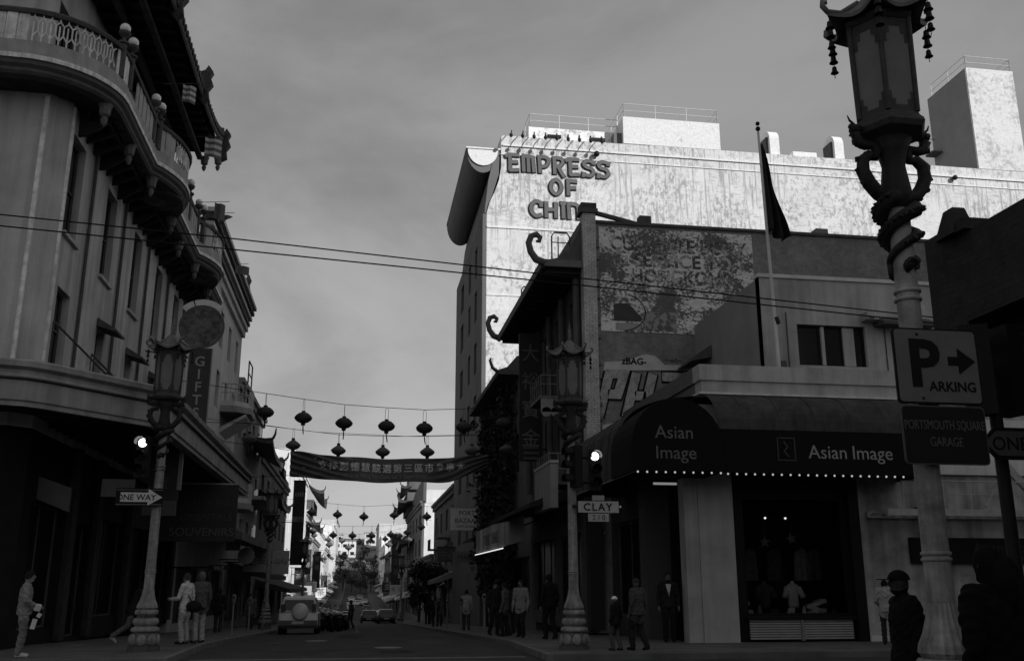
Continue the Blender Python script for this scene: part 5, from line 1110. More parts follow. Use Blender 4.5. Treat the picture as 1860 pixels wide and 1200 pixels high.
    m = MB(); m.lathe([(0.07, 7.56), (0.03, 7.63), (0.05, 7.67), (0.055, 7.70), (0.025, 7.74), (0.04, 7.78), (0.045, 7.81), (0.02, 7.85), (0.03, 7.88), (0.012, 7.93), (0.006, 8.06)], 10); m.build('finial', ROOFL, t, True)
    return t
lamp0 = make_lamp()
LAMPS = [((5.05, 8.0, -0.05), 'tall dragon street lamp nearest the camera, carrying the parking sign'),
         ((-4.72, 24.0, 0.0), 'dragon street lamp on the left corner with a ONE WAY sign'),
         ((5.1, 23.0, -0.02), 'dragon street lamp in the middle with the CLAY street sign'),
         ((-4.72, 55.0, gz(55) + 0.13), 'dragon street lamp farther down the left pavement'),
         ((5.1, 113.0, gz(113) + 0.13), 'distant dragon street lamp on the right pavement'),
         ((-4.72, 92.0, gz(92) + 0.13), 'distant dragon street lamp on the left, below the bank sign')]
allc = [copy_tree(lamp0) for _ in LAMPS[1:]]
for o, (loc, lab) in zip([lamp0] + allc, LAMPS): place(o, loc, 0.0, lab)

# ------------------------------------------------------------------ traffic signals
SIGB = gm('signal_black', 0.012, 0.2, 6, rough=0.6)
LITW = gm('signal_lit_lens', 0.9, 0.02, 3, emit=4.0)
def signal(label, loc, rz, lit=None, extra=None, arm=None):
    t = thing('traffic_signal', label, 'traffic signal', loc, 'traffic signals'); x, y, z = loc
    MB().box(x - .15, x + .15, y - .08, y + .12, z, z + .98).build('housing', SIGB, t)
    for i in range(3):
        zc = z + 0.82 - i * 0.32
        m = MB(); m.grid(lambda u, v: (x + .125 * math.cos(R(-20 + 220 * u)), y - .08 - .24 * v, zc + .125 * math.sin(R(-20 + 220 * u))), 14, 1); m.build('visor', SIGB, t)
        m = MB(); m.lathe([(0.1, 0), (0.09, .02), (0.05, .035)], 14); m.v = [(p[0] + x, y - .085 - p[2], p[1] + zc) for p in m.v]; m.build('lens', LITW if lit == i else flat(0.02), t, True)
    m = MB()
    for q in arm or []: m.tube([(x + q[0], y + .1, z + .2), (x + q[1], y + q[2], z + .2)], 0.025, 6); m.tube([(x + q[0], y + .1, z + .8), (x + q[1], y + q[2], z + .8)], 0.025, 6)
    if arm: m.build('arm', SIGB, t)
    if rz:
        t.rotation_euler.z = rz
    return t
signal('signal head with a white lit round lamp beside the middle street lamp', (5.62, 22.8, 3.78), 0, 0, arm=[(-.1, -.5, .2)])
signal('dark signal head turned sideways on the middle street lamp', (5.13, 22.7, 3.85), R(-75), None)
signal('signal head with a white lit lamp beside the left street lamp', (-5.08, 23.7, 4.0), R(-6), 0, arm=[(.1, .3, .3)])
# near right signal pole with a one-way arrow
sp = thing('signal_pole', 'dark signal pole at the right edge of the picture', 'pole', (6.75, 9.3, -0.02))
m = MB(); m.lathe([(.16, 0), (.16, .1), (.09, .2), (.075, .5), (.065, 3.8)], 14, (6.75, 9.3, -.02)); m.build('shaft', SIGB, sp, True)
signal('black signal heads silhouetted at the right edge, facing away', (6.52, 9.2, 3.33), R(150), None)
signal('second black signal head at the right edge, above the arrow sign', (6.98, 9.3, 3.36), R(100), None)
def arrow_sign(name, label, side_pts, x0, x1, y, z0, z1, right=True, board=True, txt=0.16, tone=(0.012, 0.55)):
    t = thing(name, label, 'sign', ((x0 + x1)/2, y, z0), 'one-way signs'); h = z1 - z0; s_ = 1 if right else -1; cx = (x0 + x1)/2; w = x1 - x0
    if board: MB().box(x0, x1, y - .006, y + .006, z0, z1).build('board', flat(tone[0]), t); m = MB()
    F = lambda u: cx + s_ * (u - .5) * w
    pl = [(F(.1), z0 + h*.24), (F(.68), z0 + h*.24), (F(.68), z0 + h*.04), (F(.98), z0 + h*.5), (F(.68), z0 + h*.96), (F(.68), z0 + h*.76), (F(.1), z0 + h*.76)]
    MB().prism(pl, 'y', y - .012, y - .0065).build('arrow', flat(tone[1]), t)
    text('ONE WAY', txt, t, (F(.43), y - .014, z0 + h*.34), 'S', BLACK, 0.0015, bold=0.003); 
    m = MB()
    for zz in (.1, .9): m.box(x0 + .02, x1 - .02, y - .009, y - .0062, z0 + h*zz - .006, z0 + h*zz + .006)
    m.build('border', flat(0.2), t)
    return t
arrow_sign('one_way_sign', 'black ONE WAY sign with white arrow pointing right on the left street lamp', None, -5.62, -4.55, 23.82, 3.36, 3.78, True, True, 0.19)
t = thing('one_way_sign', 'pale ONE WAY arrow sign pointing left at the right edge of the picture', 'sign', (6.75, 9.1, 2.85), 'one-way signs')
pl = [(6.42, 3.03), (6.58, 2.86), (7.4, 2.86), (7.4, 3.2), (6.58, 3.2)]; MB().prism(pl, 'y', 9.13, 9.15).build('board', BLACK, t)
pl = [(6.45, 3.03), (6.6, 2.9), (7.36, 2.9), (7.36, 3.16), (6.6, 3.16)]; MB().prism(pl, 'y', 9.118, 9.128).build('arrow', flat(0.07), t); text('ONE WAY', 0.2, t, (7.0, 9.113, 2.96), 'S', BLACK, 0.002)
# street name
t = thing('street_name_sign', 'white street-name sign reading CLAY with number plates on the middle lamp', 'sign', (5.75, 22.8, 3.1))
MB().box(5.2, 6.2, 22.78, 22.80, 3.26, 3.53).build('name_plate', flat(0.40), t); text('CLAY', 0.25, t, (5.68, 22.772, 3.31), 'S', BLACK, 0.002, spacing=1.25, bold=0.004)
MB().box(5.44, 5.95, 22.78, 22.80, 3.05, 3.24).build('number_plate', flat(0.36), t); text('210', 0.17, t, (5.7, 22.772, 3.09), 'S', flat(0.06), 0.002, spacing=1.4)
MB().box(5.55, 5.85, 22.78, 22.80, 3.55, 3.67).build('top_plate', flat(0.32), t); MB().ball((6.24, 22.79, 3.4), 0.03).build('end_knob', flat(0.7), t)
MB().box(5.05, 5.2, 22.785, 22.795, 3.36, 3.44).build('clamp', IRON, t)
# parking sign on the near lamp
t = thing('parking_sign', 'grey sign with a large black P and PARKING on the nearest street lamp', 'sign', (5.12, 7.78, 3.1)); SX = 5.135
def rrect(x0, x1, z0, z1, r): return [(cx + r * math.cos(R(a)), cz + r * math.sin(R(a))) for cx, cz, s0 in ((x1-r, z1-r, 0), (x0+r, z1-r, 90), (x0+r, z0+r, 180), (x1-r, z0+r, 270)) for a in range(s0, s0 + 91, 18)]
MB().prism(rrect(4.72, 5.55, 3.16, 3.86, .04), 'y', 7.79, 7.81).build('board', BLACK, t); MB().prism(rrect(4.737, 5.533, 3.177, 3.843, .035), 'y', 7.784, 7.7895).build('face', flat(0.14), t)
text('P', 0.60, t, (5.0, 7.78, 3.33), 'S', BLACK, 0.002, bold=0.018); text('ARKING', 0.125, t, (5.26, 7.78, 3.28), 'S', BLACK, 0.002, sx=1.0, bold=0.002)
MB().prism([(5.24, 3.52), (5.34, 3.52), (5.34, 3.44), (5.51, 3.56), (5.34, 3.68), (5.34, 3.6), (5.24, 3.6)], 'y', 7.778, 7.7835).build('arrow', BLACK, t)
for z in (3.80, 3.21): m = MB(); m.lathe([(.014, 0), (.008, .012)], 8); m.v = [(p[0] + 4.96, 7.784 - p[2], p[1] + z) for p in m.v]; m.build('bolt', IRON, t)
t = thing('garage_sign', 'dark sign reading PORTSMOUTH SQUARE GARAGE below the parking sign', 'sign', (5.12, 7.78, 2.6))
MB().prism(rrect(4.73, 5.545, 2.62, 3.145, .04), 'y', 7.79, 7.81).build('board', flat(0.09), t); MB().prism(rrect(4.742, 5.533, 2.632, 3.133, .035), 'y', 7.784, 7.7895).build('face', flat(0.016), t)
text('PORTSMOUTH SQUARE', 0.118, t, (5.135, 7.78, 2.93), 'S', flat(0.10), 0.002, sx=0.62); text('GARAGE', 0.118, t, (5.135, 7.78, 2.78), 'S', flat(0.10), 0.002, sx=0.7)
m = MB(); [m.lathe([(.112, z - .02), (.118, z), (.112, z + .02)], 16, (5.05, 8.0, 0)) for z in (3.75, 3.22, 3.05, 2.68)]; m.box(4.98, 5.12, 7.81, 7.9, 2.66, 3.78); m.build('bracket', IRON, t)

# ------------------------------------------------------------------ overhead wires along the cross street
for (pts, lab) in (([(-20, 16.2, 8.35), (-2.4, 16.2, 7.38), (3, 16.2, 7.02), (30, 16.2, 5.3)], 'upper of the two black wires slanting across the street'), ([(-20, 15.6, 7.95), (-2.4, 15.6, 6.98), (3, 15.6, 6.68), (30, 15.6, 5.05)], 'lower of the two black wires slanting across the street')):
    tag(MB().tube(pts, 0.013, 5).build('overhead_wire', WIRE), lab, 'wire', 'overhead wires')

# ------------------------------------------------------------------ lanterns on strings
LRED = gm('lantern_red_grey', 0.05, 0.25, 4, rough=0.7); LTOP = gm('lantern_cap', 0.03, 0.2, 5)
def make_lantern(pointed):
    t = thing('paper_lantern', 'lantern', 'lantern', (0, 0, 0))
    n = 24; prof = [(0.07, .20), (0.18, .165), (0.27, .09), (0.335, 0), (0.30, -.09), (0.2, -.17), (0.08, -.21)] if not pointed else [(0.04, .26), (0.1, .2), (0.22, .12), (0.32, .03), (0.335, -.02), (0.27, -.11), (0.15, -.18), (0.07, -.2)]
    MB().lathe(prof, n, flute=0.045).build('body', LRED if not pointed else gm('lantern_faded', 0.11, 0.25, 4, rough=0.7), t, True)  # pointed lanterns get a paler grey for sky light on their tops
    z0 = prof[0][1]; MB().lathe([(0.075, z0 - .02), (0.075, z0 + .05)], 10).build('cap', LTOP, t); MB().lathe([(0.08, -.29), (0.085, -.2)], 10).build('foot', LTOP, t)
    m = MB(); m.tube([(-.06, 0, z0), (-.06, 0, z0 + .42), (0, 0, z0 + .5), (.06, 0, z0 + .42), (.06, 0, z0)], 0.008, 4); m.build('hanger', WIRE, t)
    m = MB(); m.tube([(0, 0, -.28), (.02, 0, -.45), (.05, 0, -.62)], [.02, .025, .02], 5); m.build('tassel', LRED, t); return t
proto = [make_lantern(False), make_lantern(True)]; used = [False, False]
ORD = ['first', 'second', 'third', 'fourth', 'fifth', 'sixth', 'seventh', 'eighth']
def string(y, xs, zs, left, right, kind, sname, grp, sc_=1.0):
    for i, (x, z) in enumerate(zip(xs, zs)):
        if not used[kind]: o = proto[kind]; used[kind] = True
        else: o = copy_tree(proto[kind])
        place(o, (x, y, z), random.uniform(0, 3), '%s lantern from the left on %s' % (ORD[i], sname), grp)
        o.scale = (sc_,) * 3
    top = [(x, y, z + 0.70 * sc_) for x, z in zip(xs, zs)]
    tag(MB().tube([left] + top + [right], 0.013, 4).build('lantern_wire', WIRE), 'thin wire that carries ' + sname, 'wire', 'lantern wires')
xs1 = [-3.94, -2.4, -0.74, 1.01, 2.59, 4.26, 5.97]; zs1 = [8.42, 8.23, 8.05, 7.97, 7.92, 8.01, 8.22]
string(40, xs1, zs1, (-8, 40, 9.7), (7.75, 40, 9.3), 0, 'the nearest string, across the sky above the banner', 'lanterns of the nearest string', 1.1)
xs2 = [-5.4, -3.3, -1.1, 1.07, 3.28, 5.52, 7.3]; zs2 = [8.44, 8.18, 7.97, 7.94, 7.98, 8.08, 8.2]
string(48, xs2, zs2, (-8, 48, 9.2), (8.05, 48, 8.95), 1, 'the second string, right above the banner', 'lanterns of the second string', 1.12)
string(92, [-6.6, -4.3, -1.92, 0.51, 3.32, 6.37], [8.3, 8.05, 7.85, 7.68, 7.85, 7.75], (-8, 92, 9.2), (8, 92, 8.6), 1, 'the third string, below the banner', 'lanterns of the third string', 1.35)
string(108, [-4.8, -2.62, -0.55, 1.51, 3.6, 5.4, 6.9], [7.15, 6.75, 6.7, 6.72, 6.85, 7.1, 7.7], (-8, 108, 8.3), (8, 108, 8.4), 1, 'the fourth string, low over the street', 'lanterns of the fourth string', 1.4)
string(165, [-4.6, -1.9, 0.6, 3.1, 5.4], [6.2, 6.0, 5.9, 6.0, 6.2], (-8, 165, 7), (8, 165, 7), 1, 'the string between the sixth and seventh down the street', 'lanterns of a string down the street', 1.15)
for yy, nn, zz, nm in ((122, 6, 6.0, 'fifth'), (140, 7, 7.4, 'sixth'), (190, 6, 5.6, 'seventh'), (215, 7, 6.6, 'eighth'), (245, 6, 7.0, 'ninth')):
    xs_ = [-5.8 + i * 11.8 / (nn - 1) + random.uniform(-.3, .3) for i in range(nn)]; string(yy, xs_, [zz + .035 * x_ * x_ * .6 + random.uniform(-.1, .1) for x_ in xs_], (-8, yy, zz + 2.2), (8, yy, zz + 2.2), 1, 'the %s string down the street' % nm, 'lanterns of the %s string' % nm, 1.4)
tag(MB().tube([(-8, 44, 8.85), (-2, 44, 8.25), (2, 44, 8.15), (8, 44, 8.45)], 0.010, 4).build('span_wire', WIRE), 'bare thin wire between the two nearest lantern strings', 'wire')

# ------------------------------------------------------------------ banner
bn = thing('banner', 'dark cloth banner with white Chinese characters slung across the street', 'banner', (1.4, 46, 6.4))
X0, X1 = -3.25, 6.1
def btop(u): return 7.66 - 0.30 * math.sin(math.pi * min(1, u * 1.02)) ** 0.8 + 0.02 * math.sin(23 * u)
def bhei(u): return 1.18 - 0.06 * math.sin(math.pi * u) - (0.62 * ((u - .8) / .2) ** 1.3 if u > .8 else 0) + 0.025 * math.sin(17 * u + 1)
def bfold(u, v):
    a = max(0, 1 - u / .33); c = max(0, (u - .66) / .34)
    return 0.15 * a ** .7 * math.sin(26 * (v - 1.6 * u) + 1) + 0.13 * c ** .7 * math.sin(22 * (v + 1.5 * u)) + 0.014 * math.sin(31 * u + 2 * v) + .012 * math.sin(11 * u + 3)
def bf(u, v): return (X0 + (X1 - X0) * u, 46 + bfold(u, v), btop(u) - v * bhei(u))
m = MB(); m.grid(bf, 110, 22); c = m.build('cloth', gm('banner_cloth', 0.13, 0.3, 1.2, rough=0.9), bn, True); c.modifiers.new('t', 'SOLIDIFY').thickness = 0.008
BT = gm('banner_paint', 0.8, 0.3, 6)
def bput(me, x, v):
    """bend a flat glyph mesh (built in the S plane, world coordinates) onto the cloth"""
    for q in me.vertices:
        u = min(1, max(0, (q.co.x + x - X0) / (X1 - X0))); z = q.co.y; vv = v - z / 1.2
        q.co.z = -q.co.z * 0 + 0.03 - bfold(u, vv); q.co.y = z + btop(u) - 7.4
for i, ch in enumerate('支持彭德慧競選第三區市參事★'):
    x = -1.75 + i * 0.50; o = text(ch, 0.44, bn, (x, 46, 7.4 - .62), 'S', BT, 0.0, 'character', bold=0.006); bput(o.data, x, .52)
o = text('Wilma Pang for District 3 Supervisor', 0.26, bn, (1.2, 46, 7.4 - .93), 'S', gm('banner_paint_small', 0.30, 0.3, 6), 0.0); bput(o.data, 1.2, .8)
for (x, z, s_) in ((-2.9, 7.35, .09), (-2.5, 7.22, .08), (-2.1, 7.28, .07), (-2.35, 6.62, .14), (-2.6, 6.85, .07), (-2.3, 6.9, .06)):
    m = MB(); m.add([(x + (s_ if k % 2 == 0 else s_ * .42) * math.cos(R(90 + 36*k)), 46 - .03 + bfold((x - X0) / (X1 - X0), (btop(0) - z) / 1.18), z + (s_ if k % 2 == 0 else s_ * .42) * math.sin(R(90 + 36*k))) for k in range(10)], [tuple(range(10))]); m.build('star', flat(0.3), bn)
m = MB(); m.tube([(-8, 46, 8.2), (X0, 46, 7.66)], 0.012, 4); m.build('rope', WIRE, bn); MB().tube([(X1, 46, 7.66), (8, 46, 8.2)], 0.012, 4).build('rope', WIRE, bn); MB().tube([(-8, 46, 6.2), (X0, 46, 6.5)], 0.01, 4).build('rope', WIRE, bn)

# ------------------------------------------------------------------ projecting signs farther on
def blade(name, label, x0, x1, y, z0, z1, tone, lines, tt, frame=None, side='S'):
    t = thing(name, label, 'sign', ((x0+x1)/2, y, z0)); MB().box(x0, x1, y, y + .15, z0, z1).build('board', flat(tone), t)
    for s_, sz, dx, z in lines:
        if len(s_) > 1 and ord(s_[0]) > 0x3000:
            for k, ch in enumerate(s_): text(ch, sz, t, ((x0+x1)/2 + dx + (k - (len(s_) - 1)/2) * sz, y - .008, z), 'S', flat(tt), 0.004, 'character')
        else: text(s_, sz, t, ((x0+x1)/2 + dx, y - .008, z), 'S', flat(tt), 0.004)
    if frame: m = MB(); m.box(x0 - .05, x1 + .05, y - .02, y + .17, z1 + .002, z1 + .08); m.build('frame_rail', flat(frame), t); MB().box(x0 - .05, x1 + .05, y - .02, y + .17, z0 - .08, z0 - .002).build('frame_rail', flat(frame), t)
    w = 8 if x0 > 0 else -8; m = MB(); m.tube([((x0+x1)/2, y + .07, (z0+z1)/2), (w, y + .07, (z0+z1)/2)], 0.04, 5); m.build('bracket', IRON, t); return t
blade('shop_sign', 'white sign reading BAZAAR projecting from the right buildings', 6.0, 7.95, 64, 5.05, 6.45, 0.75, (('PORT', .42, 0.1, 6.0), ('BAZAAR', .42, 0.1, 5.5), ('GIFTS JEWELRY', .2, 0.1, 5.2)), 0.03, 0.4)
blade('shop_sign', 'grey sign with Chinese characters below the BAZAAR sign', 6.3, 7.9, 78, 3.4, 4.4, 0.10, (('中心', .7, 0, 3.6),), 0.2, 0.05)
blade('shop_sign', 'long pale sign reading MARKET low over the right pavement', 5.8, 7.9, 60, 2.9, 3.5, 0.2, (('MARKET', .4, 0, 3.05),), 0.05)
blade('shop_sign', 'small pale square sign under the long MARKET sign', 6.6, 7.2, 59, 2.2, 2.75, 0.26, (('8', .4, 0, 2.35),), 0.06)
blade('bank_sign', 'dark vertical bank sign lettered citi before the bright white building', -6.9, -5.65, 105, 3.6, 12.2, 0.03, (('citi', .75, 0, 10.6), ('銀行', .6, 0, 8.0)), 0.3, 0.02)
blade('shop_sign', 'pale sign with Chinese characters under the left awning', -6.6, -5.2, 60, 2.3, 3.7, 0.3, (('正', .8, -0.3, 2.7), ('金', .6, .35, 2.8)), 0.08)
blade('shop_sign', 'pale square sign right of the character sign on the left pavement', -5.1, -4.1, 62, 2.2, 3.6, 0.34, (('Gifts', .4, 0, 2.8),), 0.1)
blade('shop_sign', 'pale round-cornered sign hanging under the left canopy beyond the couple', -6.4, -5.7, 50, 3.2, 4.3, 0.22, (('P', .6, 0, 3.5),), 0.1)
blade('shop_sign', 'tiny lit sign in the shade of the left arcade', -6.3, -5.4, 44, 2.2, 2.4, 0.03, (('SALE', .2, 0, 2.22),), 0.5)
blade('vertical_sign', 'tall dark vertical sign far down the right side', 5.2, 6.6, 150, 1.5, 9.0, 0.03, (('珍', 1, 0, 7.5), ('珠', 1, 0, 6.0), ('酒', 1, 0, 4.5), ('家', 1, 0, 3.0)), 0.1)
blade('vertical_sign', 'dark vertical sign far down the left side among sunlit fronts', -7.2, -6.0, 170, 1.0, 7.0, 0.03, (('茶', .9, 0, 5.4), ('樓', .9, 0, 4.0)), 0.15)
FS = [(-1, 118, 3.5, 1.6, 1.2, .6), (-1, 126, 1.5, 2.6, 1.0, .04), (-1, 136, 0.2, 1.2, 1.8, .5), (-1, 146, 3.0, 3.5, 1.1, .05), (-1, 158, 0.5, 1.5, 1.6, .65), (-1, 176, 1.0, 4.0, 1.2, .1), (-1, 196, -1, 2.0, 2.0, .7), (-1, 222, -1, 4.5, 1.4, .05), (-1, 240, 1.0, 2.0, 2.2, .6),
      (1, 90, 2.4, 1.0, 1.7, .35), (1, 98, 0.8, 1.2, 1.5, .2), (1, 112, 1.0, 1.4, 1.6, .4), (1, 128, 0.4, 3.0, 1.1, .06), (1, 138, 2.5, 1.2, 1.8, .3), (1, 158, -.5, 3.6, 1.2, .5), (1, 172, 2.0, 1.6, 2.0, .08), (1, 188, -1.0, 4.5, 1.2, .6), (1, 206, 0.0, 2.0, 2.2, .05), (1, 226, -1.0, 5.0, 1.4, .1)]
for i, (sd_, y, z, h, w, v) in enumerate(FS):
    xa = sd_ * 7.6; x0_, x1_ = min(xa, xa - sd_ * w), max(xa, xa - sd_ * w); tone = 'white' if v > .45 else ('grey' if v > .15 else 'dark'); shp = 'upright' if h > w * 1.2 else ('wide' if w > h * 1.2 else 'square')
    nth = ['first', 'second', 'third', 'fourth', 'fifth', 'sixth', 'seventh', 'eighth', 'ninth', 'tenth'][i if sd_ < 0 else i - 9]
    blade('projecting_sign', '%s %s shop sign, %s of the small far signs on the %s side' % (tone, shp, nth, 'left' if sd_ < 0 else 'right'), x0_, x1_, y, z, z + h, v, ((('行', '茶', '金', '樓', '店')[i % 5], min(h, w) * .7, 0, z + h * .3),), .05 if v > .3 else .4, .03 if v > .3 else .3)['group'] = 'small far shop signs'
t = thing('round_sign', 'pale round sign in the shade under the left awning', 'sign', (-5.6, 52, 2.6)); m = MB(); m.lathe([(.42, 0), (.42, .1)], 20); m.v = [(p[0] - 5.6, 52 + p[2], p[1] + 3.0) for p in m.v]; m.build('disc', flat(0.2), t)
m = MB(); m.tube([(-5.6, 52.05, 3.4), (-5.6, 52.05, 3.9)], .02, 5); m.build('hanger', IRON, t)

# ------------------------------------------------------------------ parking meters
def make_meter():
    t = thing('parking_meter', 'meter', 'parking meter', (0, 0, 0), 'parking meters')
    MB().tube([(0, 0, 0), (0, 0, 1.08)], 0.03, 8).build('post', flat(0.22), t); m = MB(); m.lathe([(.03, 1.06), (.075, 1.12), (.085, 1.25), (.08, 1.33), (.05, 1.40), (.01, 1.42)], 12, sy=.7); m.build('head', flat(0.16), t, True)
    MB().box(-.045, .045, -.068, -.055, 1.26, 1.34).build('dial', GLASS, t); return t
mt = make_meter(); first = True
for (x, y, lab) in ((-4.25, 36.5, 'parking meter on the left pavement nearest the couple'), (-4.25, 42.0, 'second parking meter from the couple on the left pavement'), (-4.25, 48.5, 'third parking meter on the left pavement, beside the silver car'), (4.6, 34.0, 'parking meter on the right pavement nearest the middle lamp'), (4.6, 35.6, 'second parking meter from the middle lamp, right pavement'), (4.6, 43.5, 'third parking meter on the right pavement'), (4.6, 50, 'fourth parking meter on the right pavement'), (4.6, 57, 'fifth parking meter on the right pavement')):
    o = mt if first else copy_tree(mt); first = False; place(o, (x, y, gz(y) + .13), 0, lab)

# ------------------------------------------------------------------ vehicles
TYRE = gm('tyre', 0.015, 0.2, 10, rough=0.9); CGL = gm('car_glass', 0.012, 0.2, 2, rough=0.05, spec=0.6); CHR = gm('chrome', 0.5, 0.05, 4, rough=0.2, metal=1.0)
def paint(v): return gm('car_paint_%02d' % int(v * 100), v, 0.05, 2, rough=0.25, spec=0.6)
def make_car(name, label, v, suv=False, group=None):
    """car with its tail to -y, length along y, origin on the ground under the middle"""
    t = thing(name, label, 'car', (0, 0, 0), group); Lh, w, h = (2.15, .88, 1.66) if suv else (2.25, .88, 1.42); P = paint(v)
    lo = [(-Lh, .38), (-Lh, .62), (-Lh + .06, .95 if suv else .92), (Lh - 1.25, .98), (Lh - .15, .8), (Lh, .6), (Lh, .36), (Lh - .5, .26), (-Lh + .4, .26)]
    m = MB(); k = len(lo); cs = [(-w + .06, .94), (-w, 1.0), (w, 1.0), (w - .06, .94)]
    m.prism(lo, 'x', -w, w); b = m.build('body', P, t); bv = b.modifiers.new('b', 'BEVEL'); bv.width = .06; bv.segments = 2; bv.limit_method = 'ANGLE'
    if suv: up = [(-Lh + .04, .95), (-Lh + .22, h - .1), (-Lh + .45, h), (Lh - 1.9, h - .02), (Lh - 1.15, .97)]
    else: up = [(-Lh + .55, .92), (-Lh + 1.1, h - .04), (-Lh + 1.5, h), (Lh - 2.0, h - .03), (Lh - 1.1, .96)]
    def tp(z): return w - .03 - .16 * max(0, (z - .93)) / (h - .93)
    vs = [(-tp(z), y, z) for y, z in up] + [(tp(z), y, z) for y, z in up]; n = len(up)
    m = MB(); m.add(vs, [tuple(range(n))[::-1], tuple(range(n, 2*n))] + [(i, (i+1) % n, n + (i+1) % n, n + i) for i in range(n)]); g = m.build('cabin', P, t); g.modifiers.new('b', 'BEVEL').width = .04
    def panel(a, b, c0=0.12, c1=0.88, nm='window'):
        (ya, za), (yb, zb) = a, b; q = lambda s_, f_: (s_ * (tp(za + (zb-za)*f_) - .09), ya + (yb-ya)*f_, za + (zb-za)*f_)
        n_ = Vector((0, -(zb-za), yb-ya)).normalized(); n_ = n_ if (n_.y < 0) == (ya < 0) else -n_
        MB().add([Vector(q(s_, f_)) + n_ * o_ for o_ in (.0, .012) for s_, f_ in ((-1, c0), (1, c0), (1, c1), (-1, c1))], [(0,1,2,3),(4,5,6,7),(0,1,5,4),(1,2,6,5),(2,3,7,6),(3,0,4,7)]).build(nm, CGL, t)
    panel(up[0], up[1], nm='rear_window'); panel(up[4], up[3], nm='windscreen')
    for s_ in (-1, 1):
        for (ya, yb) in ((up[0][0] + .4, -.1), (-.02, up[3][0] + .35)):
            za, zb = 1.0, h - .12; m = MB(); m.add([(s_ * (tp(z) + o_), y, z) for o_ in (.004, .014) for y, z in ((ya - .12 * (ya < -.5), za), (yb + (.35 if yb > 0 else 0), za), (yb, zb), (ya + .12, zb))], [(0,1,2,3),(4,5,6,7),(0,1,5,4),(1,2,6,5),(2,3,7,6),(3,0,4,7)]); m.build('side_window', CGL, t)
        for y in (-Lh + .78, Lh - .82):
            m = MB(); m.lathe([(.2, -.1), (.32, -.1), (.335, -.06), (.335, .06), (.32, .1), (.2, .1)], 20); m.v = [(p[2] + s_ * (w - .08), p[0] + y, p[1] + .335) for p in m.v]; wl = m.build('wheel', TYRE, t, True)
            m = MB(); m.lathe([(.02, -.105), (.2, -.103), (.2, .103), (.02, .105)], 14); m.v = [(p[2] + s_ * (w - .08), p[0] + y, p[1] + .335) for p in m.v]; m.build('rim', CHR, wl)
        MB().box(s_ * (w - .2) - .1, s_ * (w - .2) + .1, -Lh - .025, -Lh + .02, (.98 if suv else .66), (1.3 if suv else .82)).build('tail_light', flat(0.06, .3), t)
        MB().box(s_ * (w - .24) - .14, s_ * (w - .24) + .14, Lh - .06, Lh + .02, .6, .72).build('headlight', flat(.6, .2), t)
        MB().box(s_ * (w + .09) - .08, s_ * (w + .09) + .08, Lh - 1.65, Lh - 1.5, .98, 1.12).build('mirror', P, t)
    MB().box(-w + .03, w - .03, -Lh - .1, -Lh + .1, .4, .6).build('bumper', flat(.12 if suv else v, .4), t); MB().box(-.26, .26, -Lh - .115, -Lh - .103, .44, .56).build('number_plate', flat(.5), t)
    if suv:
        m = MB(); m.lathe([(.02, .16), (.28, .15), (.355, .1), (.37, 0), (.355, -.06)], 28); m.v = [(p[0] + .08, -Lh - .06 - p[2], p[1] + .98) for p in m.v]; m.build('spare_wheel_cover', paint(.65), t, True)
        for s_ in (-1, 1): MB().tube([(s_ * .62, -Lh + .5, h + .05), (s_ * .62, Lh - 2.0, h + .04)], .02, 5).build('roof_rail', BLACK, t)
    return t
suv = make_car('parked_car', 'silver off-road car with a pale spare-wheel cover parked at the left kerb', .6, True, 'parked cars'); place(suv, (-2.5, 48.2, gz(48.2) + .0), 0); suv.rotation_euler.x = -0.03
sd = make_car('parked_car', 'dark sedan stopped far down the middle of the street', .03, False, 'parked cars'); place(sd, (1.6, 112, gz(112)), 0)
for i, (x, y, v, lab) in enumerate(((-2.9, 74, .3, 'grey car parked behind the motorcycles'), (-2.9, 82, .05, 'dark car second behind the motorcycles, left kerb'), (-2.9, 128, .7, 'white sunlit car far along the left kerb'), (-2.9, 150, .6, 'pale sunlit car farther along the left kerb'), (3.3, 140, .04, 'dark car far along the right kerb'), (0.2, 262, .8, 'bright white car at the far crossing, left'), (2.5, 270, .8, 'bright white car at the far crossing, right'), (-1.7, 205, .55, 'pale car in the dip of the street'), (1.4, 300, .4, 'car climbing the far slope'), (-0.9, 236, .85, 'white car nearest the dip of the street'), (2.6, 232, .1, 'dark car beside the white one near the dip'), (-1.0, 286, .8, 'pale car in the line before the far slope'))):
    c = make_car('parked_car' if abs(x) > 2.6 else 'car', lab, v, False, 'parked cars' if abs(x) > 2.6 else 'far cars'); place(c, (x, y, gz(y)), 0 if i != 5 else R(80))
# rows of parked cars filling both kerbs farther on
OR = ['first', 'second', 'third', 'fourth', 'fifth', 'sixth', 'seventh', 'eighth', 'ninth', 'tenth', 'eleventh']
tones = [('silver', .45), ('dark', .04), ('white', .75), ('grey', .2)]; pr_ = {}
for side, x, ylist in (('left', -2.95, [90, 97, 104, 111.5, 119, 135.5, 142.5, 157.5, 164.5, 172, 180]), ('right', 3.35, [104, 111, 119, 126, 133.5, 148, 155, 163, 171, 179])):
    for i, y in enumerate(ylist):
        nm, v = tones[(i * 3 + (side == 'right')) % 4]; lab = '%s parked car, %s of the far row along the %s kerb' % (nm, OR[i], side)
        if v in pr_: c = copy_tree(pr_[v])
        else: c = pr_[v] = make_car('parked_car', lab, v, False, 'parked cars')
        place(c, (x + random.uniform(-.1, .1), y, gz(y)), R(random.uniform(-1.5, 1.5)), lab, 'parked cars'); c.rotation_euler.x = -0.03
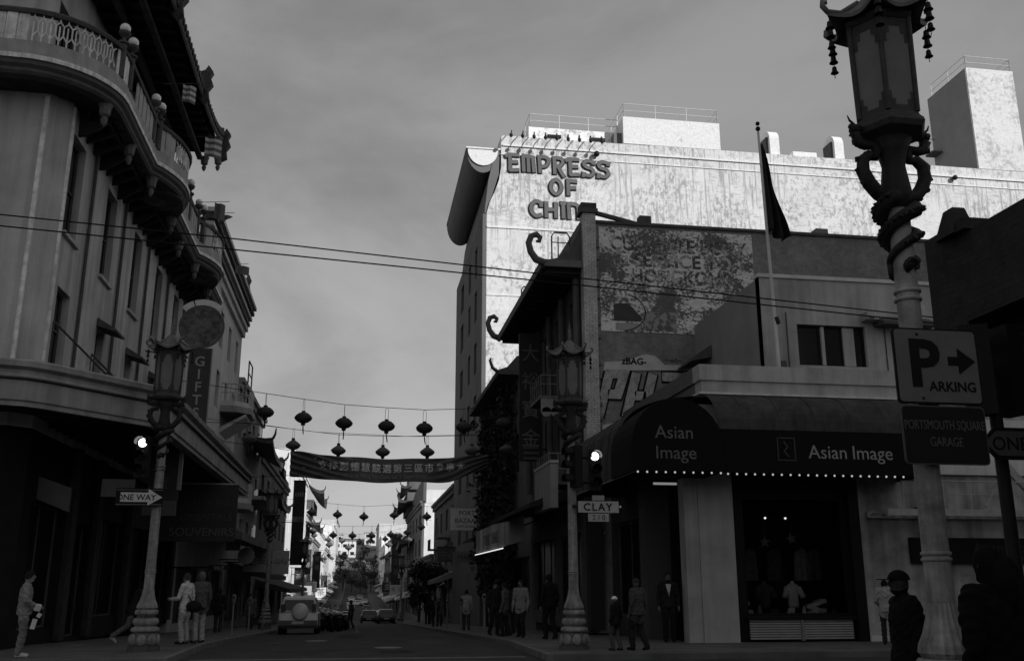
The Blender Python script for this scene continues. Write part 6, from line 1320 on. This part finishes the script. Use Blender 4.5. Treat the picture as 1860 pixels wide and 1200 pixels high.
# motorcycles
def make_bike():
    t = thing('motorcycle', 'bike', 'motorcycle', (0, 0, 0), 'motorcycles parked in a row')
    for y in (-.7, .7):
        m = MB(); m.lathe([(.22, -.06), (.29, -.06), (.31, 0), (.29, .06), (.22, .06)], 18); m.v = [(p[2], p[0] + y, p[1] + .31) for p in m.v]; wl = m.build('wheel', TYRE, t, True); m = MB(); m.lathe([(.06, -.05), (.06, .05)], 8); m.v = [(p[2], p[0] + y, p[1] + .31) for p in m.v]; [m.beam((0, y, .31), (0, y + .24 * math.cos(k), .31 + .24 * math.sin(k)), .02, .03) for k in range(7)]; m.build('rim', CHR, wl)
    m = MB(); m.tube([(0, -.3, .75), (0, .1, .85), (0, .45, .92)], [.12, .19, .1], 10, flat=.8); m.build('fuel_tank', paint(.04), t, True)
    m = MB(); m.tube([(0, -.85, .83), (0, -.5, .78), (0, -.1, .78)], [.1, .15, .1], 8, flat=.5); m.build('seat', flat(.02), t, True)
    m = MB(); m.box(-.17, .17, -.25, .3, .3, .68); m.tube([(.15, .2, .4), (.2, -.2, .3), (.2, -.8, .35)], .05, 7); m.build('engine', IRON, t)
    m = MB(); m.tube([(.08, .7, .31), (.08, .42, 1.0)], .025, 6); m.tube([(-.08, .7, .31), (-.08, .42, 1.0)], .025, 6); m.tube([(-.36, .25, 1.08), (-.1, .4, 1.02), (.1, .4, 1.02), (.36, .25, 1.08)], .018, 6); m.build('fork', CHR, t)
    for s_ in (-1, 1): m = MB(); m.tube([(s_ * .3, .28, 1.06), (s_ * .36, .3, 1.25)], .01, 5); m.ball((s_ * .38, .3, 1.28), .06, 8, 6, (1, .4, .7)); m.build('mirror', flat(.1), t)
    m = MB(); m.ball((0, .6, .98), .1, 10, 8); m.build('headlight', flat(.4, .2), t, True); m = MB(); m.box(-.06, .06, -.95, -.88, .72, .8); m.build('tail_light', flat(.1, .3), t)
    return t
bk = make_bike()
for i, (x, y, r_, lab) in enumerate(((-1.35, 52.5, 20, 'motorcycle nearest the silver car'), (-1.1, 54.5, 24, 'second motorcycle beyond the silver car'), (-0.9, 56.6, 18, 'third motorcycle beyond the silver car'), (-0.75, 59, 25, 'farthest motorcycle of the row beyond the silver car'))):
    o = bk if i == 0 else copy_tree(bk); place(o, (x, y, gz(y)), R(r_), lab); o.rotation_euler.y = R(-8)
# ------------------------------------------------------------------ people: joints -> overlapping limbs -> one voxel-remeshed skin
def ellipse_loft(mb, rings, n=14):
    vs, fs = [], []
    for (c, rx, ry) in rings:
        for j in range(n): a = 2 * math.pi * j / n; vs.append((c[0] + rx * math.cos(a), c[1] + ry * math.sin(a), c[2]))
    k = len(rings)
    for i in range(k - 1):
        for j in range(n): fs.append((i*n + j, i*n + (j+1) % n, (i+1)*n + (j+1) % n, (i+1)*n + j))
    fs += [tuple(range(n))[::-1], tuple((k-1)*n + j for j in range(n))]
    mb.add(vs, fs)
def person(label, loc, heading, H=1.72, top=.3, bottom=.1, skin=.22, hair=.02, shoe=.03, pose=None, coat=False, sleeves=True, cap=None, longhair=False, bulk=1.0, vox=0.014, shirt=None, shorts=False, skirt=False, brim=True):
    """facing +y in its own frame; heading turns it about z"""
    t = thing('person', label, 'person', loc); s = H / 1.74
    J = dict(pel=(0, 0, .95), che=(0, 0, 1.27), nec=(0, .0, 1.47), hea=(0, .035, 1.625), Lsh=(-.185, 0, 1.42), Rsh=(.185, 0, 1.42), Lel=(-.245, -.03, 1.13), Rel=(.245, -.03, 1.13), Lwr=(-.25, .06, .88), Rwr=(.25, .06, .88),
             Lhi=(-.09, 0, .92), Rhi=(.09, 0, .92), Lkn=(-.10, .03, .50), Rkn=(.10, .03, .50), Lan=(-.10, -.02, .085), Ran=(.10, -.02, .085), Lto=(-.115, .15, .04), Rto=(.115, .15, .04))
    J.update(pose or {}); V = {k: Vector(v) for k, v in J.items()}
    prim, mb = [], MB(); B = bulk
    def limb(a, b, ra, rb, lab, n=10):
        mid = a.lerp(b, .35); mb.tube([a, mid, b], [ra, max(ra, rb) * 1.04, rb], n); mb.ball(a, ra * .99, 10, 6); mb.ball(b, rb * .99, 10, 6); prim.append((lab, a, b, ra, rb))
    p, c, n_ = V['pel'], V['che'], V['nec']; lw = p.lerp(c, .45); k = 1.12 if coat else 1.0
    bot_lab = 'top' if coat else 'bottom'
    ellipse_loft(mb, [(p + Vector((0, 0, -.1)), .15*B, .105*B), (p, .165*B*k, .115*B*k), (lw, .15*B*k, .105*B*k), (c, .178*B*k, .118*B*k), (c.lerp(n_, .55), .18*B*k, .105*B*k), (c.lerp(n_, .85), .12*B, .08), (n_, .06, .06)])
    prim.append((bot_lab, p + Vector((0, 0, -.1)), p + Vector((0, 0, -.02)), .16, .16)); prim.append(('top', p + Vector((0, 0, .07)), c.lerp(n_, .75), .17*B, .15*B))
    if not coat and not skirt:
        ellipse_loft(mb, [(p + Vector((0, .005, -.09)), .188*B, .135*B), (p + Vector((0, .005, .02)), .18*B, .128*B), (lw, .158*B, .112*B)]); prim.append(('top', p + Vector((0, 0, -.08)), p + Vector((0, 0, .06)), .19*B, .18*B))
    if coat or skirt:
        zl = .62 if coat else .55
        ellipse_loft(mb, [(p + Vector((0, 0, -.95 + zl)), .21*B, .16*B), (p, .175*B*k, .125*B*k)]); prim.append(('top' if coat else 'bottom', p + Vector((0, 0, -.95 + zl)), p, .2, .18))
    hd = V['hea']; limb(n_ - Vector((0, 0, .03)), hd - Vector((0, .01, .06)), .055, .055, 'skin', 10)
    mb.ball(hd, 1, 16, 12, (.076, .094, .118)); mb.ball(hd + Vector((0, .035, -.06)), 1, 12, 8, (.052, .055, .055)); mb.ball(hd + Vector((0, .1, -.012)), 1, 8, 6, (.016, .022, .028))
    for sx in (-1, 1): mb.ball(hd + Vector((sx * .078, -.005, -.005)), 1, 8, 6, (.014, .022, .033))
    prim.append(('skin', hd, hd + Vector((0, .01, -.05)), .095, .07))
    for S_ in 'LR':
        sh, el, wr = V[S_ + 'sh'], V[S_ + 'el'], V[S_ + 'wr']; q = 1.18 if coat else 1.0
        limb(c.lerp(sh, .55) + Vector((0, 0, .07)), sh, .075*B, .068*B, 'top'); limb(sh, el, .062*B*q, .047*B*q, 'top'); limb(el, wr, .046*q, .032*q, 'top' if sleeves else 'skin')
        d = (wr - el).normalized(); sd = Vector((1 if S_ == 'L' else -1, 0, 0)); sd = (sd - d * sd.dot(d)).normalized(); nn = d.cross(sd)
        pc = wr + d * .055; mb.tube([wr - d * .01, wr + d * .03, wr + d * .095], [.026, .036, .034], 8); prim.append(('skin', wr + d * .005, wr + d * .1, .034, .034))
        for i, (off, ln) in enumerate(((-.027, .07), (-.009, .082), (.010, .076), (.027, .058))):
            b0 = wr + d * .085 + nn * off; b1 = b0 + d * ln * .5 + sd * .012; b2 = b1 + (d * .7 + sd * .7).normalized() * ln * .5
            mb.tube([b0, b1, b2], [.0115, .0105, .009], 6); prim.append(('skin', b0, b2, .011, .01))
        tb = wr + d * .03 - nn * .03; mb.tube([tb, tb + d * .035 - nn * .022 + sd * .015, tb + d * .065 - nn * .018 + sd * .03], [.014, .0125, .010], 6); prim.append(('skin', tb, tb + d * .06, .013, .011))
        hi, kn, an, to = V[S_ + 'hi'], V[S_ + 'kn'], V[S_ + 'an'], V[S_ + 'to']
        limb(hi, kn, .088*B, .062*B, 'bottom'); limb(kn, an, .066*B, .042 if shorts else .062, 'skin' if shorts else 'bottom')
        mb.tube([an + Vector((0, -.05, -.045)) * 1 , an.lerp(to, .5) + Vector((0, 0, -.012)), to], [.042, .044, .036], 8); mb.ball(to, .036, 8, 6); prim.append(('shoe', an + Vector((0, -.05, -.045)), to, .045, .042))
    me = bpy.data.meshes.new('b'); me.from_pydata([tuple(Vector(q) * s) for q in mb.v], [], mb.f)
    bm = bmesh.new(); bm.from_mesh(me); bmesh.ops.recalc_face_normals(bm, faces=bm.faces); bm.to_mesh(me); bm.free()
    ob = bpy.data.objects.new('b', me); col.objects.link(ob); md = ob.modifiers.new('r', 'REMESH'); md.mode = 'VOXEL'; md.voxel_size = vox * s; sm = ob.modifiers.new('s', 'SMOOTH'); sm.factor = .5; sm.iterations = 3
    dg = bpy.context.evaluated_depsgraph_get(); me2 = bpy.data.meshes.new_from_object(ob.evaluated_get(dg)); bpy.data.objects.remove(ob)
    cen = np.zeros(len(me2.polygons) * 3); me2.polygons.foreach_get('center', cen); cen = cen.reshape(-1, 3) / s
    best = np.full(len(cen), 1e9); idx = np.zeros(len(cen), dtype=np.int32); names = ['top', 'bottom', 'skin', 'shoe']
    for lab, a, b, ra, rb in prim:
        a_, b_ = np.array(a), np.array(b); ab = b_ - a_; u = np.clip(((cen - a_) @ ab) / max(1e-9, ab @ ab), 0, 1)
        dd = np.linalg.norm(cen - (a_ + u[:, None] * ab), axis=1) - (ra + (rb - ra) * u); mk = dd < best; best[mk] = dd[mk]; idx[mk] = names.index(lab)
    vc = np.zeros(len(me2.vertices) * 3); me2.vertices.foreach_get('co', vc); vc = vc.reshape(-1, 3); nr_ = np.zeros_like(vc).ravel(); me2.vertices.foreach_get('normal', nr_); nr_ = nr_.reshape(-1, 3)
    cloth = np.zeros(len(vc)); cnt = np.zeros(len(vc))
    for pi, pg in enumerate(me2.polygons):
        if idx[pi] < 2:
            for vi in pg.vertices: cloth[vi] = 1.0
    q = vc / s; ph = (loc[0] * 3.7 + loc[1]) % 6; wr_ = np.sin(q[:, 2] * 46 + 3.5 * np.sin(q[:, 0] * 19 + ph) + 2.5 * np.sin(q[:, 1] * 17)) * .6 + np.sin(q[:, 2] * 83 + q[:, 0] * 37 + q[:, 1] * 29 + ph) * .4
    vc += nr_ * (cloth * (0.006 + 0.009 * wr_))[:, None] * s; me2.vertices.foreach_set('co', vc.ravel())
    me2.materials.clear()
    CL = lambda v: gm('cloth_%03d' % int(v * 1000), v, 0.22, 9, rough=0.95, bump=0.2, bscale=40)
    for v_ in (CL(top), CL(bottom), gm('skin_%02d' % int(skin * 100), skin, .06, 6, rough=.6), CL(shoe)): me2.materials.append(v_)
    me2.polygons.foreach_set('material_index', idx); me2.polygons.foreach_set('use_smooth', np.ones(len(idx), dtype=bool)); me2.update(); me2.name = 'body'
    body = bpy.data.objects.new('body', me2); col.objects.link(body); body.parent = t; W[body.name] = W[t.name]
    W['tmp'] = Vector((0, 0, 0))
    def child(nm, m, mat):
        o = bpy.data.objects.new(nm, MB.mesh(m, nm, mat, True, (0, 0, 0))); col.objects.link(o); o.parent = t; o.scale = (s, s, s); W[o.name] = W[t.name]; return o
    HM = CL(hair); m = MB()
    def hs(u, v):
        a = 2 * math.pi * u; b = v * R(112 if not longhair else 120); dirv = Vector((math.sin(b) * math.cos(a), math.sin(b) * math.sin(a), math.cos(b)))
        fr = max(0, dirv.y); b2 = b * (1 - .45 * fr); dirv = Vector((math.sin(b2) * math.cos(a), math.sin(b2) * math.sin(a), math.cos(b2)))
        drop = .16 * max(0, -dirv.z - .05) if longhair else 0
        return hd + Vector((dirv.x * .088, dirv.y * .106 - .006, dirv.z * .131 - drop))
    m.grid(hs, 20, 9)
    if cap is None: child('hair', m, HM)
    if longhair: m = MB(); m.tube([hd + Vector((0, -.06, .02)), hd + Vector((0, -.1, -.12)), hd + Vector((0, -.1, -.3))], [.085, .11, .09], 10, flat=.6); child('hair', m, HM)
    for sx in (-1, 1): m = MB(); m.ball(hd + Vector((sx * .032, .084, .012)), .011, 6, 5); child('eye', m, BLACK)
    m = MB(); m.obox(hd + Vector((0, .088, -.062)), (.045, .012, .008)); child('mouth', m, flat(.08))
    if cap is not None:
        m = MB(); m.grid(lambda u, v: hd + Vector((math.cos(6.2832 * u) * .096 * math.sin(v * 1.5), math.sin(6.2832 * u) * .113 * math.sin(v * 1.5), .018 + .108 * math.cos(v * 1.5))), 18, 6)
        if brim: m.prism([tuple(Vector((hd.x + .085 * math.cos(R(a)), hd.y + .07 + .15 * math.sin(R(a))))) for a in range(0, 181, 20)], 'z', hd.z + .028, hd.z + .036)
        child('cap', m, CL(cap))
    if shirt is not None:
        m = MB(); f = c + Vector((0, .118 * B * k + .012, 0)); m.prism([(-.015 , f.z - .16), (.07, f.z + .17), (-.07, f.z + .17)], 'y', f.y - .012, f.y + .004); child('shirt_front', m, CL(shirt))
    t.rotation_euler = (0, 0, heading); return t
def hd_(deg): return R(deg)       # 0 faces away from the camera (+y), 90 faces left (-x), -90 right
gl_, gr_ = 0.13, 0.13
person('person in a grey jacket and pale shoes standing under the left canopy, holding white parcels', (-6.85, 22.3, .13), hd_(-75), 1.74, .22, .16, .2, .015, .5, dict(Lel=(-.3, -.1, 1.15), Lwr=(-.16, .12, 1.0), Rel=(.26, .02, 1.13), Rwr=(.15, .26, 1.02)), bulk=1.08)
person('person in white shirt and light trousers with dark bag, left of two by left lamp', (-4.28, 26.6, .13), hd_(65), 1.74, .55, .34, .22, .05, .03, dict(Lel=(-.26, .06, 1.12), Lwr=(-.2, .32, 1.1), Lkn=(-.1, .05, .5)))
person('person in dark grey top and light trousers, right of two by left lamp', (-3.98, 27.0, .13), hd_(40), 1.78, .09, .32, .2, .12, .03)
person('person in dark jacket and pale shoes striding behind the left street lamp', (-5.75, 27.3, .13), hd_(-60), 1.66, .02, .11, .16, .01, .4,
       dict(pel=(0, -.02, .88), che=(0, .12, 1.18), nec=(0, .2, 1.36), hea=(0, .27, 1.5), Lsh=(-.18, .16, 1.32), Rsh=(.18, .16, 1.32), Lel=(-.24, .1, 1.05), Lwr=(-.2, .32, .98), Rel=(.24, .25, 1.07), Rwr=(.15, .45, 1.25), Lhi=(-.09, 0, .85), Rhi=(.09, 0, .85), Lkn=(-.1, .32, .52), Lan=(-.1, .32, .1), Lto=(-.11, .5, .05), Rkn=(.1, -.1, .45), Ran=(.1, -.48, .2), Rto=(.11, -.38, .05)))
person('person in a dark suit and white shirt in the shop doorway under the hood', (8.2, 25.4, .13), hd_(165), 1.78, .018, .012, .12, .02, .01, coat=False, shirt=.5, bulk=1.08)
person('child in a white cap walking beside the adult near the middle lamp', (5.95, 22.4, .13), hd_(35), 1.2, .015, .07, .12, .01, .02, dict(Lkn=(-.1, .14, .5), Lan=(-.1, .05, .09), Lto=(-.11, .22, .05), Ran=(.1, -.12, .1), Rto=(.11, .05, .05)), cap=.7, brim=False)
person('adult in a grey hooded jacket walking with the child near the middle lamp', (6.45, 22.3, .13), hd_(30), 1.6, .06, .02, .08, .02, .015, dict(Lkn=(-.1, .16, .5), Lan=(-.1, .1, .09), Lto=(-.11, .27, .05), Ran=(.1, -.2, .12), Rto=(.11, -.05, .04)), coat=False, bulk=1.15, cap=.03, brim=False)
person('person in a pale shirt leaning by the wall right of the shop', (13.35, 23.6, .13), hd_(-40), 1.62, .34, .03, .12, .01, .02, dict(hea=(0, .09, 1.58), nec=(0, .03, 1.46), Lwr=(-.2, .2, 1.0), Rwr=(.2, .2, 1.0)))
person('person in a dark cap seen from the side, behind the nearest street lamp', (5.38, 9.15, -.01), hd_(80), 1.74, .006, .005, .03, .005, .005, coat=True, cap=.006, bulk=1.12, vox=.012)
person('tall dark figure with long hair at the right, beside the nearest lamp', (4.36, 6.25, -.01), hd_(10), 1.86, .004, .004, .02, .004, .004, coat=True, longhair=True, bulk=1.15, vox=.012)
person('dark figure with a shoulder bag at the right edge, just behind the long-haired one', (4.64, 6.5, -.01), hd_(-20), 1.80, .004, .004, .02, .004, .004, coat=True, longhair=True, bulk=1.1, vox=.012)
# right pavement crowd
crowd = [((5.35, 27.2), 20, 1.74, .012, .012, .01, 'dark-dressed person left of the middle lamp, nearest of the right pavement crowd'), ((5.0, 30.0), 150, 1.7, .2, .02, .02, 'person in a white shirt just left of the middle lamp'), ((4.75, 31.5), 60, 1.66, .1, .02, .02, 'person in a pale top, third from the middle lamp'),
         ((4.6, 33.0), 200, 1.72, .02, .015, .01, 'dark-dressed person behind the nearest right parking meters'), ((5.6, 36), 10, 1.75, .03, .02, .01, 'dark-dressed person walking away near the right shop fronts'), ((4.95, 44.5), 0, 1.74, .36, .05, .02, 'person in a white shirt walking away near the third right meter'), ((4.8, 60), 20, 1.72, .02, .02, .01, 'dark-dressed person far along the right pavement'), ((5.3, 63), 190, 1.68, .12, .03, .02, 'person in grey far along the right pavement'), ((5.2, 72), 0, 1.7, .02, .02, .02, 'distant dark figure under the right street tree')]
for (xy, h, H, tp_, bt_, hr, lab) in crowd:
    person(lab, (xy[0], xy[1], gz(xy[1]) + .13), hd_(h), H, tp_, bt_, .14, hr, .02, dict(Lkn=(-.1, .12, .5), Lan=(-.1, .04, .09), Lto=(-.11, .21, .045), Ran=(.1, -.14, .11), Rto=(.11, .03, .045)), vox=.018)
for (xy, h, tp_, lab) in (((-5.2, 40), 0, .02, 'dark figure under the left canopy beyond the couple'), ((-5.0, 50), 180, .1, 'figure in grey on the left pavement beside the silver car'), ((-0.2, 62), 60, .05, 'dark figure crossing the street beyond the motorcycles')):
    person(lab, (xy[0], xy[1], gz(xy[1]) + (.13 if xy[0] < -1 else 0)), hd_(h), 1.7, tp_, .04, .14, .02, .2, dict(Lkn=(-.1, .14, .5), Lan=(-.1, .06, .09), Lto=(-.11, .23, .045), Ran=(.1, -.16, .11), Rto=(.11, .0, .045)), vox=.018)
# carried things
t = thing('shoulder_bag', 'dark shoulder bag worn by the person in the white shirt by the left lamp', 'bag', (-4.05, 26.45, .95))
m = MB(); m.ball((-4.06, 26.45, 1.05), 1, 12, 8, (.2, .12, .15)); m.build('pouch', flat(.012), t, True); m = MB(); m.tube([(-4.1, 26.5, 1.12), (-4.3, 26.48, 1.45), (-4.4, 26.6, 1.5), (-4.4, 26.7, 1.2)], .014, 5); m.build('strap', flat(.012), t)
t = thing('shopping_parcels', 'white parcels carried by the person under the left canopy', 'parcels', (-6.58, 22.25, .8))
m = MB(); m.obox((-6.56, 22.2, 1.13), (.12, .1, .12), (.3, .2, .4)); m.obox((-6.52, 22.22, .97), (.08, .08, .08), (.1, .5, .2)); m.obox((-6.6, 22.2, .8), (.09, .09, .2), (.1, .2, .2)); m.build('parcel', flat(.6), t)
t = thing('hand_bag', 'dark bag bulging at the side of the figure at the right edge', 'bag', (5.0, 6.5, .8)); m = MB(); m.ball((4.96, 6.45, 1.05), 1, 12, 8, (.16, .14, .2)); m.build('pouch', flat(.005), t, True); m = MB(); m.tube([(4.86, 6.45, 1.15), (4.89, 6.4, 1.32), (4.98, 6.4, 1.38), (5.04, 6.43, 1.28), (5.01, 6.45, 1.15)], .012, 6); m.build('handle', flat(.01), t)
